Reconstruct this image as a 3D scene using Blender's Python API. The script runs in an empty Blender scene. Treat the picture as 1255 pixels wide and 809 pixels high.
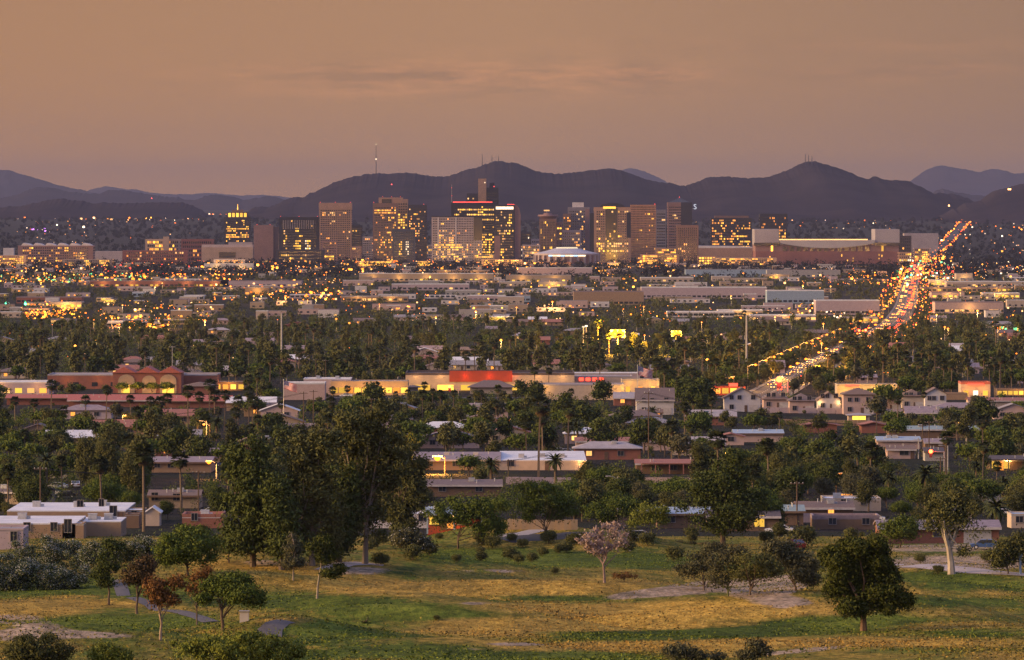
import bpy, math, random
import numpy as np
R = math.radians
rnd = random.Random(7)
SC = bpy.context.scene
COL = SC.collection

# ------------------------------------------------------------------ camera
CAMZ = 120.0
F = 7700.0          # focal length in photo pixels (photo 1255 x 809)
CX, HY = 627.5, 250.0
cam_d = bpy.data.cameras.new('camera')
cam = bpy.data.objects.new('camera', cam_d); COL.objects.link(cam)
cam.location = (0, 0, CAMZ)
cam.rotation_euler = (R(90) - math.atan((404.5 - HY) / F), 0, 0)
cam_d.sensor_width = 36.0
cam_d.lens = 36.0 * F / 1255.0
cam_d.clip_start = 5.0
cam_d.clip_end = 120000.0
SC.camera = cam

# ------------------------------------------------------------------ world: dusk sky with dusty warm horizon
SUN_EL, SUN_AZ = 14.0, -101.0     # low in the west, left of and a little behind the camera
world = bpy.data.worlds.new('World'); SC.world = world
world.use_nodes = True
nt = world.node_tree; nt.nodes.clear()
W = nt.nodes.new; L = nt.links.new
wo = W('ShaderNodeOutputWorld')
sky = W('ShaderNodeTexSky'); sky.sky_type = 'NISHITA'; sky.sun_disc = False
sky.sun_elevation = R(SUN_EL); sky.sun_rotation = R(SUN_AZ)
sky.dust_density = 4.0; sky.air_density = 1.2; sky.ozone_density = 3.0; sky.altitude = 350
bgA = W('ShaderNodeBackground'); bgA.inputs[1].default_value = 0.045
L(sky.outputs[0], bgA.inputs[0])
geo = W('ShaderNodeTexCoord')
sep = W('ShaderNodeSeparateXYZ'); L(geo.outputs['Generated'], sep.inputs[0])
ramp = W('ShaderNodeValToRGB'); L(sep.outputs['Z'], ramp.inputs[0])
e = ramp.color_ramp.elements
e[0].position = 0.0; e[0].color = (0.96, 0.45, 0.09, 1)
e[1].position = 1.0; e[1].color = (0.62, 0.70, 1.18, 1)
for p, c in ((0.012, (0.64, 0.325, 0.135)), (0.035, (0.52, 0.262, 0.125)), (0.12, (0.36, 0.24, 0.2)), (0.30, (0.46, 0.44, 0.64))):
    x = e.new(p); x.color = (*c, 1)
# a few thin cloud streaks, wide and low
mp = W('ShaderNodeMapping'); mp.inputs['Scale'].default_value = (60, 60, 420); L(geo.outputs['Generated'], mp.inputs[0])
nz = W('ShaderNodeTexNoise'); nz.inputs['Scale'].default_value = 1.0; nz.inputs['Detail'].default_value = 7; nz.inputs['Roughness'].default_value = 0.62
L(mp.outputs[0], nz.inputs['Vector'])
cr = W('ShaderNodeValToRGB'); cr.color_ramp.elements[0].position = 0.40; cr.color_ramp.elements[0].color = (0.82, 0.83, 0.90, 1)
cr.color_ramp.elements[1].position = 0.62; cr.color_ramp.elements[1].color = (1.42, 1.26, 1.16, 1)
L(nz.outputs[0], cr.inputs[0])
# the streaks keep to a few cloud banks: soft masks over direction
def bank(cx, cz, sx, sz, amp):
    a = W('ShaderNodeMath'); a.operation = 'SUBTRACT'; L(sep.outputs['X'], a.inputs[0]); a.inputs[1].default_value = cx
    b = W('ShaderNodeMath'); b.operation = 'DIVIDE'; L(a.outputs[0], b.inputs[0]); b.inputs[1].default_value = sx
    c = W('ShaderNodeMath'); c.operation = 'POWER'; L(b.outputs[0], c.inputs[0]); c.inputs[1].default_value = 2
    a2 = W('ShaderNodeMath'); a2.operation = 'SUBTRACT'; L(sep.outputs['Z'], a2.inputs[0]); a2.inputs[1].default_value = cz
    b2 = W('ShaderNodeMath'); b2.operation = 'DIVIDE'; L(a2.outputs[0], b2.inputs[0]); b2.inputs[1].default_value = sz
    c2 = W('ShaderNodeMath'); c2.operation = 'POWER'; L(b2.outputs[0], c2.inputs[0]); c2.inputs[1].default_value = 2
    s = W('ShaderNodeMath'); s.operation = 'ADD'; L(c.outputs[0], s.inputs[0]); L(c2.outputs[0], s.inputs[1])
    e_ = W('ShaderNodeMath'); e_.operation = 'MULTIPLY'; L(s.outputs[0], e_.inputs[0]); e_.inputs[1].default_value = -1
    x_ = W('ShaderNodeMath'); x_.operation = 'EXPONENT'; L(e_.outputs[0], x_.inputs[0])
    m_ = W('ShaderNodeMath'); m_.operation = 'MULTIPLY'; L(x_.outputs[0], m_.inputs[0]); m_.inputs[1].default_value = amp
    return m_.outputs[0]
msk = None
for q in ((-.012, .0205, .030, .0022, 1.0), (.020, .0205, .010, .0018, .8), (.058, .0205, .016, .0010, .45), (-.005, .0175, .04, .0012, .3), (.05, .025, .05, .0015, .25), (.07, .0218, .012, .0008, .4)):
    o_ = bank(*q)
    if msk is None: msk = o_
    else:
        s_ = W('ShaderNodeMath'); s_.operation = 'ADD'; s_.use_clamp = True; L(msk, s_.inputs[0]); L(o_, s_.inputs[1]); msk = s_.outputs[0]
mx = W('ShaderNodeMixRGB'); mx.blend_type = 'MULTIPLY'; L(msk, mx.inputs[0])
L(ramp.outputs[0], mx.inputs[1]); L(cr.outputs[0], mx.inputs[2])
# warmer to the west (left), mauve to the east
mr = W('ShaderNodeMapRange'); mr.inputs['From Min'].default_value = -0.12; mr.inputs['From Max'].default_value = 0.12
L(sep.outputs['X'], mr.inputs['Value'])
wr = W('ShaderNodeValToRGB'); wr.color_ramp.elements[0].color = (.97, .90, .80, 1); wr.color_ramp.elements[1].color = (0.64, 0.68, 0.84, 1); wx = wr.color_ramp.elements.new(.5); wx.color = (1, 1, 1, 1)
L(mr.outputs[0], wr.inputs[0])
m2 = W('ShaderNodeMixRGB'); m2.blend_type = 'MULTIPLY'; m2.inputs[0].default_value = 1
L(mx.outputs[0], m2.inputs[1]); L(wr.outputs[0], m2.inputs[2])
bgB = W('ShaderNodeBackground'); bgB.inputs[1].default_value = 0.82
L(m2.outputs[0], bgB.inputs[0])
ad = W('ShaderNodeAddShader'); L(bgA.outputs[0], ad.inputs[0]); L(bgB.outputs[0], ad.inputs[1])
L(ad.outputs[0], wo.inputs['Surface'])

sun_d = bpy.data.lights.new('sun', 'SUN'); sun_d.energy = 6.4; sun_d.color = (1.0, 0.62, 0.28); sun_d.angle = R(24)
sun = bpy.data.objects.new('sun', sun_d); COL.objects.link(sun)
# light travels away from azimuth SUN_AZ (0 = +Y, clockwise as in the sky node)
sd = (math.sin(R(SUN_AZ)) * math.cos(R(SUN_EL)), math.cos(R(SUN_AZ)) * math.cos(R(SUN_EL)), math.sin(R(SUN_EL)))
from mathutils import Vector, Matrix, Euler
sun.rotation_euler = Vector(sd).to_track_quat('Z', 'Y').to_euler()

vs = SC.view_settings
vs.view_transform = 'Standard'; vs.look = 'None'; vs.exposure = 0.0; vs.gamma = 1.0; vs.use_curve_mapping = False
cy = SC.cycles
cy.use_denoising = True
try: cy.denoiser = 'OPENIMAGEDENOISE'
except Exception: pass
cy.use_adaptive_sampling = True; cy.adaptive_threshold = 0.02
cy.max_bounces = 3; cy.diffuse_bounces = 2; cy.glossy_bounces = 1; cy.transmission_bounces = 2; cy.volume_bounces = 0; cy.transparent_max_bounces = 6
cy.sample_clamp_indirect = 3.0
cy.use_light_tree = True

# ------------------------------------------------------------------ materials (procedural)
MATS = {}
def M(name, c1, c2=None, scale=1.0, rough=0.85, island=0.0, emit=None, es=0.0, objr=0.0, stretch=None, bump=0.0, spec=0.3, metal=0.0):
    """colour varies between c1 and c2 with world-space noise, per leaf and per object"""
    if name in MATS: return MATS[name]
    m = bpy.data.materials.new(name); m.use_nodes = True; MATS[name] = m
    n = m.node_tree; n.nodes.clear(); A = n.nodes.new; K = n.links.new
    o = A('ShaderNodeOutputMaterial'); b = A('ShaderNodeBsdfPrincipled'); K(b.outputs[0], o.inputs[0])
    b.inputs['Roughness'].default_value = rough; b.inputs['Specular IOR Level'].default_value = spec
    b.inputs['Metallic'].default_value = metal
    c2 = c2 or tuple(x * 0.72 for x in c1)
    g = A('ShaderNodeNewGeometry')
    vec = g.outputs['Position']
    if stretch:
        s = A('ShaderNodeMapping'); s.inputs['Scale'].default_value = stretch; K(vec, s.inputs[0]); vec = s.outputs[0]
    t = A('ShaderNodeTexNoise'); t.inputs['Scale'].default_value = scale; t.inputs['Detail'].default_value = 5; t.inputs['Roughness'].default_value = 0.65
    K(vec, t.inputs['Vector'])
    f = A('ShaderNodeMapRange'); f.inputs['From Min'].default_value = 0.35; f.inputs['From Max'].default_value = 0.65; K(t.outputs[0], f.inputs['Value'])
    fac = f.outputs[0]
    if island or objr:
        oi = A('ShaderNodeObjectInfo')
        a1 = A('ShaderNodeMath'); a1.operation = 'MULTIPLY'; a1.inputs[1].default_value = island; K(g.outputs['Random Per Island'], a1.inputs[0])
        a2 = A('ShaderNodeMath'); a2.operation = 'MULTIPLY_ADD'; a2.inputs[1].default_value = objr; K(oi.outputs['Random'], a2.inputs[0]); K(a1.outputs[0], a2.inputs[2])
        a3 = A('ShaderNodeMath'); a3.operation = 'MULTIPLY_ADD'; a3.inputs[1].default_value = max(0.0, 1 - island - objr); K(fac, a3.inputs[0]); K(a2.outputs[0], a3.inputs[2]); a3.use_clamp = True
        fac = a3.outputs[0]
    mix = A('ShaderNodeMixRGB'); mix.inputs[1].default_value = (*c1, 1); mix.inputs[2].default_value = (*c2, 1); K(fac, mix.inputs[0])
    K(mix.outputs[0], b.inputs['Base Color'])
    if bump:
        bp = A('ShaderNodeBump'); bp.inputs['Strength'].default_value = 0.6; bp.inputs['Distance'].default_value = bump; K(t.outputs[0], bp.inputs['Height']); K(bp.outputs[0], b.inputs['Normal'])
    if emit:
        b.inputs['Emission Color'].default_value = (*emit, 1); b.inputs['Emission Strength'].default_value = es
        try: m.cycles.emission_sampling = 'NONE'
        except Exception: pass
    return m

def E(name, col, s, sample=False, vary=0.0):
    """something that gives off light"""
    if name in MATS: return MATS[name]
    m = bpy.data.materials.new(name); m.use_nodes = True; MATS[name] = m
    n = m.node_tree; n.nodes.clear(); A = n.nodes.new; K = n.links.new
    o = A('ShaderNodeOutputMaterial'); b = A('ShaderNodeEmission'); K(b.outputs[0], o.inputs[0])
    b.inputs[0].default_value = (*col, 1); b.inputs[1].default_value = s
    if vary:
        g = A('ShaderNodeNewGeometry'); oi = A('ShaderNodeObjectInfo')
        q = A('ShaderNodeMath'); q.operation = 'ADD'; K(g.outputs['Random Per Island'], q.inputs[0]); K(oi.outputs['Random'], q.inputs[1])
        p = A('ShaderNodeMath'); p.operation = 'FRACT'; K(q.outputs[0], p.inputs[0])
        w = A('ShaderNodeMapRange'); w.inputs['To Min'].default_value = s * (1 - vary); w.inputs['To Max'].default_value = s * (1 + vary); K(p.outputs[0], w.inputs['Value'])
        K(w.outputs[0], b.inputs[1])
    m.cycles.emission_sampling = 'AUTO' if sample else 'NONE'
    return m

# ------------------------------------------------------------------ mesh and object helpers
class MB:
    """collects shapes into ONE mesh object"""
    def __init__(s): s.v = []; s.f = []; s.m = []
    def quad(s, a, b, c, d, m=0):
        n = len(s.v); s.v += [a, b, c, d]; s.f.append((n, n+1, n+2, n+3)); s.m.append(m)
    def box(s, x0, x1, y0, y1, z0, z1, m=0, top=None):
        n = len(s.v)
        s.v += [(x0,y0,z0),(x1,y0,z0),(x1,y1,z0),(x0,y1,z0),(x0,y0,z1),(x1,y0,z1),(x1,y1,z1),(x0,y1,z1)]
        for i, q in enumerate(((0,3,2,1),(4,5,6,7),(0,1,5,4),(1,2,6,5),(2,3,7,6),(3,0,4,7))):
            s.f.append(tuple(n+k for k in q)); s.m.append(m if (top is None or i != 1) else top)
        return s
    def poly(s, pts, m=0):
        n = len(s.v); s.v += list(pts); s.f.append(tuple(range(n, n+len(pts)))); s.m.append(m); return s
    def prism(s, prof, y0, y1, m=0):
        """prof: (x,z) outline counter-clockwise seen from -y, extruded y0..y1"""
        n = len(s.v); k = len(prof)
        s.v += [(x, y0, z) for x, z in prof] + [(x, y1, z) for x, z in prof]
        s.f.append(tuple(range(n, n+k))); s.m.append(m)
        s.f.append(tuple(range(n+2*k-1, n+k-1, -1))); s.m.append(m)
        for i in range(k):
            j = (i+1) % k; s.f.append((n+j, n+i, n+k+i, n+k+j)); s.m.append(m)
        return s
    def prismx(s, prof, x0, x1, m=0):
        """prof: (y,z) outline, extruded along x"""
        n = len(s.v); k = len(prof)
        s.v += [(x0, y, z) for y, z in prof] + [(x1, y, z) for y, z in prof]
        s.f.append(tuple(range(n+k-1, n-1, -1))); s.m.append(m)
        s.f.append(tuple(range(n+k, n+2*k))); s.m.append(m)
        for i in range(k):
            j = (i+1) % k; s.f.append((n+i, n+j, n+k+j, n+k+i)); s.m.append(m)
        return s
    def tube(s, pts, rad, seg=6, m=0, cap=True):
        pts = [Vector(p) for p in pts]; n0 = len(s.v)
        for i, p in enumerate(pts):
            d = (pts[min(i+1, len(pts)-1)] - pts[max(i-1, 0)]).normalized()
            a = d.orthogonal().normalized() if i == 0 else (a - d * a.dot(d)).normalized()
            b = d.cross(a)
            r = rad[i] if hasattr(rad, '__len__') else rad
            for k in range(seg):
                t = 2*math.pi*k/seg; q = p + a*(r*math.cos(t)) + b*(r*math.sin(t)); s.v.append(tuple(q))
        for i in range(len(pts)-1):
            for k in range(seg):
                j = (k+1) % seg; s.f.append((n0+i*seg+k, n0+i*seg+j, n0+(i+1)*seg+j, n0+(i+1)*seg+k)); s.m.append(m)
        if cap:
            s.f.append(tuple(n0+(len(pts)-1)*seg+k for k in range(seg))); s.m.append(m)
            s.f.append(tuple(n0+k for k in reversed(range(seg)))); s.m.append(m)
        return s
    def data(s, name, mats):
        me = bpy.data.meshes.new(name)
        me.from_pydata([tuple(v) for v in s.v], [], s.f)
        mats = mats if isinstance(mats, (list, tuple)) else [mats]
        for x in mats: me.materials.append(x)
        if len(mats) > 1: me.polygons.foreach_set('material_index', s.m)
        me.update(); return me
    def build(s, name, mats, parent=None, smooth=False):
        me = s.data(name, mats)
        if smooth: me.shade_smooth()
        return link(name, me, parent)

def link(name, me, parent=None, loc=None, rz=None, sc=None):
    o = bpy.data.objects.new(name, me); COL.objects.link(o)
    if parent is not None: o.parent = parent
    if loc is not None: o.location = loc
    if rz is not None: o.rotation_euler = (0, 0, rz)
    if sc is not None: o.scale = sc if hasattr(sc, '__len__') else (sc, sc, sc)
    return o

def tag(o, label=None, cat=None, group=None, kind=None):
    if label: o['label'] = label
    if cat: o['category'] = cat
    if group: o['group'] = group
    if kind: o['kind'] = kind
    return o

def thing(name, label, cat, loc=(0,0,0), rz=0, group=None, kind=None):
    o = bpy.data.objects.new(name, None); COL.objects.link(o); o.empty_display_size = 1
    o.location = loc; o.rotation_euler = (0, 0, rz)
    return tag(o, label, cat, group, kind)

KIDS = {}
def kids(o):
    return [c for c in COL.objects if c.parent == o]
def dup(root, ch, loc, rz=0, sc=1.0, label=None, group=None):
    """copy of a thing (root) with copies of its parts; ch = nested list [(part, [subparts])]"""
    r = root.copy(); COL.objects.link(r); r.location = loc; r.rotation_euler = (0, 0, rz)
    r.scale = sc if hasattr(sc, '__len__') else (sc, sc, sc)
    if label: r['label'] = label
    if group: r['group'] = group
    for p, subs in ch:
        c = p.copy(); COL.objects.link(c); c.parent = r
        for q in subs:
            d = q.copy(); COL.objects.link(d); d.parent = c
    return r

def np_mesh(name, verts, faces, mats, smooth=False, mi=None):
    """verts (n,3), faces (m,k) with constant k"""
    me = bpy.data.meshes.new(name)
    verts = np.asarray(verts, dtype=np.float32); faces = np.asarray(faces, dtype=np.int32)
    m, k = faces.shape
    me.vertices.add(len(verts)); me.vertices.foreach_set('co', verts.ravel())
    me.loops.add(m*k); me.loops.foreach_set('vertex_index', faces.ravel())
    me.polygons.add(m); me.polygons.foreach_set('loop_start', np.arange(0, m*k, k, dtype=np.int32))
    me.polygons.foreach_set('loop_total', np.full(m, k, dtype=np.int32))
    mats = mats if isinstance(mats, (list, tuple)) else [mats]
    for x in mats: me.materials.append(x)
    if mi is not None: me.polygons.foreach_set('material_index', np.asarray(mi, dtype=np.int32))
    if smooth: me.polygons.foreach_set('use_smooth', np.ones(m, dtype=bool))
    me.update(calc_edges=True); return me

# ------------------------------------------------------------------ terrain profile
_T = [(200,-16),(430,-31.3),(535,-36.2),(640,-40.7),(750,-44.6),(900,-49.6),(1050,-54.5),(1350,-61.4),(1700,-66.2),(2150,-69.8),(2450,-71.6),(2900,-75.3),
      (3500,-80.0),(4400,-85.7),(5600,-90),(7200,-93.5),(9000,-99),(11000,-102.5),(14000,-93),(18000,-58),(22000,-36),(30000,-36),(60000,-36)]
_ld = np.log(np.array([a for a, b in _T])); _tz = np.array([b for a, b in _T], float)
_gd = np.linspace(_ld[0], _ld[-1], 1600); _gz = np.interp(_gd, _ld, _tz)
_k = np.hanning(41); _k /= _k.sum(); _gz = np.convolve(np.pad(_gz, 20, mode='edge'), _k, mode='valid')
BUMPS = []   # x, D, amplitude, sx, sD
def g_base(D): return np.interp(np.log(np.maximum(D, 210)), _gd, _gz)
def gnd(x, D):
    x = np.asarray(x, float); D = np.asarray(D, float)
    z = g_base(D)
    w = np.clip((1000 - D) / 150, 0, 1) * np.clip((D - 300) / 100, 0, 1)
    z = z + w * (0.50*np.sin(x/13.0 + D/31.0 + 1.3) * np.sin(D/17.0 + x/40.0) + 0.2*np.sin(x/5.3 + 2.0)*np.sin(D/8.1 + x/19.0) + 0.05*np.sin(x/1.9+D/3.3)*np.sin(D/2.7))
    for bx, bd, a, sx, s_d in BUMPS:
        z = z + a * np.exp(-((x-bx)/sx)**2 - ((D-bd)/s_d)**2)
    return z
def pyD(px, py):
    """first ground point seen at photo pixel (px,py): returns x, D"""
    D = 392.0 * 1.0015 ** np.arange(0, 2750)
    x = (px - CX) / F * D
    yy = HY - F * gnd(x, D) / D
    i = np.argmax(yy <= py)
    if yy[i] > py: i = len(D) - 1
    return float(x[i]), float(D[i])
def at(px, py):
    x, D = pyD(px, py)
    return Vector((x, D, CAMZ + float(gnd(x, D))))
def ppm(D): return F / D          # photo pixels per metre
def xat(px, D): return (px - CX) / F * D
def zat(py, D): return CAMZ - (py - HY) / F * D
def onground(px, D):
    x = xat(px, D); return Vector((x, D, CAMZ + float(gnd(x, D))))
def bump(px, py, a, wx, wd):
    D = float(np.interp(py, [450,475,500,550,600,650,700,770,809][::1], [2900,2450,2150,1700,1350,1050,750,535,430]))
    BUMPS.append((xat(px, D), D, a, wx, wd))
# ------------------------------------------------------------------ golf course mounds
for b in ((1130,763,1.0,9,14),(1215,790,0.5,8,10),(640,668,1.6,13,26),(860,700,-0.5,9,22),(300,705,1.5,20,30),(450,752,0.9,14,16),
          (560,800,0.5,12,12),(150,770,-0.5,10,16),(345,785,0.8,7,10),(980,752,0.7,10,16),(1180,705,0.9,14,30),(60,800,0.9,10,12),(520,735,0.7,22,9),(250,740,0.5,14,8),(760,750,0.45,20,8),(950,735,0.5,12,8),(1100,725,0.6,14,9),(640,775,0.5,16,7),(420,775,0.6,14,7),(900,765,0.45,12,6),(1160,745,0.5,16,8),(560,700,0.8,14,12),(330,720,.7,12,10),
          (840,772,-0.35,14,14),(700,735,0.5,16,16),(760,672,0.9,9,16)):
    bump(b[0], b[1], b[2]*2.4, b[3], b[4])

# ------------------------------------------------------------------ ground sheet
rowsD = []
d = 150.0
while d < 70000:
    rowsD.append(d)
    d *= 1.05 if d < 370 else (1.0026 if d < 1000 else (1.006 if d < 2000 else 1.02))
rowsD = np.array(rowsD)
ncol = 261
u = np.linspace(-1, 1, ncol); u = 0.72*u + 0.28*u**5
half = 0.108*rowsD + 0.00*rowsD + 120
X = u[None, :] * half[:, None]
Dg = np.repeat(rowsD[:, None], ncol, 1)
Z = CAMZ + gnd(X, Dg)
V = np.stack([X.ravel(), Dg.ravel(), Z.ravel()], 1)
nr = len(rowsD)
idx = np.arange(nr*ncol).reshape(nr, ncol)
FA = np.stack([idx[:-1,:-1].ravel(), idx[:-1,1:].ravel(), idx[1:,1:].ravel(), idx[1:,:-1].ravel()], 1)
PX = CX + F*X/Dg; PY = HY - F*(Z-CAMZ)/Dg
# ground cover: R green turf, G straw grass, B bare sand/dirt  (real patches of the golf course)
Rg = np.zeros_like(X); Gs = np.zeros_like(X); Bd = np.zeros_like(X)
def ell(A, cx, cy, rx, ry, s, tilt=0.0):
    q = ((PX-cx)/rx)**2 + ((PY-cy-tilt*(PX-cx))/ry)**2
    A += s*np.exp(-q**1.5)
fg = Dg < 1000
Rg += 0.40; Gs += 0.34
for a in ((100,722,140,12,.8,0),(430,742,190,11,1.0,.03),(560,752,110,8,.8,.02),(160,762,110,10,.9,0),(420,772,120,12,.7,0),(540,800,200,10,.6,0),
          (900,776,250,7,1.3,-.05),(730,778,90,5,.9,0),(700,735,90,5,.9,.02),(800,690,180,8,.6,0),(660,680,130,9,.8,0),(1170,718,110,10,.7,0),
          (1010,762,110,9,1.2,-.04),(1180,735,90,10,.5,0),(850,690,90,10,.6,0),(1200,775,70,8,.6,.03),(330,800,60,14,.6,0),(480,700,60,5,.5,0),(590,680,70,10,.6,0),
          (1190,795,90,8,.5,0),(640,806,140,6,.8,0),(1140,706,120,6,.8,0)):
    ell(Rg, *a)
for a in ((40,745,70,10,.8,0),(110,738,60,8,.7,.05),(560,720,230,8,1.0,.02),(700,745,240,8,1.1,0),(650,765,160,7,1.2,0),(900,752,240,8,1.0,0),(780,768,200,5,.9,-.02),
          (1130,768,110,6,1.1,0),(1150,790,120,8,.8,.03),(560,775,130,6,.9,.03),(860,790,240,7,1.2,0),(350,795,60,3,.8,0),(700,795,100,5,.6,0),(1000,740,80,6,.5,0),
          (430,700,120,8,.6,.0),(480,722,120,6,.6,.02),(1160,728,100,6,.6,0),(300,693,70,4,.7,0),(340,762,40,4,.9,0),(690,715,110,5,.6,0),(60,795,40,5,.9,0)):
    ell(Gs, *a)
for a in ((800,727,60,5,1.5,-.1),(860,720,60,9,1.3,-.12),(935,722,50,10,1.2,-.1),(960,738,45,8,1.1,0),(30,762,55,10,.9,.1),(90,778,80,5,1.3,.03),(20,780,50,9,1.0,0),
          (440,700,60,6,.8,0),(600,700,60,3,.8,0),(560,690,60,4,.5,0),(980,798,70,4,1.1,-.1),(640,790,50,3,.9,0),(560,794,60,3,.7,.1),(1150,690,90,9,1.2,0),(1150,672,110,8,.9,0),
          (580,740,28,3,.8,0),(340,690,60,5,.7,0),(960,715,35,12,1.0,0),(1230,690,40,12,.7,0),(770,660,60,5,.6,0)):
    ell(Bd, *a)
n1 = np.sin(X/9+Dg/23)*np.sin(Dg/14-X/21)+.5*np.sin(X/3.1+Dg/6)*np.sin(Dg/5.2)
Gs += .16*n1; Rg -= .1*n1
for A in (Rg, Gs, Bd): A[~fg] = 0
me = np_mesh('ground', V, FA, [])
for p in range(1): me.polygons.foreach_set('use_smooth', np.ones(len(FA), dtype=bool))
ca = me.color_attributes.new('cover', 'FLOAT_COLOR', 'POINT')
tot = np.clip(Rg, 0, None) + np.clip(Gs, 0, None) + np.clip(Bd, 0, None) + 1e-5
buf = np.stack([np.clip(Rg,0,None), np.clip(Gs,0,None), np.clip(Bd,0,None), fg*1.0], -1).astype(np.float32)
ca.data.foreach_set('color', buf.ravel())
gm = bpy.data.materials.new('ground_cover'); gm.use_nodes = True; n = gm.node_tree; n.nodes.clear(); A = n.nodes.new; K = n.links.new
o = A('ShaderNodeOutputMaterial'); b = A('ShaderNodeBsdfPrincipled'); K(b.outputs[0], o.inputs[0]); b.inputs['Roughness'].default_value = .95; b.inputs['Specular IOR Level'].default_value = .1
at_ = A('ShaderNodeVertexColor'); at_.layer_name = 'cover'
ge = A('ShaderNodeNewGeometry')
def noise(scale, st=(1,1,1), det=5):
    mpn = A('ShaderNodeMapping'); mpn.inputs['Scale'].default_value = st; K(ge.outputs['Position'], mpn.inputs[0])
    t = A('ShaderNodeTexNoise'); t.inputs['Scale'].default_value = scale; t.inputs['Detail'].default_value = det; t.inputs['Roughness'].default_value = .65; K(mpn.outputs[0], t.inputs['Vector']); return t.outputs[0]
def mixc(f, a, c):
    m = A('ShaderNodeMixRGB')
    if hasattr(f, 'links'): K(f, m.inputs[0])
    else: m.inputs[0].default_value = f
    for i, q in ((1, a), (2, c)):
        if isinstance(q, tuple): m.inputs[i].default_value = (*q, 1)
        else: K(q, m.inputs[i])
    return m.outputs[0]
def rng(v, a, c):
    m = A('ShaderNodeMapRange'); m.inputs['From Min'].default_value = a; m.inputs['From Max'].default_value = c; K(v, m.inputs['Value']); return m.outputs[0]
def mth(op, a, c):
    m = A('ShaderNodeMath'); m.operation = op
    for i, q in ((0, a), (1, c)):
        if hasattr(q, 'links'): K(q, m.inputs[i])
        else: m.inputs[i].default_value = q
    return m.outputs[0]
sp = A('ShaderNodeSeparateColor'); K(at_.outputs[0], sp.inputs[0])
nA = noise(.22, (1, .35, 1)); nB = noise(1.3, (1, .5, 1)); nC = noise(5.0)
green = mixc(rng(nB, .3, .7), (.075, .120, .015), (.180, .205, .028))
straw = mixc(rng(nB, .3, .7), (.42, .25, .035), (.66, .45, .10))
straw = mixc(rng(nC, .45, .7), straw, (.20, .12, .035))
nM = noise(.09, (1, .25, 1))
straw = mixc(rng(nM, .42, .62), straw, (.24, .17, .045)); green = mixc(rng(nM, .42, .62), (.055, .085, .012), green)
dirt = mixc(rng(nB, .3, .7), (.26, .19, .14), (.46, .36, .28))
fa = rng(mth('ADD', mth('SUBTRACT', sp.outputs[1], sp.outputs[0]), mth('ADD', mth('MULTIPLY', mth('SUBTRACT', nA, .5), 2.2), mth('MULTIPLY', mth('SUBTRACT', nB, .5), 1.3))), -.5, .5)
base = mixc(fa, green, straw)
fb = rng(mth('ADD', sp.outputs[2], mth('MULTIPLY', mth('SUBTRACT', nA, .5), 1.4)), .55, .8)
base = mixc(fb, base, dirt)
nD = noise(.012); nE = noise(.06)
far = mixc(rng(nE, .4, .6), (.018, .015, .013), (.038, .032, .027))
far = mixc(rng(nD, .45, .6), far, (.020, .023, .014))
nT = noise(.55, (1, .8, 1)); nU = noise(2.2, (1, .6, 1))
tone = mth('MULTIPLY', mixc(rng(nT, .36, .62), (.62, .62, .60), (1.22, 1.20, 1.16)), 1.0) if False else mixc(rng(nT, .36, .62), (.60, .62, .58), (1.25, 1.22, 1.18))
tone2 = mixc(rng(nU, .4, .6), (.72, .74, .70), (1.2, 1.18, 1.14))
for tq in (tone, tone2):
    mm = A('ShaderNodeMixRGB'); mm.blend_type = 'MULTIPLY'; mm.inputs[0].default_value = 1; K(base, mm.inputs[1]); K(tq, mm.inputs[2]); base = mm.outputs[0]
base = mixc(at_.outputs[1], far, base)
bpn = A('ShaderNodeBump'); bpn.inputs['Distance'].default_value = .4; bpn.inputs['Strength'].default_value = .8; K(nC, bpn.inputs['Height']); K(bpn.outputs[0], b.inputs['Normal'])
K(base, b.inputs['Base Color'])
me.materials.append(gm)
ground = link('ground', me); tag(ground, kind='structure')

# skirt box of dry land under the sheet is not needed: the sheet reaches past the last range

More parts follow.
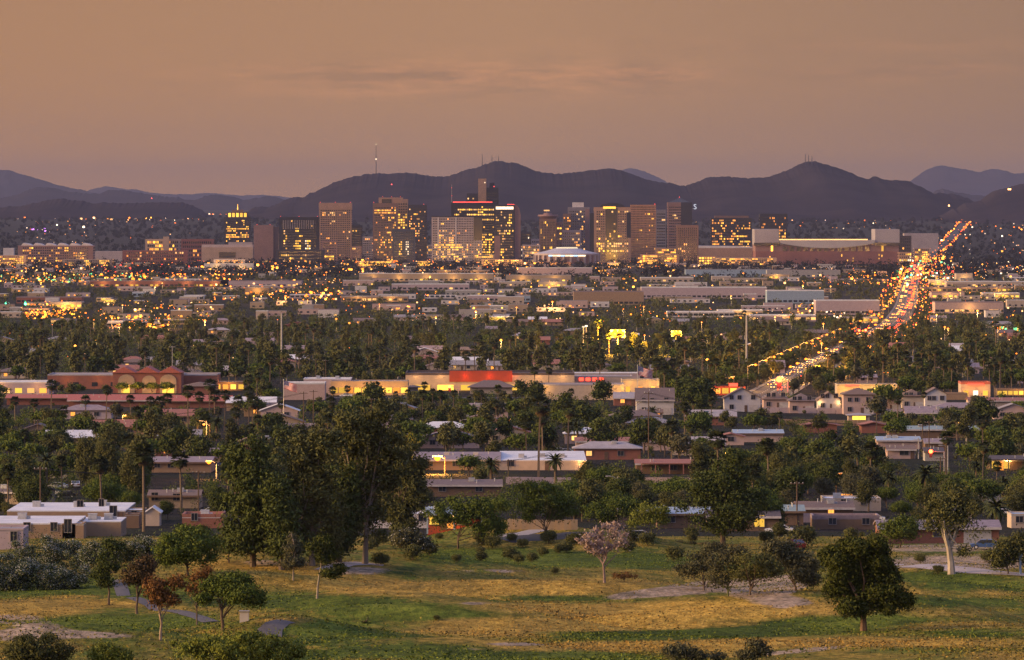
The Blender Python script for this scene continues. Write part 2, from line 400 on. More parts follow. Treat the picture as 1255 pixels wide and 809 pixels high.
# ------------------------------------------------------------------ mountains
mt_mat = M('mountain_rock', (.016, .013, .020), (.034, .026, .032), scale=.004, rough=1, spec=.0)
def ridge(name, pts, D, depth, seed, rough=1.0, zfoot=None):
    xs = np.array([p[0] for p in pts], float); ys = np.array([p[1] for p in pts], float)
    n = int((xs[-1]-xs[0])*1.2)+2
    px = np.linspace(xs[0], xs[-1], n)
    py = np.interp(px, xs, ys)
    rs = np.random.RandomState(seed)
    kk = np.hanning(7); kk /= kk.sum(); py = np.convolve(np.pad(py, 3, mode='edge'), kk, mode='valid')
    jig = sum(a*np.interp(px, np.linspace(px[0], px[-1], max(3, int(n/w))), rs.randn(max(3, int(n/w)))) for a, w in ((.7,9),(.55,3.5),(.35,1.6)))
    py = py + jig*rough*.8
    zt = zat(py, D); x = xat(px, D)
    base = zfoot if zfoot is not None else CAMZ + float(g_base(D)) - 25
    m = 46
    v = np.linspace(-1, 1, m)
    Vx = np.repeat(x[:, None], m, 1)
    spur = sum(a*np.interp(px, np.linspace(px[0], px[-1], max(3, int(n/w))), rs.randn(max(3, int(n/w)))) for a, w in ((1,38),(.6,15),(.3,6)))
    sh = np.clip(1-np.abs(v), 0, 1)[None, :]
    k2 = np.hanning(41); k2 /= k2.sum(); zs = np.convolve(np.pad(zt, 20, mode='edge'), k2, mode='valid')
    h = (zs-base)[:, None]
    prof = sh**1.25
    Vz = base + h*prof + (zt-zs)[:, None]*sh**9
    def vn(wl):      # 2D value noise over the slope, wavelength wl metres
        gx = int((x[-1]-x[0])/wl)+4; gy = int(2*depth/wl)+4; G_ = rs.randn(gx, gy)
        fx = (Vx-x[0])/wl; fy = (v[None, :]+1)*depth/wl + 0*fx + fx*.35*0; ix = fx.astype(int); iy = np.minimum(fy.astype(int), gy-2); tx = fx-ix; ty = fy-iy
        tx = tx*tx*(3-2*tx); ty = ty*ty*(3-2*ty)
        return (G_[ix,iy]*(1-tx)+G_[ix+1,iy]*tx)*(1-ty)+(G_[ix,iy+1]*(1-tx)+G_[ix+1,iy+1]*tx)*ty
    gul = 1.0*(1-np.abs(vn(1100)))+.6*(1-np.abs(vn(480)))+.35*(1-np.abs(vn(230)))+.22*vn(110)
    Vz = Vz + h*0.11*(gul-1.0)*np.clip(1-sh**5, 0, 1)*np.clip(sh*3, 0, 1)
    
    Vy = D + v[None, :]*depth + 0*spur[:, None]
    VV = np.stack([Vx.ravel(), (Vy+0*Vx).ravel(), Vz.ravel()], 1)
    ii = np.arange(n*m).reshape(n, m)
    ff = np.stack([ii[:-1,:-1].ravel(), ii[1:,:-1].ravel(), ii[1:,1:].ravel(), ii[:-1,1:].ravel()], 1)
    return link(name, np_mesh(name, VV, ff, mt_mat, smooth=True))
main = [(296,266),(310,254),(320,253),(332,254),(342,248),(360,240),(373,241),(389,233),(409,223),(429,216),(449,212),(461,210),(479,211),(500,210),(510,211),(526,214),(543,216),(557,212),(569,207),(587,201),(605,196),(615,195),(630,197),(645,202),(660,208),(680,211),(700,210),(720,206),(745,204),(760,206),(775,212),(790,218),(815,222),(828,226),(840,227),(850,222),(870,216),(890,214),(910,217),(930,217),(945,215),(965,207),(980,199),(990,196),(1000,197),(1015,201),(1035,207),(1056,217),(1065,218),(1072,214),(1080,218),(1089,220),(1100,219),(1114,221),(1130,230),(1143,236),(1160,237),(1172,238),(1185,243),(1205,255),(1215,266)]
tag(ridge('mountains', main, 21000, 2600, 1), kind='structure')
tag(ridge('hills', [(1150,266),(1180,250),(1202,245),(1214,236),(1225,231),(1237,228),(1255,224),(1300,216),(1350,226),(1420,250)], 19000, 1200, 2), kind='structure')
tag(ridge('mountains', [(1080,250),(1118,220),(1126,213),(1134,207),(1150,201),(1166,203),(1185,206),(1202,210),(1210,207),(1218,205),(1231,208),(1244,212),(1255,210),(1290,200),(1340,210),(1420,240)], 56000, 2500, 3, .7), kind='structure')
tag(ridge('hills', [(1110,262),(1140,238),(1147,233),(1156,231),(1172,235),(1189,238),(1215,240),(1255,246),(1300,255)], 36000, 1500, 4), kind='structure')
tag(ridge('mountains', [(720,240),(755,212),(762,207),(772,205),(779,205.5),(790,209),(812,219),(850,240)], 60000, 2000, 5, .6), kind='structure')
tag(ridge('mountains', [(-180,240),(-90,215),(-30,205),(0,207),(10,207),(26,212),(46,218),(66,225),(87,230),(107,234),(140,240),(180,246),(230,255)], 50000, 2500, 6, .7), kind='structure')
tag(ridge('mountains', [(60,250),(100,236),(112,232),(128,227),(140,228.5),(153,231),(166,231),(184,235),(204,237),(230,237),(255,236),(270,237),(293,239),(320,239),(345,240),(380,246),(420,255)], 62000, 2500, 7, .5), kind='structure')
tag(ridge('hills', [(-150,256),(-60,244),(0,241),(15,240),(32,234),(46,228),(61,228),(84,234),(110,237),(122,236),(133,232),(153,232),(179,237),(209,240),(225,244),(240,246),(250,241),(263,237),(281,240),(300,245),(318,241),(330,239),(345,243),(380,256)], 36000, 1800, 8), kind='structure')
tag(ridge('hills', [(-120,262),(-40,256),(0,253),(20,252),(38,249),(59,243),(75,242),(89,244),(115,248),(153,248),(179,247),(204,247),(225,248),(237,251),(248,258),(256,266)], 20500, 1300, 9), kind='structure')

# ------------------------------------------------------------------ haze: one closed box of dusty air
hz = MB().box(-9500, 9500, -400, 71000, CAMZ-108, CAMZ+420)
hm = bpy.data.materials.new('dusty_air'); hm.use_nodes = True; n = hm.node_tree; n.nodes.clear()
o = n.nodes.new('ShaderNodeOutputMaterial'); pv = n.nodes.new('ShaderNodeVolumePrincipled'); n.links.new(pv.outputs[0], o.inputs['Volume'])
pv.inputs['Color'].default_value = (.245, .275, .46, 1); pv.inputs['Density'].default_value = 1.9e-5; pv.inputs['Anisotropy'].default_value = 0.0
haze = hz.build('haze', hm); tag(haze, kind='stuff')
# ------------------------------------------------------------------ vegetation
LEAF = {
 'dark':   M('leaf_dark',   (.028, .042, .010), (.088, .108, .026), scale=.5, island=.45, objr=.3, spec=.15),
 'green':  M('leaf_green',  (.038, .064, .010), (.125, .155, .026), scale=.5, island=.45, objr=.25, spec=.15),
 'olive':  M('leaf_olive',  (.042, .048, .014), (.135, .135, .044), scale=.5, island=.5, objr=.3, spec=.15),
 'grey':   M('leaf_grey',   (.042, .044, .022), (.130, .126, .062), scale=.5, island=.5, objr=.25, spec=.15),
 'pine':   M('leaf_pine',   (.022, .032, .007), (.085, .095, .018), scale=1.2, island=.5, objr=.1, spec=.1),
 'palm':   M('leaf_palm',   (.022, .032, .010), (.075, .088, .030), scale=.8, island=.5, objr=.3, spec=.2),
 'skirt':  M('leaf_dead',   (.10, .070, .038), (.22, .16, .09), scale=1, island=.5, spec=.1),
 'rust':   M('leaf_rust',   (.085, .040, .014), (.24, .12, .040), scale=1, island=.6, spec=.1),
 'pink':   M('leaf_pink',   (.24, .17, .15), (.44, .33, .30), scale=1, island=.6, spec=.1),
 'flower': M('leaf_flower', (.45, .45, .40), (.75, .75, .70), scale=2, island=.8, spec=.1),
 'bright': M('leaf_bright', (.085, .115, .014), (.220, .230, .040), scale=.8, island=.5, objr=.2, spec=.15),
}
LEAF['oleander'] = M('leaf_oleander', (.030,.045,.018), (.10,.12,.05), scale=.8, island=.6, spec=.15)
BARK = M('bark', (.075, .052, .036), (.16, .12, .09), scale=1.5, stretch=(3,3,.6), rough=.95, spec=.1)
PALE = M('bark_pale', (.30, .25, .20), (.50, .43, .36), scale=1.2, stretch=(2,2,.5), rough=.9, spec=.1)
PBARK = M('bark_palm', (.11, .08, .055), (.20, .15, .11), scale=2, stretch=(1,1,6), rough=.95, spec=.1)

def leaves(lobes, n, size, rs, shell=.5, up=.0, elong=1.7, cut=-1.2):
    """n leaf faces on the lobes' shells -> verts, faces"""
    lb = np.asarray(lobes, float)
    w = (lb[:,3]*lb[:,5]); w = w/w.sum()
    k = rs.choice(len(lb), n, p=w)
    d = rs.randn(n, 3); d[:,2] += up; d /= np.linalg.norm(d, axis=1)[:,None]
    d[:,2] = np.where(d[:,2] < cut, -d[:,2], d[:,2])
    r = 1 - (1-shell)*rs.rand(n)**1.3*1.0
    r = r*(1+.22*rs.randn(n))
    p = lb[k,:3] + d*r[:,None]*lb[k,3:6]
    nn = d + .85*rs.randn(n,3); nn /= np.linalg.norm(nn, axis=1)[:,None]
    a = np.cross(nn, rs.randn(n,3)); a /= np.linalg.norm(a, axis=1)[:,None]+1e-9
    b = np.cross(nn, a)
    s = size*(.6+.8*rs.rand(n))[:,None]
    a = a*s*elong*.5; b = b*s*.5
    v = np.stack([p-a, p-b*.8, p+a, p+b*.8], 1).reshape(-1,3)
    f = np.arange(4*n).reshape(n,4)
    return v, f
def sublobes(env, k, r0, r1, rs, bias=.55):
    env = np.asarray(env, float); w = env[:,3]*env[:,4]*env[:,5]; w = w/w.sum()
    out = []
    for i in range(k):
        e_ = env[rs.choice(len(env), p=w)]
        d = rs.randn(3); d /= np.linalg.norm(d)
        r = r0+(r1-r0)*rs.rand()
        q = (bias+(1-bias)*rs.rand())
        p = e_[:3] + d*q*np.maximum(e_[3:6]-r*.7, .05)
        out.append((*p, r*(.85+.3*rs.rand()), r*(.85+.3*rs.rand()), r*(.65+.25*rs.rand())))
    return out
def combine(parts):
    V, Fc, MI = [], [], []; n = 0
    for v, f, m in parts:
        V.append(v); Fc.append(f+n); MI.append(np.full(len(f), m)); n += len(v)
    return np.concatenate(V), np.concatenate(Fc), np.concatenate(MI)
def crown_mesh(name, env, k, r0, r1, n, size, mat, seed, bias=.55, up=.25, extra=None, elong=1.7, shell=.5, fill=.34):
    rs = np.random.RandomState(seed)
    lb = sublobes(env, k, r0, r1, rs, bias)
    ev = np.asarray(env, float).copy(); ev[:,3:6] *= .93
    va, fa_ = leaves(lb, int(n*(1-fill)), size, rs, up=up, elong=elong, shell=shell)
    vb, fb_ = leaves(ev, int(n*fill), size, rs, up=up*.6, elong=elong, shell=.45)
    v = np.concatenate([va, vb]); f = np.concatenate([fa_, fb_+len(va)])
    if extra:
        v2, f2 = leaves(lb, int(n*extra[1]), size*extra[2], rs, shell=.85, up=.6)
        V, FF, MI = combine([(v, f, 0), (v2, f2, 1)])
        return np_mesh(name, V, FF, [mat, extra[0]], mi=MI), lb
    return np_mesh(name, v, f, mat), lb
def trunk_mesh(name, h, r, lobes, seed, mat=BARK, lean=(0,0), nb=7, fork=.45, bend=.25, nseg=5, sink=.6, tipr=.35):
    rs = random.Random(seed); b = MB()
    pts = [(0,0,-sink)]; rad = [r*1.25]
    for i in range(1, nseg+1):
        t = i/nseg
        pts.append((lean[0]*t**1.3 + rs.uniform(-bend,bend)*t, lean[1]*t + rs.uniform(-bend,bend)*t, h*t)); rad.append(r*(1-.5*t))
    b.tube(pts, rad, 7)
    lb = sorted(lobes, key=lambda q: -q[2]); rs.shuffle(lb)
    for q in lb[:nb]:
        t = fork + (1-fork)*rs.random(); i = min(int(t*nseg), nseg-1)
        p0 = Vector(pts[i]).lerp(Vector(pts[i+1]), t*nseg-i); p2 = Vector(q[:3])
        mid = p0.lerp(p2, .5) + Vector((rs.uniform(-.4,.4), rs.uniform(-.4,.4), -.12*(p2-p0).length+rs.uniform(0,.4)))
        r0 = r*(1-.5*t)*.62
        b.tube([p0, p0.lerp(mid,.5)+Vector((0,0,.05)), mid, mid.lerp(p2,.6), p2], [r0, r0*.85, r0*.65, r0*.45, r0*.2], 5, cap=False)
    return b.data(name, mat)

def frond_set(rs, nf, L_, w, droop, up0, hub, seg=5, fan=False):
    """palm fronds: each a drooping V strip with cut edges; returns verts, faces"""
    V, FF = [], []; n = 0
    for i in range(nf):
        az = 2*math.pi*(i*.618+rs.rand()*.1); el = up0[0]+(up0[1]-up0[0])*(i+.5)/nf + .1*rs.randn()
        Lf = L_*(.85+.3*rs.rand()); d = np.array([math.cos(az), math.sin(az), 0.]); side = np.array([-d[1], d[0], 0.])
        p = np.array(hub, float); e1 = el
        if fan:
            q = p + (d*math.cos(el)+np.array([0,0,math.sin(el)]))*Lf*.5
            ax = d*math.cos(el)+np.array([0,0,math.sin(el)])
            V += [p-side*.03, p+side*.03, q+side*.03, q-side*.03]; FF.append((n,n+1,n+2,n+3)); n += 4
            nl = 11
            upv = np.cross(side, ax)
            for j in range(nl):
                a = (j-(nl-1)/2)/(nl-1)*2*1.5
                dd = ax*math.cos(a)+side*math.sin(a); dr = droop*(.3+.7*rs.rand())
                t1 = q+dd*w*.55; t2 = q+dd*w*(.8+.25*rs.rand())+np.array([0,0,-dr*w*.6])
                nrm = np.cross(dd, upv); wd = w*.12
                V += [q, t1-nrm*wd, t2, t1+nrm*wd]; FF.append((n,n+1,n+2,n+3)); n += 4
        else:
            prev = p; 
            for sgi in range(seg):
                t = (sgi+1)/seg; e2 = el - droop*t**1.3*1.9
                nx = prev + (d*math.cos(e2)+np.array([0,0,math.sin(e2)]))*Lf/seg
                w0 = w*math.sin(math.pi*(.12+.88*(sgi)/seg)); w1 = w*math.sin(math.pi*min(1,(.12+.88*t)))*.98+.01
                for sg in (-1, 1):
                    V += [prev, prev+side*sg*w0+np.array([0,0,-w0*.45]), nx+side*sg*w1+np.array([0,0,-w1*.45]), nx]
                    FF.append((n,n+1,n+2,n+3)); n += 4
                prev = nx
    return np.array(V), np.array(FF)
def fan_palm(seed, h, lod=0):
    """tall desert fan palm: trunk mesh, crown mesh (green fronds and hanging dead skirt)"""
    rs = np.random.RandomState(seed); q = random.Random(seed)
    lean = q.uniform(-.5,.5)
    t = MB(); t.tube([(0,0,-.6),(lean*.1,0,h*.3),(lean*.45,0,h*.65),(lean,0,h)], [.34,.27,.23,.21], 7 if lod==0 else 4)
    nf = (38,22,12)[lod]
    v, f = frond_set(rs, nf, 2.3, 1.6 if lod < 2 else 1.8, .5, (-.75, 1.35), (lean,0,h), fan=True)
    nk = (26,14,6)[lod]
    v2, f2 = frond_set(rs, nk, .9, 1.2, .9, (-1.45,-.9), (lean,0,h-.35), fan=True)
    Vv, Ff, mi = combine([(v,f,0),(v2,f2,1)])
    return t.data('trunk', PBARK), np_mesh('crown', Vv, Ff, [LEAF['palm'], LEAF['skirt']], mi=mi)
def date_palm(seed, h):
    rs = np.random.RandomState(seed)
    t = MB(); t.tube([(0,0,-.6),(0,0,h*.5),(.1,0,h)], [.42,.36,.36], 8)
    v, f = frond_set(rs, 46, 3.1, .34, .62, (-.5, 1.4), (.1,0,h), seg=6)
    return t.data('trunk', PBARK), np_mesh('crown', v, f, LEAF['palm'])

# prototype library: kind -> list per level of detail of (trunk mesh, crown mesh, height)
PRO = {}
def proto(kind, env_f, mat, lods, h, tr, var=3, bark=BARK, k=26, r=(.9,1.6), bias=.55, fork=.4, up=.25, elong=1.7):
    for lod, (n, size) in enumerate(lods):
        lst = []
        for s in range(var):
            rs = random.Random(hash((kind.__len__(), s, 5)) % 999 + s*17)
            env = env_f(rs)
            sd = sum(map(ord, kind)) + s*31
            kk = k if lod == 0 else (int(k*.7) if lod == 1 else int(k*.5))
            cm, lb = crown_mesh('crown', env, kk, r[0], r[1], n, size, mat, sd, bias, up, elong=elong)
            tm = trunk_mesh('trunk', h*.55, tr, lb, sd, bark, lean=(rs.uniform(-.6,.6), 0), nb=(9,5,3)[lod], fork=fork)
            lst.append((tm, cm))
        PRO.setdefault(kind, []).append(lst)
U = lambda r, a, b: r.uniform(a, b)
proto('broad', lambda r: [(U(r,-.5,.5),0,5.4,3.4,3.2,3.2),(U(r,-1.5,1.5),0,6.8,2.3,2.3,2.0),(U(r,-2,2),0,4.2,2.6,2.6,1.9)], LEAF['dark'], ((9000,.25),(2200,.48),(520,.85)), 9, .26, 4)
proto('olive', lambda r: [(U(r,-.5,.5),0,5.2,3.3,3.0,3.1),(U(r,-1.8,1.8),0,7.0,2.1,2.1,1.9),(U(r,-2,2),0,4.0,2.4,2.4,1.7)], LEAF['olive'], ((8000,.25),(2000,.46),(480,.82)), 9, .25, 4)
proto('mesquite', lambda r: [(U(r,-.4,.4),0,4.4,4.2,3.8,1.9),(U(r,-2.4,-1.2),0,3.8,2.4,2.3,1.6),(U(r,1.2,2.4),0,3.9,2.4,2.3,1.6)], LEAF['green'], ((9000,.21),(2000,.44),(480,.78)), 6.4, .2, 4, r=(.8,1.35), fork=.15, up=.5)
proto('gum', lambda r: [(0,0,9.5,3.1,3.0,5.2),(U(r,-2,2),0,13.0,2.3,2.3,3.0),(U(r,-2.6,2.6),0,7.0,2.6,2.4,2.8),(U(r,-2,2),0,5.0,2.2,2.2,2.2)], LEAF['olive'], ((14000,.28),(3400,.5),(800,.9)), 15.5, .36, 3, PALE, 38, (.9,1.7), .45, fork=.25)
proto('greytree', lambda r: [(0,0,4.6,3.3,3.0,2.6),(U(r,-1.6,1.6),0,5.8,2.3,2.3,1.9)], LEAF['grey'], ((6500,.2),(1500,.42),(420,.75)), 7.4, .2, 3, r=(.7,1.3), fork=.15, up=.4)
proto('shrub', lambda r: [(0,0,1.15,1.7,1.6,1.25),(U(r,-1,1),0,1.3,1.2,1.2,1.0)], LEAF['olive'], ((2600,.16),(700,.3),(180,.5)), 2.4, .08, 3, k=12, r=(.5,.8), fork=.1)
for lod in range(3):
    PRO.setdefault('palm', []).append([fan_palm(40+s+lod*5, hh, lod) for s, hh in enumerate((11.5, 14.0, 9.5, 12.5))])
PRO['date'] = [[date_palm(3+s, hh) for s, hh in enumerate((5.5, 7.0))]]*3
HGT = {'broad': 9, 'olive': 9, 'mesquite': 6.4, 'gum': 15.6, 'greytree': 7.5, 'shrub': 2.5, 'palm': 13.5, 'date': 8}
NAME = {'broad': 'shade_tree', 'olive': 'desert_tree', 'mesquite': 'mesquite_tree', 'gum': 'eucalyptus_tree', 'greytree': 'palo_verde_tree', 'shrub': 'shrub', 'palm': 'palm_tree', 'date': 'date_palm_tree'}
CAT = {'broad': 'tree', 'olive': 'tree', 'mesquite': 'tree', 'gum': 'tree', 'greytree': 'tree', 'shrub': 'shrub', 'palm': 'palm tree', 'date': 'palm tree'}
DESC = {'broad': 'dark rounded shade tree', 'olive': 'olive-brown desert tree', 'mesquite': 'spreading green mesquite', 'gum': 'tall ragged eucalyptus', 'greytree': 'thin grey-green tree', 'shrub': 'low rounded shrub', 'palm': 'tall fan palm', 'date': 'short feathery palm'}
AUTO = []     # (object, stem label, px, group) labelled at the end
CNT = {}
def tree(kind, px, D, h, label=None, lod=None, var=None, squash=1.0, py=None, group=None, name=None):
    """one tree standing on the ground, h metres high"""
    if py is not None:
        p = at(px, py); D = p.y
    else: p = onground(px, D)
    if lod is None: lod = 0 if D < 1350 else (1 if D < 2900 else 2)
    lst = PRO[kind][lod]; i = rnd.randrange(len(lst)) if var is None else var % len(lst)
    tm, cm = lst[i]; CNT[kind] = CNT.get(kind, 0)+1
    s = h/HGT[kind]; rz = rnd.uniform(0, 6.28) if kind not in ('palm',) else rnd.uniform(-.5,.5)
    if kind in ('mesquite', 'gum', 'greytree', 'olive', 'broad'): rz = rnd.choice((0, math.pi)) + rnd.uniform(-.5,.5)
    o = thing(name or NAME[kind], None, CAT[kind], p, rz)
    o.scale = (s*squash, s*squash, s)
    link('trunk', tm, o); link('crown', cm, o)
    if label: o['label'] = label
    else: AUTO.append((o, DESC[kind], px, D))
    if group: o['group'] = group
    return o

def special(name, label, cat, px, py, env, k, r, n, size, mat, seed, trunk_h, tr, bark=BARK, lean=(0,0), bias=.55, up=.3, nb=10, fork=.4, extra=None, elong=1.7, D=None, bend=.25, shell=.3, depth=.8, fill=.16):
    """a tree drawn from its own silhouette: env in photo pixels (cx, cy, rx, ry) as seen, given real size at its distance"""
    p = at(px, py) if D is None else onground(px, D)
    s = 1/ppm(p.y)
    if tr and tr < .23: tr *= .72; env = [(a, b_, c*1.16, d_*1.1) for a, b_, c, d_ in env]
    E3 = []
    q = random.Random(seed)
    for (cx, cy_, rx, ry) in env:
        zc = zat(cy_, p.y) - p.z; xc = xat(cx, p.y) - p.x
        E3.append((xc, q.uniform(-.3,.3)*rx*s, zc, rx*s, rx*s*depth, ry*s))
    o = thing(name, label, cat, p)
    cm, lb = crown_mesh('crown', E3, k, r[0], r[1], n, size, mat, seed, bias, up, extra, elong, shell, fill)
    if trunk_h: link('trunk', trunk_mesh('trunk', trunk_h, tr, lb, seed, bark, lean, nb, fork, bend), o)
    link('crown', cm, o)
    return o

S = special
# ---- golf course trees
S('pine_tree', 'large dark pine with a lumpy crown and short trunk on the golf course', 'tree', 1059, 774,
  [(1035,680,38,22),(1062,672,38,18),(1080,690,24,24),(1030,712,30,26),(1068,722,36,30),(1045,742,30,16),(1092,730,24,22),(1108,738,17,16),(1078,748,28,11),(1020,690,20,20),(1030,735,26,16),(1085,715,24,20)],
  64, (.6,1.05), 60000, .15, LEAF['pine'], 3, 2.6, .32, M('bark_pine', (.12,.07,.04), (.22,.13,.08), scale=2), up=.6, nb=14, fork=.5, shell=.7, fill=.06)
S('flowering_tree', 'pink blossoming tree with an open crown on the golf course', 'tree', 741, 715,
  [(722,660,15,14),(745,658,20,18),(763,662,12,13),(735,672,20,10),(757,648,12,10)], 40, (.3,.6), 2900, .15, LEAF['pink'], 8, 3.2, .2, M('bark_mauve', (.16,.11,.10), (.28,.2,.18), scale=2), nb=16, fork=.35, up=.2)
S('young_tree', 'thin tree with rust-brown leaves beside the cart path', 'tree', 196, 786,
  [(192,722,18,15),(212,716,18,12),(200,735,22,10),(222,708,10,7)], 30, (.35,.7), 3800, .13, LEAF['rust'], 12, 3.0, .15, M('bark_rust', (.2,.14,.1), (.36,.27,.2), scale=2), lean=(.2,0), nb=16, fork=.4)
S('young_tree', 'dark slim tree with a pale trunk left of the cart path', 'tree', 133, 742,
  [(132,690,18,20),(140,672,14,14),(122,705,14,10),(133,715,16,7)], 26, (.4,.8), 7000, .14, LEAF['dark'], 13, 3.4, .17, BARK, nb=8)
S('young_tree', 'dark and rusty tree beside the upper cart path', 'tree', 167, 753,
  [(170,700,22,14),(178,690,16,10),(162,712,18,8)], 26, (.4,.75), 6000, .14, M('leaf_mixed', (.03,.03,.012), (.13,.07,.025), scale=.6, island=.4), 14, 3.6, .17, BARK, nb=9, lean=(.2,0))
S('mesquite_tree', 'leaning green mesquite on the golf course near the white marker box', 'tree', 273, 774,
  [(270,722,30,15),(298,728,30,15),(285,712,28,11),(250,735,12,9),(312,738,14,10)], 46, (.45,.8), 15000, .13, LEAF['green'], 15, 2.4, .19, BARK, nb=12, lean=(-.5,0), fork=.3)
S('young_tree', 'sparse brown twiggy tree behind the leaning mesquite', 'tree', 241, 766,
  [(243,712,14,14),(248,700,14,9),(235,725,12,9)], 22, (.3,.6), 2300, .13, LEAF['rust'], 16, 3.2, .11, BARK, nb=14)
S('pine_tree', 'young feathery pine on the rise, left of the leaning pine', 'tree', 359, 712,
  [(357,690,16,9),(358,676,13,11),(358,662,8,10)], 24, (.3,.65), 4600, .13, LEAF['grey'], 17, 5.2, .12, M('bark_pale2', (.2,.16,.12), (.34,.28,.22), scale=2), nb=16, fork=.35, elong=2.6)
S('pine_tree', 'leaning pine on the rise with a low side branch', 'tree', 388, 735,
  [(392,672,15,14),(396,664,11,9),(400,683,14,9),(406,703,14,7),(416,698,8,6)], 30, (.35,.75), 9000, .13, LEAF['pine'], 18, 5.4, .15, M('bark_pale2', (.2,.16,.12)), nb=9, lean=(.9,0), fork=.45, elong=2.2)
S('palo_verde_tree', 'grey-green tree, leftmost of the three beside the sandy wash', 'tree', 863, 725,
  [(860,690,24,18),(845,700,20,12),(872,675,20,12)], 34, (.5,.95), 5200, .13, LEAF['grey'], 19, 1.6, .13, BARK, nb=14, fork=.1)
S('palo_verde_tree', 'green-stemmed tree between two others beside the sandy wash', 'tree', 892, 732,
  [(888,692,22,20),(900,680,20,14),(880,712,16,8)], 34, (.5,.95), 5200, .13, LEAF['grey'], 20, 2.0, .14, M('bark_green', (.10,.11,.03), (.17,.17,.06), scale=2), nb=14, fork=.15)
S('palo_verde_tree', 'many-branched tree, rightmost of the three beside the sandy wash', 'tree', 920, 731,
  [(922,690,26,18),(940,697,24,16),(915,705,22,10)], 40, (.5,.95), 7200, .13, LEAF['olive'], 21, 1.8, .15, BARK, nb=16, fork=.12)
S('desert_tree', 'bushy grey-green tree behind the white sandy bank', 'tree', 975, 724,
  [(968,680,24,22),(982,695,22,22),(950,672,16,14),(990,710,16,14)], 44, (.6,1.1), 11000, .16, LEAF['grey'], 22, 1.4, .16, BARK, nb=10, fork=.1)
S('eucalyptus_tree', 'ragged eucalyptus with a pale curving trunk beside the right lane', 'tree', 1167, 704,
  [(1150,622,22,22),(1175,610,22,20),(1165,645,26,18),(1195,650,16,18),(1185,675,14,10),(1140,645,14,14),(1172,628,34,26)], 48, (.6,1.2), 8500, .19, LEAF['olive'], 23, 7.4, .42, PALE, lean=(-1.4,0), nb=22, fork=.3, bias=.4)
S('desert_tree', 'rounded dark green tree at the edge of the lane', 'tree', 1236, 705,
  [(1236,678,24,20),(1250,668,14,18),(1222,688,14,12)], 36, (.5,1.0), 9500, .16, LEAF['olive'], 24, 1.4, .16, BARK, nb=8)
S('mesquite_tree', 'round green mesquite in front of the long brick house', 'tree', 1104, 672,
  [(1104,648,28,16),(1092,655,16,12),(1118,642,16,12)], 32, (.6,1.1), 8500, .19, LEAF['green'], 25, 1.6, .18, BARK, nb=8)
S('shade_tree', 'huge dark spreading tree over the pale-roofed house', 'tree', 886, 668,
  [(885,595,46,30),(905,625,38,30),(870,630,36,28),(895,570,30,22),(858,600,24,20),(888,645,40,20),(835,620,14,14),(900,560,18,14),(925,615,18,26)], 90, (.9,1.6), 30000, .24, LEAF['dark'], 26, 5.0, .42, BARK, nb=12)
S('mesquite_tree', 'wide green mesquite beside the driveway wall', 'tree', 668, 661,
  [(660,612,36,20),(640,625,24,18),(686,622,24,20),(655,600,24,12)], 46, (.7,1.2), 15000, .19, LEAF['green'], 27, 3.4, .2, BARK, nb=9, fork=.2)
S('mesquite_tree', 'dense green mesquite between the driveway and the pale-roofed house', 'tree', 752, 648,
  [(750,625,34,16),(740,632,24,12),(768,622,20,14)], 40, (.7,1.2), 14000, .19, LEAF['green'], 28, 1.8, .2, BARK, nb=6)
S('palo_verde_tree', 'airy green tree with a thin trunk before the carport', 'tree', 798, 664,
  [(795,628,24,15),(806,640,14,12),(784,640,14,10)], 28, (.6,1.0), 5600, .17, LEAF['bright'], 29, 3.4, .15, M('bark_green', (.1,.11,.03)), nb=9)
S('mesquite_tree', 'forked dark mesquite in front of the lit porch', 'tree', 561, 673,
  [(552,628,30,20),(590,635,28,26),(600,650,20,14),(540,640,14,14),(575,618,24,14)], 52, (.7,1.2), 17000, .19, LEAF['green'], 30, 3.0, .22, BARK, lean=(.3,0), nb=9, fork=.15)
S('shade_tree', 'bright green bushy tree behind the white oleander hedge', 'tree', 230, 706,
  [(228,670,34,22),(212,680,24,18),(252,675,22,24),(235,655,22,12)], 56, (.6,1.1), 24000, .17, LEAF['green'], 31, 1.8, .22, BARK, nb=8)
S('oleander_bush', 'white flowering oleander mound against the pueblo house', 'shrub', 60, 702,
  [(50,674,40,26),(85,682,38,22),(25,688,28,24),(108,688,26,18)], 60, (.5,.9), 24000, .14, LEAF['oleander'], 32, 0, 0, extra=(LEAF['flower'],.5,.45), up=.5)
S('oleander_bush', 'white flowering oleander row low at the golf course edge', 'shrub', 40, 724,
  [(12,702,44,26),(55,708,46,22),(96,706,30,20),(-15,702,34,28),(30,718,46,16),(78,718,36,12)], 90, (.5,.9), 40000, .13, LEAF['oleander'], 33, 0, 0, extra=(LEAF['flower'],.5,.45), up=.5)
S('oleander_bush', 'white flowering oleander bush below the small white shed', 'shrub', 170, 692,
  [(172,675,32,20),(148,680,30,18),(120,680,28,18)], 50, (.5,.9), 20000, .14, LEAF['oleander'], 34, 0, 0, extra=(LEAF['flower'],.42,.45), up=.5)
S('oleander_bush', 'pale flowering bush left of the lit porch', 'shrub', 505, 682,
  [(500,660,24,14),(515,668,18,12),(488,665,12,10)], 32, (.5,.9), 9000, .17, LEAF['grey'], 35, 0, 0, extra=(LEAF['flower'],.08,.6), up=.5)
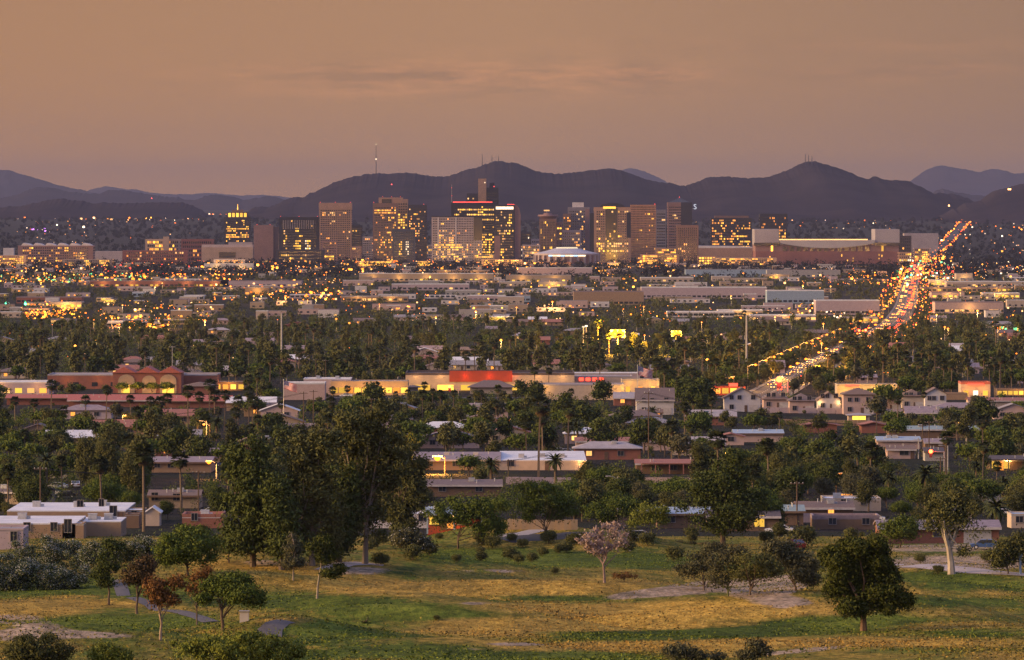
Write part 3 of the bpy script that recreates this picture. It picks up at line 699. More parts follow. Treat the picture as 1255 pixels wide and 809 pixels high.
# dark eucalyptus mass left of centre
for i, (px, py, hm_, env, lb_, mat) in enumerate((
    (310, 696, 8, [(308,610,42,56),(300,570,34,40),(325,650,34,40),(288,640,26,46),(312,548,24,26),(300,665,34,26)], 'tall dark eucalyptus, leftmost of the big dark stand', 'dark'),
    (382, 694, 9, [(388,600,38,56),(372,555,32,34),(400,640,34,40),(372,650,28,36),(400,545,30,26),(358,590,18,40)], 'tall brownish eucalyptus in the middle of the dark stand', 'olive'),
    (447, 692, 10, [(445,560,42,56),(430,530,34,38),(458,605,44,50),(462,515,30,28),(445,645,40,30),(478,560,30,44),(425,590,26,40)], 'tallest eucalyptus in the dark stand with a pale forked trunk', 'olive'),
    (492, 672, 9, [(495,570,28,40),(508,600,24,32),(490,625,32,30),(515,572,15,20),(500,648,24,16)], 'eucalyptus at the right end of the dark stand', 'olive'),
    (345, 700, 7, [(345,635,28,44),(350,668,30,24),(338,605,22,30)], 'low dense tree at the foot of the dark stand', 'dark'),
    (415, 690, 7, [(418,640,30,42),(410,665,30,24),(425,600,24,38)], 'dark tree tucked between two tall eucalyptus', 'dark'))):
    S('eucalyptus_tree', lb_, 'tree', px, py, [(a,b_,c*.92,d_*.95) for a,b_,c,d_ in env], 90, (.6,1.25), 21000, .22, LEAF[mat], 60+i, hm_, .34, M('bark_dusk', (.17,.13,.10), (.28,.22,.17), scale=1.2, stretch=(2,2,.5)) if i in (1,2) else BARK, nb=12, fork=.25, bias=.4, bend=.5, elong=2.2, fill=.2, depth=.9)
# foreground bushes
def bush(px, py, env, lab, mat, n, seed, k=30, r=(.3,.6), size=.1, name='desert_bush', extra=None, tr=None):
    return S(name, lab, 'shrub', px, py, env, k, r, n, size, LEAF[mat], seed, .5, .06, BARK, nb=12, fork=.05, up=.4, elong=2.0, extra=extra)
bush(48, 812, [(45,795,38,20),(25,800,24,14),(70,800,24,14)], 'olive thorn bush at the bottom left corner', 'olive', 12000, 41, 50)
bush(132, 815, [(130,803,26,14),(145,805,18,11)], 'small green bush right of the corner thorn bush', 'bright', 7000, 42, 30)
bush(300, 822, [(290,795,62,22),(245,795,40,18),(335,798,42,18),(280,783,34,13),(310,788,30,12)], 'wide yellow-green bush along the bottom edge of the golf course', 'bright', 24000, 43, 70)
bush(840, 812, [(835,800,22,12),(855,804,18,9),(880,806,12,6)], 'grey twiggy brush at the bottom edge', 'grey', 4800, 44, 26)
bush(925, 812, [(925,795,12,13),(915,803,14,8),(938,800,10,8)], 'grey twiggy shrub right of the bottom brush', 'grey', 3600, 45, 20)
for i_ in range(1): pass
bush(765, 714, [(770,706,14,6),(757,706,9,6)], 'dry leafless shrub beside the pink tree', 'rust', 900, 46, 12, name='dry_shrub')
bush(870, 668, [(825,666,14,5),(842,668,12,5)], 'low scrub on the bank before the pale-roofed house', 'grey', 2500, 47, 16)
bush(448, 766, [(449,765,5,3)], 'tiny dark shrub alone on the fairway', 'dark', 400, 48, 5, r=(.15,.3))
for i, (px, py, w) in enumerate(((660,662,0),(12,690,0))): pass
bushspots = [(948,650,18,'grass-green shrub left of the low brown house'),(985,672,20,'feathery shrub below the brown-roofed house'),(1020,690,12,'small shrub on the white bank'),
             (700,668,9,'dark scrub on the grassy mound'),(640,672,8,'scrub clump on the left side of the mound'),(1075,672,14,'round shrub beside the pine'),(1128,690,9,'brush beside the sandy lane'),
             (1150,705,8,'brush at the foot of the pale eucalyptus'),(1210,690,10,'scrub between lane and houses'),(590,688,9,'grey scrub clump in the dark hollow'),(560,690,7,'scrub in the hollow, further left'),
             (680,704,6,'rough clump on the fairway'),(535,762,5,'dark tuft left of the fairway crease'),(1002,700,8,'scrub right of the white bank'),(470,692,9,'scrub at the foot of the dark stand')]
for i, (px, py, w, lab) in enumerate(bushspots):
    p = at(px, py); tree('shrub', px, p.y, w/ppm(p.y)*1.5, lab, var=i)
# ------------------------------------------------------------------ building materials
def wallm(n, c, v=.85, sc=.6): return M('wall_'+n, c, tuple(x*v for x in c), scale=sc, rough=.9, spec=.15)
WM = {
 'tan': wallm('tan', (.34,.23,.15)), 'sand': wallm('sand', (.40,.30,.21)), 'cream': wallm('cream', (.50,.40,.32)), 'pink': wallm('pink', (.52,.37,.33)),
 'white': wallm('white', (.62,.57,.56)), 'brown': wallm('brown', (.20,.13,.09)), 'brick': M('wall_brick', (.30,.13,.09), (.20,.08,.06), scale=3, stretch=(1,1,4)),
 'grey': wallm('grey', (.36,.34,.33)), 'rose': wallm('rose', (.28,.12,.09)), 'dark': wallm('dark', (.09,.07,.07)), 'mauve': wallm('mauve', (.46,.36,.38)),
 'blue': wallm('blue', (.30,.38,.48)), 'red': wallm('red', (.40,.08,.05)),
}
RM = {
 'white': M('roof_white', (.72,.70,.70), (.55,.54,.55), scale=.35, rough=.7), 'grey': M('roof_grey', (.30,.28,.29), (.22,.20,.21), scale=.5),
 'shingle': M('roof_shingle', (.20,.15,.14), (.13,.095,.09), scale=2.5, stretch=(1,1,3)), 'tile': M('roof_tile', (.36,.16,.12), (.24,.10,.08), scale=2.2, stretch=(4,1,1)),
 'brown': M('roof_brown', (.22,.15,.12), (.14,.095,.075), scale=2.2, stretch=(4,1,1)), 'blue': M('roof_blue', (.34,.42,.50), (.27,.34,.42), scale=.8), 'red': M('roof_red', (.46,.15,.11), (.34,.10,.08), scale=1.5, stretch=(3,1,1)),
 'dark': M('roof_dark', (.11,.09,.095), (.075,.06,.065), scale=1.5), 'pale': M('roof_pale', (.38,.34,.35), (.30,.265,.275), scale=.5), 'mauve': M('roof_mauve', (.30,.235,.25), (.22,.17,.185), scale=1.0),
 'teal': M('roof_teal', (.26,.33,.33), (.20,.26,.27), scale=1.2),
}
GLASS = M('window_glass', (.025,.03,.04), (.04,.045,.06), scale=.5, rough=.08, spec=.6)
FRAME = M('window_frame', (.30,.26,.24), (.22,.19,.18), scale=1)
FRAMED = M('dark_frame', (.06,.05,.05))
TRIM = M('trim', (.60,.54,.52)); METAL = M('galvanised_metal', (.50,.49,.49), (.38,.37,.37), scale=3, rough=.5, spec=.5)
WOODP = M('pole_wood', (.13,.085,.055), (.08,.05,.035), scale=2, stretch=(1,1,.3)); STEEL = M('pole_steel', (.45,.42,.40), rough=.6)
DOORM = M('door_paint', (.16,.10,.07)); GARAGE = M('garage_paint', (.58,.52,.49))
LIT = E('lit_window', (1.0,.50,.14), 1.5, vary=.5); LITO = E('lit_orange', (1.0,.33,.05), 1.7, vary=.4); LITY = E('lit_yellow', (1.0,.55,.07), 1.6, vary=.5); LITW = E('lit_white', (1.0,.85,.6), 1.8, vary=.4)
LITR = E('lit_red', (1.0,.06,.03), 4.0); LITB = E('lit_blue', (.25,.5,1.0), 3.0); LITG = E('lit_green', (.1,1.0,.35), 3.0)
LITMAP = {'w': LIT, 'o': LITO, 'y': LITY, 'W': LITW, 'r': LITR, 'b': LITB}

def lamp(loc, power, col=(1,.52,.16), rad=.3, name='light', parent=None):
    d = bpy.data.lights.new(name, 'POINT'); d.energy = power; d.color = col; d.shadow_soft_size = rad
    o = bpy.data.objects.new(name, d); COL.objects.link(o); o.location = loc
    if parent is not None: o.parent = parent
    return o

_unit = MB().box(-.5,.5,-.5,.5,0,1).data
def ubox(mat, _c={}):
    if mat.name not in _c: _c[mat.name] = MB().box(-.5,.5,-.5,.5,0,1).data('box_'+mat.name, mat)
    return _c[mat.name]
def window(parent, x, z, w, h, y=0, lit=None, frame=True, side=None, fm=None):
    """front window; side=±1 puts it on the right/left wall at depth x"""
    me = ubox(LITMAP[lit] if lit else GLASS)
    if side is None:
        o = link('window', me, parent, (x, y-.02, z)); o.scale = (w, .08, h)
    else:
        o = link('window', me, parent, (side*y, x, z)); o.scale = (.08, w, h)
    if frame:
        t = .09
        b = MB()
        # frame lives in the pane's scaled space: divide by the scale
        def fb(x0,x1,z0,z1): b.box(x0/w, x1/w, -.11/.08, .0, z0/h, z1/h)
        if side is None:
            fb(-w/2-t, -w/2, -t, h+t); fb(w/2, w/2+t, -t, h+t); fb(-w/2, w/2, -t, 0); fb(-w/2, w/2, h, h+t); fb(-.03, .03, 0, h)
            b.build('frame', fm or FRAME, o)
    return o
def doorway(parent, x, z, w, h, y=0, mat=None, name='door'):
    o = link(name, ubox(mat or DOORM), parent, (x, y-.02, z)); o.scale = (w, .1, h); return o
def acunit(parent, x, y, z, s=1.0):
    b = MB().box(-.7*s,.7*s,-.6*s,.6*s,0.0,1.0*s); b.box(-.75*s,.75*s,-.65*s,.65*s,1.0*s,1.08*s)
    b.box(.7*s,1.3*s,-.3*s,.3*s,.15*s,.6*s)
    for k in range(4): b.box(-.6*s,.6*s,-.63*s,-.602*s,(.15+.2*k)*s,(.23+.2*k)*s)
    o = b.build('air_conditioner', METAL, parent); o.location = (x, y, z); return o

BLD = []   # footprints for keeping trees off: x0,x1,D0,D1
def flat(px0, px1, yb, yt, dep, wall, roof, label, name='building', cat='building', D=None, wins=None, nw=0, wz=1.2, ww=1.6, wh=1.2, lit='', par=.35, ac=0, rot=0, side=0, doors=(), group=None, litp=0.0, wrow=1, trim=None, sink=1.2, frames=None, over=0):
    """flat-roofed building: front wall from px0..px1, its foot at yb and its top edge at yt in the photo, at real size there"""
    pc = (px0+px1)/2
    if D is None: D = at(pc, yb).y
    zg = onground(pc, D).z
    x0, x1 = xat(px0, D), xat(px1, D); w = x1-x0; h = zat(yt, D) - zg
    h = max(h, 2.4)
    r = thing(name, label, cat, ((x0+x1)/2, D, zg), rot, group)
    BLD.append((x0-1, x1+1, D-1, D+dep+1))
    wm = WM[wall]; rm = RM[roof]
    MB().box(-w/2, w/2, 0, dep, -sink, h-par).build('wall', wm, r)
    b = MB(); b.box(-w/2-over, w/2+over, -over, dep+over, h-par+.002, h-par+.12 if par > .2 else h)
    rf = b.build('roof', rm, r)
    if par > .2:
        t = .3; b = MB()
        b.box(-w/2-.03, w/2+.03, -.03, t, h-par+.12, h); b.box(-w/2-.03, w/2+.03, dep-t, dep+.03, h-par+.12, h)
        b.box(-w/2-.03, -w/2+t, t, dep-t, h-par+.12, h); b.box(w/2-t, w/2+.03, t, dep-t, h-par+.12, h)
        b.build('parapet', trim and RM[trim] or wm, r)
    fr = (D < 1600) if frames is None else frames
    if nw:
        for rr in range(wrow):
            for i in range(nw):
                x = -w/2 + w*(i+.5)/nw
                l = (lit[i % len(lit)] if lit and rnd.random() < litp else None) if litp < 1 else lit[i % len(lit)]
                window(r, x, wz + rr*3.1, ww, wh, lit=l, frame=fr)
    for i, q in enumerate(wins or ()): window(r, q[0]*w-w/2, q[1], q[2], q[3], lit=(q[4] if len(q) > 4 else None), frame=fr)
    for q in doors: doorway(r, q[0]*w-w/2, 0, q[1], q[2], mat=q[3] if len(q) > 3 else None, name=q[4] if len(q) > 4 else 'door')
    for i in range(ac):
        acunit(r, (-.4+.8*(i+.5)/ac+rnd.uniform(-.06,.06))*w, dep*rnd.uniform(.25,.6), h-par+.12, 1.0 if D < 2500 else 1.6)
    r['_w'] = w; r['_h'] = h
    return r
def gable(px0, px1, yb, ye, yr, dep, wall, roof, label, name='house', cat='house', D=None, kind='x', wins=(), doors=(), rot=0, group=None, chim=False, ac=0, over=.6, wm=None, garage=None, porch=None, sink=1.2):
    """house with a pitched roof: foot yb, eaves ye, ridge yr in the photo. kind x: ridge along the front; y: gable faces us; h: hipped"""
    pc = (px0+px1)/2
    if D is None: D = at(pc, yb).y
    zg = onground(pc, D).z; x0, x1 = xat(px0, D), xat(px1, D); w = x1-x0
    he = max(zat(ye, D)-zg, 2.3)
    r = thing(name, label, cat, ((x0+x1)/2, D, zg), rot, group); BLD.append((x0-1, x1+1, D-1, D+dep+1))
    t = .22; o_ = over; wmat = wm or WM[wall]
    b = MB(); b.box(-w/2, w/2, 0, dep, -sink, he)
    rb = MB()
    if kind == 'x':
        hr = max(zat(yr, D+dep/2)-zg, he+.8); ov = o_
        b.prismx([(0.02, he),(dep-.02, he),(dep/2, hr-.05)], -w/2+.02, w/2-.02)
        sl = (hr-he)/(dep/2)
        rb.prismx([(-ov, he-sl*ov+.02),(-ov, he-sl*ov+t),(dep/2, hr+t),(dep/2, hr+.02)], -w/2-ov*.6, w/2+ov*.6)
        rb.prismx([(dep/2, hr+.02),(dep/2, hr+t),(dep+ov, he-sl*ov+t),(dep+ov, he-sl*ov+.02)], -w/2-ov*.6, w/2+ov*.6)
    elif kind == 'y':
        hr = max(zat(yr, D)-zg, he+.8)
        b.prism([(-w/2+.02, he),(w/2-.02, he),(0, hr-.05)], 0.02, dep-.02)
        sl = (hr-he)/(w/2)
        rb.prism([(-w/2-o_, he-sl*o_+.02),(0, hr+.02),(0, hr+t),(-w/2-o_, he-sl*o_+t)], -o_*.7, dep+o_*.7)
        rb.prism([(0, hr+.02),(w/2+o_, he-sl*o_+.02),(w/2+o_, he-sl*o_+t),(0, hr+t)], -o_*.7, dep+o_*.7)
    else:
        hr = max(zat(yr, D+dep/2)-zg, he+.8); q = min(w, dep)/2
        A_, B_ = -w/2-o_, w/2+o_; C_, D_ = -o_, dep+o_; z0 = he+.02
        r1 = (-w/2+q if w > dep else 0, dep/2 if w > dep else q, hr); r2 = (w/2-q if w > dep else 0, dep/2 if w > dep else dep-q, hr)
        z1 = z0+.18
        rb.box(A_, B_, C_, D_, z0, z1)
        a, b_, c, d_ = (A_,C_,z1+.003),(B_,C_,z1+.003),(B_,D_,z1+.003),(A_,D_,z1+.003)
        if w > dep:
            rb.poly([a, b_, r2, r1]); rb.poly([b_, c, r2]); rb.poly([c, d_, r1, r2]); rb.poly([d_, a, r1])
        else:
            rb.poly([a, b_, r1]); rb.poly([b_, c, r2, r1]); rb.poly([c, d_, r2]); rb.poly([d_, a, r1, r2])
    b.build('wall', wmat, r); rf = rb.build('roof', RM[roof], r)
    fr = D < 2400
    for q in wins: window(r, q[0]*w-w/2, q[1], q[2], q[3], lit=(q[4] if len(q) > 4 else None), frame=fr)
    for q in doors: doorway(r, q[0]*w-w/2, 0, q[1], q[2], mat=q[3] if len(q) > 3 else None, name=q[4] if len(q) > 4 else 'door')
    if chim:
        MB().box(w*.28, w*.28+1.0, dep*.4, dep*.4+.9, he, hr+.9).build('chimney', wmat, rf)
    for i in range(ac): acunit(r, rnd.uniform(-.3,.3)*w, dep*.32, he+(hr-he)*.55, .9)
    if D < 2300 and kind == 'x':      # roof vents, fascia and a ground-level clutter line that real houses carry
        for i in range(3):
            yv = dep*rnd.uniform(.1,.42); zv = he+(hr-he)*yv/(dep/2)
            v_ = MB().tube([(0,0,-.2),(0,0,.55)], .09, 6); v_.tube([(0,0,.55),(0,0,.66)], .14, 6); o = v_.build('roof_vent', METAL, r); o.location = (rnd.uniform(-.42,.42)*w, yv, zv+.2)
    if D < 2300 and kind != 'h':
        zf = he-sl*over if kind == 'x' else None
        if zf: MB().box(-w/2-over*.6, w/2+over*.6, -over-.05, -over-.004, zf-.12, zf+.26).build('fascia', TRIM if rnd.random() < .5 else WM['brown'], r)
    if porch:   # (fx0, fx1, depth, h, lit)
        f0, f1, pd, ph, pl = porch
        b = MB(); b.box(f0*w-w/2, f1*w-w/2, -pd, -.02, ph, ph+.22); npost = max(2, int((f1-f0)*w/3))
        for i in range(npost+1):
            xx = (f0+(f1-f0)*i/npost)*w-w/2; b.box(xx-.12, xx+.12, -pd+.1, -pd+.34, -.5, ph)
        b.build('porch', RM[roof], r)
        if pl: lamp(((f0+f1)/2*w-w/2, -pd*.5, ph-.4), pl, rad=.15, parent=r)
    return r
def local(r, x, y, z): return Matrix.Translation(r.location) @ Matrix.Rotation(r.rotation_euler.z, 4, 'Z') @ Vector((x, y, z))

# ------------------------------------------------------------------ zone B: houses between the golf course and the shopping strip
Bd_ = flat(8, 153, 664, 630, 30, 'tan', 'white', 'tan pueblo-style house with a broad white roof, tallest in its cluster', name='house', cat='house', par=.2, ac=3, wins=[(.9,1.0,1.2,2.2),(.80,3.2,.8,1.2),(.62,3.1,1.0,1.1)], doors=((.955,1.1,2.2),), D=1085)
flat(-40, 92, 676, 642, 24, 'tan', 'white', 'tan pueblo-style house with white roof, in front of the tallest one', name='house', cat='house', par=.2, ac=1, wins=[(.55,1.2,1.0,1.3),(.80,1.2,1.0,1.3),(.93,1.0,1.1,2.0)], D=985)
flat(-30, 28, 692, 648, 10, 'mauve', 'grey', 'mauve-grey stucco house wall at the left behind the oleanders', name='house', cat='house', par=.4, D=905, wins=[(.8,1.2,.9,1.4)])
flat(97, 148, 678, 663, 14, 'tan', 'white', 'low tan annex with a white roof and vents, beside the pueblo houses', name='house', cat='house', par=.15, D=1000, ac=2)
flat(76, 102, 682, 668, 6, 'tan', 'white', 'tiny white-roofed store room behind the oleander mound', name='shed', cat='shed', par=.3, D=985)
flat(152, 176, 668, 641, 9, 'tan', 'white', 'narrow tan house with white roof, right of the pueblo house', name='house', cat='house', par=.3, D=1090, wins=[(.5,1.1,.9,1.2)])
flat(153, 170, 668, 648, 5, 'brown', 'pale', 'small brown store room with a pale roof', name='shed', cat='shed', par=.3, D=1060)
gable(178, 195, 670, 642, 635, 6, 'cream', 'white', 'small cream shed with a white gabled roof', name='shed', cat='shed', kind='y', D=1075, over=.3)
gable(-25, 45, 640, 616, 598, 12, 'sand', 'shingle', 'sand-walled house with a dark shingle gable roof at the far left', kind='x', D=1230, wins=[(.45,1.2,1.4,1.1),(.8,1.2,1.4,1.1)], ac=2, rot=-.25)
gable(182, 244, 652, 622, 605, 12, 'sand', 'brown', 'sand-coloured house with a brown pitched roof and one dark window', kind='x', D=1200, wins=[(.12,1.5,1.2,1.5),(.55,1.5,1.3,1.3)], ac=1)
gable(176, 258, 622, 606, 576, 26, 'tan', 'mauve', 'broad low mauve-roofed hall behind the brown-roofed house', name='hall', cat='building', kind='x', D=1480, wins=[(.2,1.2,1.3,1.1),(.4,1.2,1.3,1.1)])
gable(224, 290, 612, 597, 568, 26, 'tan', 'mauve', 'broad mauve-roofed hall further right with a street lamp before it', name='hall', cat='building', kind='x', D=1560, wins=[(.3,1.2,1.3,1.1)])
flat(223, 273, 682, 645, 9, 'brick', 'white', 'brick-trimmed house with a white roof beside the dark stand', name='house', cat='house', par=.7, trim='tile', D=1060, ac=1, wins=[(.3,1.3,1,1.2)])
gable(505, 612, 607, 598, 571, 48, 'tan', 'mauve', 'broad tan hall with a low mauve roof behind the bright street lamp', kind='x', D=1500, name='hall', ac=2, wins=[(.2,1,1.5,1.2),(.5,1,1.5,1.2),(.8,1,1.5,1.2)])
gable(524, 614, 634, 613, 600, 13, 'brown', 'shingle', 'long low house with a brown shingle roof and rooftop cooler', kind='x', D=1290, ac=1, wins=[(.2,1.1,1.4,1.1),(.7,1.1,1.4,1.1)])
h_ = flat(612, 719, 596, 571, 56, 'cream', 'white', 'long cream hall with a white flat roof', par=.2, ac=3, D=1500, name='hall', wins=[(.13,1.0,1.6,1.4)], doors=((.55,1.2,2.2),), trim='white')
lamp(local(h_, h_['_w']*.5-1.2, -1.0, h_['_h']*.75), 260, rad=.2)
MB().box(h_['_w']*.5-.7, h_['_w']*.5-.1, -.12, -.03, 1.0, h_['_h']*.85).build('lit_panel', LITY, h_)
flat(700, 741, 556, 543, 10, 'cream', 'white', 'cream garage with a white roof', par=.25, D=1790, name='garage', cat='garage', doors=((.35,2.6,2.3,GARAGE,'garage_door'),(.75,2.6,2.3,GARAGE,'garage_door')))
gable(706, 776, 572, 562, 550, 15, 'pink', 'tile', 'pinkish house with a broad ribbed tile roof behind the cream hall', kind='x', D=1680, wins=[(.3,1.1,1.2,1)])
gable(788, 832, 574, 562, 550, 14, 'pink', 'tile', 'pinkish tile-roofed house beside the pale bare tree', kind='x', D=1680)
gable(780, 856, 592, 575, 567, 9, 'brown', 'tile', 'low house with a deep shaded patio under a red-brown roof', kind='x', D=1470, porch=(.08,.98,3.0,2.4,0), wins=[(.3,.9,1.6,1.4),(.6,.9,1.6,1.4)])
gable(900, 960, 556, 543, 534, 14, 'pink', 'blue', 'low house with a wide pale blue roof and cooler', kind='x', D=1760, ac=1)
gable(880, 912, 558, 544, 537, 9, 'pink', 'tile', 'pink gabled wing with a small dark window, joined to the blue-roofed house', kind='y', D=1730, wins=[(.5,1.1,1.6,1.2)])
flat(757, 806, 652, 636, 9, 'dark', 'grey', 'open dark carport between the mesquites', name='carport', cat='carport', D=1085, par=.2)
gable(806, 872, 664, 650, 637, 12, 'brown', 'blue', 'house with a pale blue-grey roof under the huge tree', kind='x', D=1060, wins=[(.25,1.0,1.4,1.1),(.7,1.0,1.4,1.1)])
g_ = gable(868, 955, 668, 650, 638, 11, 'brown', 'dark', 'dark house with glowing windows behind the huge tree', kind='x', D=1040, wins=[(.12,.7,1.8,1.9,'y'),(.72,.7,1.7,1.9,'y')])
g_ = gable(524, 590, 672, 656, 646, 9, 'red', 'blue', 'red-walled house with a glowing porch at the golf course edge', kind='x', D=945, porch=(0,1,2.2,2.3,260), wins=[(.12,.8,1.4,1.4,'y'),(.42,.2,.9,1.9,'o'),(.62,.8,1.2,1.4)], doors=((.3,1.0,2.1),))
flat(440, 530, 668, 641, 12, 'white', 'white', 'white-roofed low house glimpsed behind the dark stand', name='house', cat='house', D=1060, par=.3, nw=4)
flat(352, 380, 664, 626, 12, 'white', 'white', 'pale house glimpsed between the dark eucalypts', name='house', cat='house', D=1200, par=.3)
gable(1088, 1122, 579, 564, 555, 9, 'pink', 'brown', 'small pink house with a brown roof and one wide window', kind='x', D=1600, wins=[(.6,1.0,2.2,1.5)], doors=((.9,1.0,2.2),))
gable(1076, 1128, 560, 550, 545, 12, 'pink', 'blue', 'low house with a flat blue-grey roof behind the small pink house', kind='x', D=1690, ac=2)
gable(1090, 1200, 552, 543, 535, 14, 'brown', 'teal', 'very long low roof, teal-grey with two white coolers', kind='x', D=1800, ac=2)
gable(1134, 1160, 571, 561, 549, 10, 'brown', 'mauve', 'small mauve-roofed house right of the pink one', kind='x', D=1670)
gable(1134, 1156, 580, 572, 564, 8, 'grey', 'dark', 'small dark-roofed garage beside the utility poles', name='garage', cat='garage', kind='x', D=1580)
g_ = gable(1214, 1275, 592, 577, 564, 13, 'brown', 'dark', 'dark-roofed house with a glowing entrance', kind='x', D=1500, porch=(0,.7,2.4,2.5,300), wins=[(.1,.5,1.6,1.8,'y'),(.33,.4,1.4,2.0,'y')], doors=((.22,1.1,2.1,LITO),))
gable(986, 1026, 546, 539, 527, 9, 'rose', 'tile', 'rose-walled house with a low gabled front', kind='y', D=1850, over=1.0)
gable(1056, 1086, 550, 540, 527, 12, 'rose', 'tile', 'low gabled house, right of the rose-walled one', kind='y', D=1850, over=.8)
flat(1010, 1080, 646, 624, 12, 'cream', 'white', 'low cream house with white roof edge and lit yard', name='house', cat='house', D=1180, par=.35, wins=[(.35,1.2,1.0,1.0),(.7,1.2,1,1)], ac=2)
flat(1026, 1044, 640, 618, 2.4, 'cream', 'white', 'tiny glowing yard shelter', name='shed', cat='shed', D=1215, par=.2, nw=2, lit='oo', litp=1.0, wz=.8, wh=1.6)
gable(978, 1046, 664, 642, 629, 13, 'brown', 'brown', 'brown house with a shingle roof and square cooler', kind='x', D=1105, ac=1, wins=[(.6,1.3,1.0,1.0,'o')])
flat(996, 1078, 668, 646, 7, 'brown', 'mauve', 'low house with a long mauve roof edge', name='house', cat='house', D=1050, par=.7, trim='mauve', wins=[(.3,.9,1.2,1),(.8,.9,1.2,1)])
gable(1078, 1225, 676, 655, 647, 10, 'rose', 'mauve', 'long low brick ranch house beside the lane', kind='x', D=950, wins=[(.22,1.0,2.0,1.2),(.12,1.2,1.2,.9),(.5,1.0,1.8,1.2)], doors=((.82,4.2,2.3,GARAGE,'garage_door'),), wm=WM['brick'])
flat(1240, 1290, 660, 642, 9, 'cream', 'blue', 'pale house with a blue roof at the right end', name='house', cat='house', D=1060, par=.3, wins=[(.2,1,1.2,1)])
gable(935, 985, 662, 648, 640, 10, 'brown', 'teal', 'low house with a dull teal roof behind the shrubs', kind='x', D=1080)
gable(1192, 1236, 632, 616, 604, 10, 'grey', 'dark', 'grey-gabled house behind the pale eucalyptus', kind='y', D=1240, wins=[(.5,1.1,1.2,1.2)])
# two-storey pale houses in a row
two = [(780,826,520,490,474,'white','shingle','two-storey white house left of the shade trees, near the flag','x'),
       (888,932,514,488,474,'white','brown','two-storey white house, first of the row by the red signal','y'),
       (936,966,512,490,478,'pink','brown','two-storey pinkish house with low hipped roof, beside the first white one','h'),
       (968,998,516,492,480,'pink','shingle','two-storey pink house half behind trees in the row','h'),
       (1003,1030,512,490,479,'white','brown','two-storey white house with two lit garage lamps','y'),
       (1034,1072,508,484,473,'pink','brown','wide two-storey pink house in the middle of the row','h'),
       (1076,1104,506,486,475,'pink','shingle','two-storey pink house behind the bare tree','h'),
       (1106,1132,507,486,475,'cream','brown','two-storey cream house with a dark hipped roof','h'),
       (1134,1160,505,483,474,'white','shingle','two-storey white house at the right end of the row','y')]
for i, (a, b_, yb, ye, yr, wl, rf, lb, kd) in enumerate(two):
    D_ = 2060 + (i*37) % 90
    r = gable(a, b_, yb, ye, yr+2, 11, wl, rf, lb, kind=kd, D=D_, wins=[(.2,4.2,1.2,1.3),(.42,4.2,1.2,1.3),(.8,4.2,1.3,1.4),(.2,1.0,1.3,1.4)], doors=((.6,1.0,2.2),(.82,3.0,2.3,GARAGE,'garage_door')), ac=0)
    if i in (4,):
        for fx in (-.35,.35): lamp(local(r, fx*9, -.8, 2.5), 160, rad=.12)
gable(1040, 1066, 522, 513, 506, 6, 'cream', 'pale', 'small pavilion with a hipped pale roof and glowing eaves', name='pavilion', cat='pavilion', kind='h', D=1960, wins=[(.5,1.0,4.2,1.2,'y')])
gable(784, 812, 516, 508, 505, 4, 'cream', 'brown', 'single-storey porch wing with glowing windows below the white house', kind='x', D=2000, wins=[(.3,1.0,2.0,1.4,'o'),(.75,1.0,2.0,1.4,'o')])

# ------------------------------------------------------------------ zone C: the shopping strip
def glow(r, x, y, z, p, col=(1,.5,.14), rad=.3): return lamp(local(r, x, y, z), p*.30, (1, col[1]*.9, col[2]*.6), rad)
r = flat(58, 266, 478, 459, 30, 'rose', 'pale', 'long low rose-walled store with a pale roof edge', name='store', cat='store', D=2430, par=.5, trim='pale', nw=9, wz=1.0, ww=2.2, wh=1.6)
for k, xx in enumerate((-.38,-.2,-.1,.42)): glow(r, xx*r['_w'], -2.5, 3.4, 500, rad=.3)
# gabled red building: main wall with arches and three red gables
D_ = 2360; zg = onground(180, D_).z; w_ = (222-138)/ppm(D_); h_t = zat(457, D_)-zg
r = thing('store', 'rose-red store with three low gables and tall glowing arches', 'store', (xat(180, D_), D_, zg))
MB().box(-w_/2, w_/2, 0, 18, -1, h_t).build('wall', WM['rose'], r)
b = MB()
for k in range(3):
    c = -w_/2 + w_*(k+.5)/3; hw = w_/6-.05
    b.prism([(c-hw, h_t+.1),(c+hw, h_t+.1),(c+.2, h_t+2.2),(c-.2, h_t+2.2)], -.5, 18.4)
b.box(-w_/2-.4, w_/2+.4, -.55, 18.5, h_t+.003, h_t+.1)
b.build('roof', RM['red'], r)
for k, c in enumerate((-.30, .03, .31)):
    b = MB(); aw = w_*(.12 if k != 1 else .10); prof = [(c*w_-aw, 0), (c*w_+aw, 0)] + [(c*w_+aw*math.cos(t), 4.6+aw*.8*math.sin(t)) for t in np.linspace(0, math.pi, 9)]
    b.prism(prof, -.25, -.02); b.build('archway', WM['sand'], r)
for k, (c, ww_) in enumerate(((-.31,3.0),(.31,4.4))):
    o = link('door', ubox(LITY), r, (c*w_, -.32, .1)); o.scale = (ww_, .1, 3.0)
for c, p in ((-.31,900),(-.02,700),(.10,900),(.33,1300)): glow(r, c*w_, -3, 2.2, p, (1,.5,.1), .5)
BLD.append((xat(136,D_), xat(224,D_), D_-8, D_+20))
flat(222, 265, 480, 459, 22, 'rose', 'pale', 'plain rose wing right of the gabled store', name='store', cat='store', D=2380, par=.5, trim='pale', nw=2)
gable(225, 262, 488, 474, 468, 16, 'rose', 'brown', 'low brown-roofed wing with a small domed gable', name='store', cat='store', kind='h', D=2320)
r = flat(-60, 60, 486, 468, 24, 'mauve', 'white', 'pale store with a bluish-white roof and lit shopfronts at far left', name='store', cat='store', D=2330, par=.5, trim='white', nw=8, lit='wywo', litp=.9, wz=.8, ww=2.6, wh=1.8)
glow(r, 0, -3, 3, 1500); glow(r, 14, -3, 3, 1200)
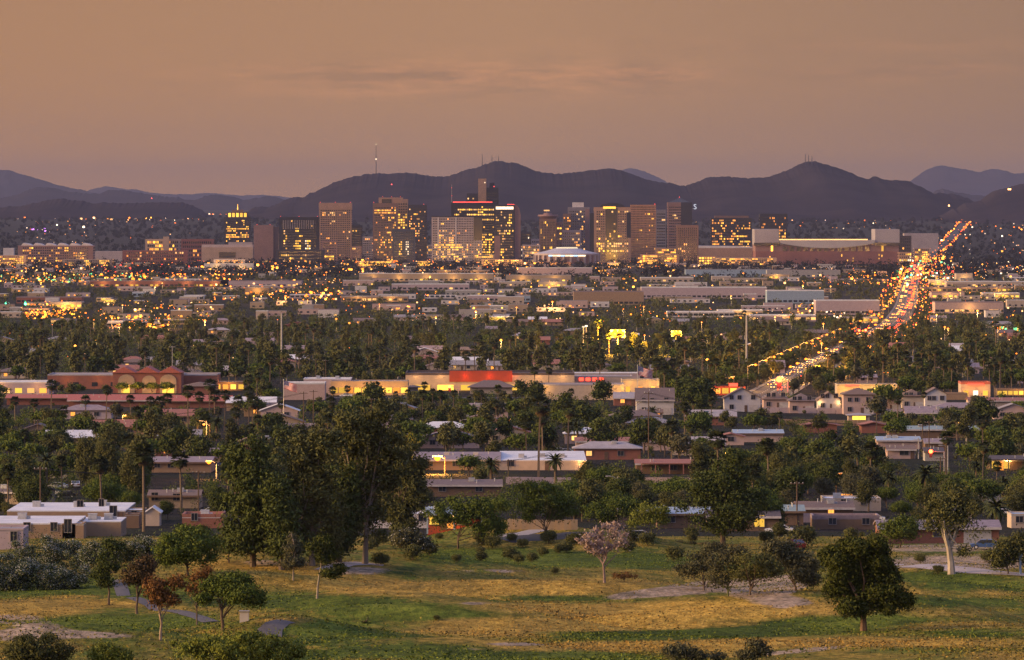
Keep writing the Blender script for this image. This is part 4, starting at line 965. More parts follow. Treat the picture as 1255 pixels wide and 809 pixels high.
# long red tile roofs in front of the store
gable(8, 90, 498, 491, 484, 16, 'rose', 'red', 'long low house with a dusty red roof below the store, leftmost', kind='x', D=2190, over=1)
gable(84, 196, 500, 493, 484, 18, 'rose', 'red', 'long low house with a dusty red roof below the gabled store', kind='x', D=2160, over=1)
gable(200, 282, 500, 493, 485, 16, 'rose', 'red', 'long low house with a dusty red roof, rightmost of the red roofs', kind='x', D=2150, over=1)
for i, (a, b_, yt) in enumerate(((76,104,480),(40,60,478))): pass
r = flat(262, 300, 480, 468, 14, 'tan', 'brown', 'small glowing kiosk with warm lights behind palms', name='kiosk', cat='kiosk', D=2400, par=.3, nw=4, lit='yoy', litp=1, wz=.6, ww=2, wh=1.8)
glow(r, 0, -3, 3, 3000)
r = flat(347, 398, 492, 469, 16, 'pink', 'white', 'pinkish store with a white roof edge beside the left flagpole', name='store', cat='store', D=2260, par=.6, trim='white')
flat(372, 430, 488, 464, 18, 'mauve', 'white', 'pale blue-white roofed store behind the left flag', name='store', cat='store', D=2340, par=.4, trim='white', ac=2)
r = flat(405, 500, 486, 467, 18, 'sand', 'pale', 'glowing restaurant behind dense palms', name='restaurant', cat='restaurant', D=2330, par=.4, nw=10, lit='yyo', litp=.9, wz=.8, ww=2.4, wh=2.0)
for xx in (-10,-3,5,11): glow(r, xx, -3.5, 3.2, 2600, (1,.5,.1), .5)
# the red-lit supermarket
D_ = 2400
r = flat(497, 704, 482, 457, 40, 'cream', 'dark', 'long supermarket with a broad glowing red wall panel', name='supermarket', cat='supermarket', D=D_, par=.9, trim='dark')
o = link('sign_panel', ubox(WM['red']), r, (-3.5, -.15, 3.4)); o.scale = (24, .25, 4.2)
for k in range(7):
    x = -28+k*9.3
    ls = lamp(local(r, x, -1.6, 5.6), 150 if -16 < x < 10 else 160, (1,.16,.05) if -16 < x < 10 else (1,.5,.16), .25)
for k in range(6):
    o = link('shopfront', ubox(LITY), r, (-26+k*9.0, -.14, .2)); o.scale = (6.2, .1, 2.0)
for k in range(9):
    glow(r, -30+k*7.2, -5, 2.6, 1500, (1,.52,.1), .4)
for a, b_, lb in ((576,628,'dark hipped roof pavilion before the supermarket, left one'),(500,512,'small hipped roof kiosk at the supermarket corner')):
    gable(a, b_, 484, 476, 466 if b_-a > 20 else 472, 10, 'cream', 'shingle', lb, name='pavilion', cat='pavilion', kind='h', D=2350, over=1.0)
r = flat(694, 775, 478, 461, 24, 'cream', 'pale', 'cream store with a small red glowing sign board', name='store', cat='store', D=2440, par=.5, trim='pale')
for k in range(4):
    o = link('sign_letter', ubox(LITR), r, (-7+k*2.6, -.15, 2.9)); o.scale = (1.7, .2, 1.2)
r = flat(660, 765, 498, 471, 22, 'cream', 'pale', 'broad blank cream-walled store left of the flag', name='store', cat='store', D=2260, par=.5, trim='pale')
for xx, p in ((-13,1800),(9,2200),(15,2400)): glow(r, xx, -2.5, 4.5, p, (1,.55,.12), .4)
r = flat(762, 808, 490, 465, 16, 'cream', 'teal', 'cream building with a green-grey roof behind the flagpole', name='store', cat='store', D=2330, par=.5, nw=3, lit='yo', litp=1, wz=1, ww=1.6, wh=2.2)
for xx in (-4,3,8): glow(r, xx, -3, 4, 2200, (1,.55,.12), .4)
flat(694, 800, 466, 457, 14, 'mauve', 'white', 'long low building with a bluish-white roof behind the cream stores', name='store', cat='store', D=2560, par=.3, trim='white', nw=4)
# fast food and fuel area by the signal
r = flat(864, 914, 488, 474, 14, 'red', 'brown', 'glowing red and yellow restaurant by the junction', name='restaurant', cat='restaurant', D=2330, par=.5, nw=5, lit='yoy', litp=1, wz=.6, ww=2.4, wh=2.0)
for xx in (-6,0,6): glow(r, xx, -3, 3.5, 2200, (1,.4,.08), .4)
o = link('sign_panel', ubox(LITR), r, (3.0, -.2, 3.2)); o.scale = (3.2, .2, 1.2)
r = flat(1026, 1100, 486, 471, 16, 'cream', 'brown', 'yellow-lit store with dark upper windows beside the boulevard', name='store', cat='store', D=2300, par=.6, wins=[(.35,2.3,3.6,.9),(.58,2.3,3.6,.9),(.78,2.3,3.6,.9)])
o = link('sign_panel', ubox(LITR), r, (-5.5, -.2, 3.8)); o.scale = (5, .2, .6)
for xx in (-9,-3,3,9): glow(r, xx, -3, 3.0, 2600, (1,.6,.10), .4)
r = flat(1178, 1214, 486, 468, 14, 'cream', 'red', 'store with a glowing red roof sign at the right', name='store', cat='store', D=2300, par=.9, trim='red', nw=3, lit='yWy', litp=1, wz=.6, ww=1.8, wh=1.8)
o = link('sign_panel', ubox(LITR), r, (0, -.2, 4.2)); o.scale = (6, .2, .8)
for xx in (-3,3): glow(r, xx, -3, 3.0, 2200, (1,.45,.12), .4)
r = flat(1222, 1275, 486, 477, 14, 'tan', 'brown', 'low row of yellow-lit shopfronts at the right end', name='store', cat='store', D=2320, par=.5, nw=8, lit='yy', litp=1, wz=.4, ww=1.6, wh=1.4)
glow(r, 0, -3, 3, 1800)
gable(1188, 1262, 506, 496, 488, 14, 'cream', 'tile', 'low cream house with a red tile roof at the right end of the row', kind='x', D=2150)
r = flat(1104, 1186, 497, 491, 12, 'tan', 'brown', 'low dark-roofed shop row behind the two-storey houses', name='store', cat='store', D=2260, par=.4)
glow(r, -8, -3, 3, 1500)
for (a, b_, yb, ye, yr, rf, lb) in ((932,962,458,450,442,'mauve','mauve-roofed low house beside the boulevard trees'),(1085,1112,432,426,420,'rose','rose-brown apartment block among trees'),
        (1165,1186,432,427,421,'pale','small pale gabled house at the edge of the tree belt'),(1105,1130,448,442,437,'mauve','dark gabled house among the belt trees'),
        (1178,1250,452,444,441,'pale','long pale low roof at the right'),(1232,1262,470,462,456,'mauve','pale gabled store at the right edge'),(1050,1075,470,464,459,'mauve','dark roofed house behind the yellow store'),(1166,1190,438,430,424,'white','white-roofed house beside the small gable')):
    gable(a, b_, yb, ye, yr, 14, 'rose' if rf == 'rose' else 'mauve', 'tile' if rf == 'rose' else rf, lb, kind='x', wins=[(.3,1.2,1.4,1.2),(.7,1.2,1.4,1.2)])

# trees glowing in the shop lamps before the gabled store
for px, py_ in ((150,478),(168,480),(186,479),(204,481)):
    x_, D_ = pyD(px, 484); x_ = xat(px, 2348)
    tree('mesquite', px, 2346, 4.6, 'small lamp-lit tree before the gabled store, %s' % {150:'leftmost of four',168:'second of four',186:'third of four',204:'rightmost of four'}[px], lod=1)
    lamp((x_, 2341, CAMZ+float(gnd(x_, 2341))+2.5), 900, (1,.46,.06), .3)
# ------------------------------------------------------------------ zone F: downtown
def facade_mat(name, c, v=.8): return M('facade_'+name, c, tuple(x*v for x in c), scale=.08, rough=.7, spec=.3)
FM = {'dark': facade_mat('dark', (.030,.026,.032)), 'brown': facade_mat('brown', (.19,.11,.085)), 'tan': facade_mat('tan', (.34,.21,.15)), 'beige': facade_mat('beige', (.38,.27,.21)),
      'pale': facade_mat('pale', (.40,.33,.34)), 'rose': facade_mat('rose', (.24,.14,.13)), 'grey': facade_mat('grey', (.20,.18,.21)), 'white': facade_mat('white', (.62,.57,.58)),
      'black': facade_mat('black', (.012,.012,.018)), 'blue': facade_mat('blue', (.05,.06,.09)), 'copper': facade_mat('copper', (.40,.20,.11)), 'red': facade_mat('red', (.20,.07,.06))}
DG = M('dark_glass', (.015,.016,.022), rough=.15, spec=.7)
TL = {'y': E('tower_yellow', (1,.50,.06), 2.3, vary=.6), 'o': E('tower_orange', (1,.36,.06), 1.8, vary=.6), 'w': E('tower_warm', (1,.52,.17), 1.6, vary=.6), 'W': E('tower_white', (1,.78,.5), 1.9, vary=.5),
      'r': E('tower_red', (1,.08,.06), 3.0), 'b': E('tower_blue', (.5,.75,1), 2.0)}
def winbox(mat, _c={}):
    if mat.name not in _c: _c[mat.name] = MB().box(-.5,.5,-.5,.5,-.5,.5).data('pane_'+mat.name, mat)
    return _c[mat.name]
def tower(px0, px1, yt, label, fac, D=11000, dep=30, yb=330, floors=None, cols=None, win='dark', lit=.15, lc='yw', rows=None, grid=True, rot=0, seed=0, margin=.06, ws=.62, hs=.5, top=None, name='office_tower', cat='tower', zones=None, group=None):
    """a tower; grid of dark panes (one mesh) plus the lit windows"""
    rs = random.Random(seed + int(px0*7))
    w = (px1-px0)/ppm(D); zg = onground((px0+px1)/2, D).z; h = zat(yt, D)-zg
    r = thing(name, label, cat, (xat((px0+px1)/2, D), D, zg), rot, group)
    BLD.append((xat(px0,D)-2, xat(px1,D)+2, D-2, D+dep+2))
    MB().box(-w/2, w/2, 0, dep, -4, h).build('wall', FM[fac], r)
    fl = floors or max(3, int(h/3.9)); fh = (h*(1-margin*1.2))/fl; nc = cols or max(3, int(w/4.2)); cw = w*(1-margin*2)/nc
    g = MB(); L_ = {}
    big = []
    for i in range(fl):
        z = h*margin*.2 + fh*(i+.5)
        for j in range(nc):
            x = -w/2 + w*margin + cw*(j+.5)
            if grid: g.box(x-cw*ws/2, x+cw*ws/2, -.12, -.01, z-fh*hs/2, z+fh*hs/2)
        yy = HY - (zg+z-CAMZ)*F/D
    if grid:
        nside = max(2, int(dep/5)); sd_ = dep/nside
        for sg in (-1, 1):
            for i in range(fl):
                z = h*margin*.2 + fh*(i+.5)
                for j in range(nside):
                    y = sd_*(j+.5)
                    g.box(min(sg*w/2, sg*(w/2+.12)), max(sg*w/2, sg*(w/2+.12)), y-sd_*.3, y+sd_*.3, z-fh*hs/2, z+fh*hs/2)
        o = g.build('windows', DG, r); o['kind'] = 'stuff'
    # lit windows: (i, j, colour); up to 100 as parts of their own, the rest one stuff part
    cells = []
    for i in range(fl):
        rowp = lit
        if rows and i in rows: rowp = rows[i] if isinstance(rows, dict) else .9
        j = 0
        while j < nc:
            run = rs.choice((1,1,1,2)) if rowp < .5 else rs.choice((2,3,4))
            if rs.random() < rowp:
                for q in range(j, min(nc, j+run)): cells.append((i, q, rs.choice(lc)))
            j += run
    if zones:
        for (f0, f1, c0, c1, p, c) in zones:    # fractions from the bottom / left
            for i in range(int(f0*fl), max(int(f0*fl)+1, int(round(f1*fl)))):
                for j in range(int(c0*nc), max(int(c0*nc)+1, int(round(c1*nc)))):
                    if rs.random() < p*.8: cells.append((i, j, rs.choice(c)))
    seen = {}
    for i, j, c in cells: seen[(i, j)] = c
    items = list(seen.items()); rs.shuffle(items)
    rest = MB(); mats_ = [TL['y'], TL['w'], TL['o'], TL['W']]; mk = 'ywoW'
    for k, ((i, j), c) in enumerate(items):
        z = h*margin*.2 + fh*(i+.5); x = -w/2 + w*margin + cw*(j+.5); bw = cw*(ws+.06); bh = fh*(hs+.06)
        if k < 100:
            o = link('lit_window', winbox(TL[c]), r, (x, -.16, z)); o.scale = (bw, .2, bh)
        else: rest.box(x-bw/2, x+bw/2, -.26, -.06, z-bh/2, z+bh/2, m=mk.index(c) if c in mk else 0)
    if rest.v: o = rest.build('lit_windows', mats_, r); o['kind'] = 'stuff'
    r['_w'] = w; r['_h'] = h
    return r
def add(r, name, x0, x1, y0, y1, z0, z1, mat):
    MB().box(x0, x1, y0, y1, z0, z1).build(name, mat, r)
def pm(p, D=11000): return p/ppm(D)     # photo pixels to metres
def beacon(r, x, z, y=1, s=.9): 
    o = link('beacon', winbox(TL['r']), r, (x, y, z)); o.scale = (s, s, s)

# 1 lit-crown tower
r = tower(275,307,266,'dark tower with a glowing yellow crown and a spire','dark', D=11200, dep=28, rows={3:.3,4:.5,11:1.0,12:.5,15:.9,9:.4}, lit=.12, lc='yyo', cols=16, floors=20)
w = r['_w']; h = r['_h']
MB().prism([(-w*.46,h),(w*.46,h),(w*.36,h+pm(6)),(-w*.36,h+pm(6))], 2, 26).build('crown', FM['dark'], r)
for k in range(5): 
    o = link('crown_light', winbox(TL['y']), r, (-w*.3+k*w*.15, 1.0, h+pm(2.5))); o.scale = (w*.1, 1.6, pm(5))
add(r, 'crown_cap', -w*.22, w*.22, 8, 20, h+pm(6), h+pm(9), FM['brown']); MB().tube([(0,12,h+pm(9)),(0,12,h+pm(16))], [.8,.3], 5).build('spire', TL['y'], r)
# low beige halls
r = tower(247,310,303,'broad beige hall with a dark inset gallery in its front','beige', D=10900, dep=40, grid=False, lit=0, name='hall', cat='building', floors=2, cols=3)
add(r, 'gallery', -pm(10), pm(10), -.4, -.02, pm(6), pm(13), DG); add(r, 'roof', -r['_w']*.5, r['_w']*.5, 10, 38, r['_h'], r['_h']+pm(3), FM['pale'])
r = tower(280,309,297,'pale flat-topped block behind the beige hall','pale', D=11000, dep=30, grid=False, lit=0, name='block', cat='building')
# 3 blank brown
r = tower(311,335,276,'blank brown windowless tower','rose', D=11000, dep=26, grid=False, lit=0); beacon(r, -pm(8), r['_h']+1); beacon(r, pm(8), r['_h']+1)
add(r, 'side_wing', pm(12.02), pm(18), 4, 24, -4, r['_h']-pm(2), FM['brown'])
tower(336,343,286,'thin pale slab between the brown and the black tower','beige', D=11300, dep=16, grid=False, lit=0, name='slab_block', cat='building')
# 4 black frame
r = tower(342,391,266,'black framed tower with ribbed top and yellow light columns','black', D=10900, dep=30, cols=18, floors=17, lit=.04, lc='yy', zones=[(.0,.55,.42,.55,.8,'y'),(.35,.55,.7,.82,.75,'yW'),(.0,.12,.05,.95,.5,'yw'),(.3,.75,.06,.14,.4,'yw'),(.75,.8,.42,.5,1,'y')])
h = r['_h']; w = r['_w']
for k in range(14):
    add(r, 'rib', -w*.40+k*w*.8/14, -w*.40+k*w*.8/14+w*.022, -.5, -.3, h*.74, h*.93, FM['grey'])
beacon(r, -w*.46, h+1); beacon(r, w*.46, h+1); beacon(r, 0, h+1)
tower(338,398,306,'low dark podium in front of the black framed tower','dark', D=10800, dep=20, cols=20, floors=4, lit=.12, lc='yw', name='podium_block', cat='building')
# 5 tan grid
r = tower(391,431,249,'tan tower of square dark windows with a plain band at its top','tan', D=11200, dep=34, cols=16, floors=26, lit=.05, lc='ow', margin=.04, ws=.6, hs=.55, zones=[(.83,.87,.1,.9,.5,'ow')])
h = r['_h']; w = r['_w']; add(r, 'top_band', -w/2-.4, w/2+.4, -.5, 34.5, h-pm(8), h+.5, FM['tan'])
for k in range(3): beacon(r, (-.46+.46*k)*w, h+1.4)
tower(394,413,295,'low brown block before the tan tower','rose', D=10900, dep=20, cols=9, floors=8, lit=.1, lc='yo', name='office_block', cat='building')
tower(397,410,312,'small lit storey block at the foot of the tan tower','brown', D=10750, dep=14, cols=6, floors=3, lit=.7, lc='y', name='office_block', cat='building')
tower(431,444,276,'slim black tower beside the tan one','black', D=11200, dep=24, cols=6, floors=14, lit=.02, zones=[(.86,.95,.1,.9,.8,'y')], yb=330)
tower(431,443,302,'copper-brown block under the slim black tower','rose', D=10900, dep=20, cols=5, floors=6, lit=.1, name='office_block', cat='building')
tower(444,461,290,'pale pinkish apartment block','pale', D=11300, dep=20, cols=7, floors=10, lit=.12, lc='wo', name='apartment_block', cat='building')
# 7 cluster
r = tower(457,487,249,'wide dark twin tower, left half with ragged orange windows','brown', D=11100, dep=34, cols=14, floors=22, lit=.12, lc='ooy', rows={19:.6,20:.7,17:.4}, zones=[(0,.5,.0,1,.25,'oy')]); h = r['_h']
add(r, 'top_block', pm(-8), pm(22), 4, 32, h, h+pm(7), FM['tan']); add(r, 'louvre', pm(-4), pm(8), 3.3, 3.98, h-pm(1), h+pm(5), DG)
for k in range(4): beacon(r, pm(-14+k*11), h+pm(8 if k else 1))
r = tower(487,500,244,'narrow middle shaft of the dark twin tower','tan', D=11150, dep=30, cols=4, floors=22, lit=.1, lc='o', zones=[(.5,.8,.0,1,.6,'y')])
r = tower(500,523,251,'wide dark twin tower, right half with broken yellow rows','dark', D=11100, dep=34, cols=11, floors=22, lit=.08, lc='wo', zones=[(.35,.9,.0,.6,.45,'wyo')]); h = r['_h']; beacon(r, pm(8), h+1)
tower(481,509,281,'blue-black slab with two strips of lit windows','blue', D=10900, dep=20, cols=12, floors=13, lit=.01, zones=[(.25,.7,.28,.38,.95,'y'),(.25,.7,.62,.72,.9,'W')])
tower(522,530,300,'small pale block between the slab and the hotel','pale', D=11300, dep=12, cols=3, floors=5, lit=.2, name='office_block', cat='building')
# 8 hotel pale grid
r = tower(529,591,266,'pale gridded hotel with orange-lit rooms in a dark frame','pale', D=10900, dep=28, cols=30, floors=19, lit=.06, lc='yo', margin=.02, zones=[(.3,.75,.12,.45,.5,'oyw'),(.08,.4,.05,.75,.7,'yw'),(.36,.42,.12,.6,.95,'y')])
h = r['_h']; w = r['_w']; add(r, 'frame', -w*.38, -w*.36, -.6, -.3, h*.38, h, FM['white']); add(r, 'frame', -w*.03, -w*.01, -.6, -.3, h*.38, h, FM['white']); add(r, 'roof_slab', -w/2-.5, w/2+.5, -.7, 28.5, h+.002, h+1.6, FM['black'])
add(r, 'dark_corner', w*.33, w*.5+.3, -.5, -.27, h*.5, h, DG)
# 9 red roofline
r = tower(553,609,248,'dark glass tower with a red neon roofline','black', D=11100, dep=34, cols=22, floors=22, lit=.05, lc='yw', rows={20:.75,18:.55,16:.6,13:.45,10:.4,7:.3}, zones=[(.1,.5,.72,.98,.8,'y'),(.0,.1,.6,1,.7,'y')])
h = r['_h']; w = r['_w']
for z0, x0, x1 in ((h+.3,-w*.46,w*.40),): 
    o = link('neon', winbox(TL['r']), r, ((x0+x1)/2, -.4, z0)); o.scale = (x1-x0, .5, 1.5)
MB().tube([(-w*.49,6,h),(-w*.49,6,h+pm(22))], [.5,.3], 4).build('antenna', STEEL, r); beacon(r, -w*.49, h+pm(18), 6); beacon(r, -w*.49, h+pm(8), 6)
# 10 tallest
r = tower(586,596,219,'tallest tower, a plain tan slab','tan', D=11400, dep=30, grid=False, lit=0); o = link('beacon', winbox(TL['W']), r, (pm(3.4), -.6, r['_h']-pm(5))); o.scale = (1.6,1,1.6)
r = tower(596,611,230,'black upper tower joined to the tall tan slab','black', D=11350, dep=34, cols=6, floors=26, lit=.03); beacon(r, pm(2), r['_h']+2, s=1.6)
tower(600,606,224,'small dark lift block on the tallest tower','dark', D=11420, dep=14, grid=False, lit=0, name='lift_block', cat='building')
tower(572,586,237,'dark stepped block left of the tan slab','dark', D=11400, dep=30, cols=6, floors=24, lit=.03, rows={23:.3})
# 11 curved
r = tower(606,631,251,'dark tower with a bright top band and yellow windows','dark', D=11000, dep=28, cols=11, floors=20, lit=.07, lc='yw', zones=[(.5,.9,.05,.95,.42,'yw'),(.0,.22,.25,.45,.9,'y'),(.22,.4,.3,.9,.25,'yw')])
h = r['_h']; w = r['_w']; o = link('light_band', winbox(TL['W']), r, (0, -.35, h-pm(4))); o.scale = (w*.86, .4, pm(3.4))
b = MB(); b.prism([(w/2+.02,-4),(w/2+pm(7),-4),(w/2+pm(7),h-pm(12)),(w/2+pm(5.5),h-pm(5)),(w/2+pm(3),h-pm(1)),(w/2+.02,h+pm(1))], 2, 26); b.build('curved_side', FM['rose'], r)
o = link('neon', winbox(TL['r']), r, (w*.3, -.4, h+.6)); o.scale = (w*.35, .5, 1.0)
tower(606,613,289,'narrow brown shaft at the foot of the bright-topped tower','rose', D=10850, dep=12, grid=False, lit=0, name='shaft_block', cat='building')
tower(638,651,284,'small dark tower with scattered white windows','dark', D=11300, dep=22, cols=7, floors=9, lit=.25, lc='wW')
tower(651,661,293,'low pale block beside the round-topped tower','pale', D=11400, dep=18, cols=4, floors=6, lit=.15, name='office_block', cat='building')
# 13 round-topped
r = tower(661,682,268,'brown ribbed tower with a flat round restaurant on top','brown', D=11000, dep=26, cols=10, floors=16, lit=.04, lc='y', ws=.4, hs=.8)
h = r['_h']; w = r['_w']; b = MB(); b.tube([(0,13,h+.01),(0,13,h+pm(3))], [pm(8),pm(13)], 20); b.tube([(0,13,h+pm(3)),(0,13,h+pm(5))], [pm(13),pm(12)], 20); b.tube([(0,13,h+pm(5)),(0,13,h+pm(7))],[pm(6),pm(5)],14); b.build('round_restaurant', FM['rose'], r)
o = link('roof_sign', winbox(TL['w']), r, (-2, 10, h+pm(10))); o.scale = (pm(7), 1, pm(1.6))
MB().tube([(-2,11,h+pm(7)),(-2,11,h+pm(9.4))], .5, 4).build('sign_mast', STEEL, r)
tower(682,689,272,'narrow ochre side of the round-topped tower','rose', D=11020, dep=24, cols=2, floors=14, lit=.2, lc='y')
# 14 stepped apartment
r = tower(696,723,254,'grey stepped apartment tower with a white lift head','grey', D=11200, dep=26, cols=11, floors=20, lit=.12, lc='wwo'); h = r['_h']
add(r, 'lift_head', -pm(8), pm(6), 3, 20, h, h+pm(6), FM['white']); add(r, 'balcony_stack', pm(8), pm(13), -1.2, -.02, 5, h-pm(2), FM['rose'])
r = tower(688,712,282,'lower pinkish stepped wing of the apartment tower','pale', D=11050, dep=20, cols=9, floors=10, lit=.2, lc='wo'); r = tower(690,700,262,'lit left shoulder of the apartment tower','brown', D=11180, dep=20, cols=4, floors=16, lit=.2, lc='wo')
o = link('neon', winbox(TL['W']), r, (pm(3), -.4, r['_h']*.55)); o.scale = (pm(7), .4, pm(4))
# 15 tan with dark centre
r = tower(728,773,254,'tan tower with a dark glass centre and a glowing top sign','tan', D=10900, dep=34, cols=15, floors=21, lit=.10, lc='wy', ws=.6, hs=.6, zones=[(.2,.26,.0,1,.7,'yw'),(.32,.4,.0,1,.4,'w'),(.36,.6,.35,.62,.5,'yw')])
h = r['_h']; w = r['_w']; add(r, 'dark_centre', -w*.19, w*.14, -.1, .3, h*.04, h*.985, DG); add(r, 'dark_side', -w*.5-pm(5), -w*.5-.02, 3, 30, -4, h-pm(7), FM['black']); add(r, 'shoulder', w*.5-pm(5), w*.5+.3, -.4, 8, h*.45, h-pm(6), FM['black'])
b = MB(); b.prism([(-w*.36,h+.003),(w*.36,h+.003),(w*.28,h+pm(3)),(w*.12,h+pm(5)),(-w*.12,h+pm(5)),(-w*.28,h+pm(3))], 1, 32); b.build('vaulted_top', FM['black'], r)
o = link('sign_panel', winbox(TL['y']), r, (-w*.08, -.5, h-pm(.5))); o.scale = (w*.34, .6, pm(2.6))
# 16..21
r = tower(773,804,251,'copper-toned tower with a dense grid of small windows','copper', D=11050, dep=30, cols=18, floors=24, lit=.05, lc='oy', ws=.5, hs=.5, margin=.02); beacon(r, r['_w']*.45, r['_h']+1, s=1.3)
tower(804,816,257,'grey banded tower behind the copper one','grey', D=11400, dep=24, cols=5, floors=16, lit=.06, lc='w', ws=.9, hs=.4)
r = tower(818,848,248,'brown-violet tower with a pyramid cap','rose', D=11200, dep=32, cols=12, floors=20, lit=.03, lc='w', ws=.85, hs=.4); w = r['_w']; h = r['_h']
b = MB(); ap = (0,16,h+pm(6)); c4 = [(-w*.42,2,h+.01),(w*.42,2,h+.01),(w*.42,30,h+.01),(-w*.42,30,h+.01)]
for k in range(4): b.poly([c4[k], c4[(k+1)%4], ap])
b.build('pyramid_cap', FM['blue'], r); beacon(r, 0, h+pm(6.5), 16, 1.3)
tc = bpy.data.curves.new('sign_letter', 'FONT'); tc.body = 'S'; tc.size = pm(9); tc.extrude = .4; tc.align_x = 'CENTER'; tc.materials.append(E('letter_white', (.8,.85,1), 1.0))
tt_ = bpy.data.objects.new('tmp', tc); COL.objects.link(tt_); bpy.context.view_layer.update(); sm_ = bpy.data.meshes.new_from_object(tt_.evaluated_get(bpy.context.evaluated_depsgraph_get())); bpy.data.objects.remove(tt_)
o = link('sign_letter', sm_, r, (w*.5+pm(4), 2, h-pm(8.5))); o.rotation_euler = (R(90), 0, 0); MB().tube([(w*.5,3,h-pm(8)),(w*.5+pm(2.6),3,h-pm(8))], .4, 4).build('sign_bracket', STEEL, r)
add(r, 'dark_half', w*.05, w*.5+.2, -.3, -.14, h*.02, h, FM['dark'])
tower(829,856,276,'dark brown tower nearest on the right of the centre','brown', D=10700, dep=24, cols=10, floors=16, lit=.07, lc='wo', ws=.5, hs=.7)
r = tower(871,921,267,'broad dark tower with long broken rows of light','dark', D=11100, dep=34, cols=26, floors=16, lit=.28, lc='ooy', margin=.03, rows={9:.7,5:.6,7:.6}); add(r, 'penthouse', -pm(20), pm(22), 6, 26, r['_h'], r['_h']+pm(2.5), FM['brown'])
tower(931,965,262,'square dark tower behind the ballpark, lit at its lower floors','dark', D=11300, dep=34, cols=18, floors=14, lit=.10, lc='o', zones=[(.2,.75,.0,1,.42,'oyw')])
# other skyline blocks
tower(178,221,293,'framed office block with rows of warm windows at the left','beige', D=11000, dep=30, cols=16, floors=6, lit=.45, lc='yo', name='office_block', cat='building', ws=.7, hs=.6)
tower(200,207,290,'stair tower on the framed office block','beige', D=10990, dep=10, grid=False, lit=0, name='stair_tower', cat='building')
tower(221,262,293,'dark red brick block beside the framed offices','red', D=11100, dep=30, cols=14, floors=5, lit=.08, lc='o', name='office_block', cat='building')
r = tower(150,230,307,'low red-brown halls before the framed offices','red', D=10700, dep=40, cols=26, floors=4, lit=.1, lc='ow', name='hall', cat='building')
r = tower(22,114,301,'long terraced hall with a saw-tooth white roof','rose', D=10500, dep=50, cols=30, floors=7, lit=.16, lc='oy', name='hall', cat='building', zones=[(.1,.4,.05,.95,.3,'oy')]); w = r['_w']
for k in range(6):
    x = -w*.46+k*w*.16
    MB().prism([(x,r['_h']+.01),(x+w*.145,r['_h']+.01),(x+w*.10,r['_h']+pm(2)),(x+w*.03,r['_h']+pm(3))], 1, 46).build('roof_tooth', FM['white'], r)
tower(-20,32,313,'multi-storey parking deck glowing orange at far left','beige', D=10300, dep=40, cols=18, floors=5, lit=.6, lc='oy', name='parking_deck', cat='building')
tower(4,17,304,'white plant block above the parking deck','white', D=10600, dep=20, grid=False, lit=0, name='plant_block', cat='building')
tower(76,138,318,'low terrace of lit storeys below the saw-tooth hall','beige', D=10200, dep=30, cols=26, floors=3, lit=.6, lc='oy', name='terrace_block', cat='building')
tower(116,158,308,'pale blue-roofed low hall','pale', D=10900, dep=60, grid=False, lit=0, name='hall', cat='building')
# arena: drum with a low dome and a glowing roof ring
D_ = 10700; zg = onground(695, D_).z
r = thing('arena', 'round arena with a low pale dome and a glowing roof ring', 'arena', (xat(695, D_), D_+60, zg))
R0 = pm(42, D_); hb = zat(313, D_)-zg
MB().tube([(0,0,-4),(0,0,hb)], R0*.92, 40).build('wall', FM['rose'], r)
MB().tube([(0,0,hb+.01),(0,0,hb+pm(2))], R0*.96, 40).build('eave_band', FM['pale'], r)
b = MB(); b.tube([(0,0,hb+pm(2)+.01),(0,0,hb+pm(5)),(0,0,hb+pm(8))], [R0*.94,R0*.62,R0*.36], 40); b.build('roof', M('dome_metal', (.46,.44,.48), (.38,.36,.4), scale=.05, rough=.5), r)
b = MB(); b.tube([(0,0,hb+pm(8)+.01),(0,0,hb+pm(9.4))], [R0*.33,R0*.30], 32); b.build('roof_ring', TL['W'], r)
for k in range(9):
    a = -math.pi/2 + (k-4)*.13; o = link('sign_segment', winbox(TL['W'] if k % 3 else TL['b']), r, (R0*.975*math.cos(a), R0*.975*math.sin(a), hb-pm(.5))); o.scale = (pm(4.6), 2, pm(1.6)); o.rotation_euler = (0,0,a+math.pi/2)
for k in range(14):
    a = math.pi + math.pi*(k+.5)/14; o = link('buttress', winbox(FM['pale']), r, (R0*.95*math.cos(a), R0*.95*math.sin(a), hb/2)); o.scale = (3, 4, hb); o.rotation_euler = (0,0,a+math.pi/2)
BLD.append((xat(650,D_), xat(740,D_), D_-10, D_+130))
# ballpark
D_ = 10600; zg = onground(1015, D_).z; w = pm(176, D_); hb = zat(300, D_)-zg; ppx = pm(1, D_)
r = thing('ballpark', 'huge ballpark with a curved white roof between two pale end blocks', 'stadium', (xat(1014, D_), D_, zg))
MB().box(-w/2, w/2, 0, 150, -4, hb-ppx*8).build('lower_wall', M('ballpark_brick', (.22,.10,.09), (.16,.07,.065), scale=.05), r)
MB().box(-w/2, w/2, 6, 150, hb-ppx*8+.01, hb).build('upper_wall', FM['rose'], r)
for k in range(13):
    x = -w*.31+k*w*.62/13; add(r, 'arched_bay', x, x+w*.032, 5.2, 5.98, hb-ppx*9, hb-ppx*2.2, DG)
for sx in (-1, 1):
    x = sx*w*.42
    add(r, 'end_block', x-w*.085, x+w*.085, 10, 120, hb+.01, hb+ppx*19, M('ballpark_white', (.33,.31,.35), (.27,.25,.29), scale=.03, rough=.6))
    add(r, 'dark_band', x-w*.09, x+w*.09, 3, 5.9, hb-ppx*1.2, hb+ppx*2.5, DG)
    o = link('lit_niche', winbox(TL['y']), r, (sx*w*.385, 5, hb-ppx*4)); o.scale = (ppx*2.5, .8, ppx*8)
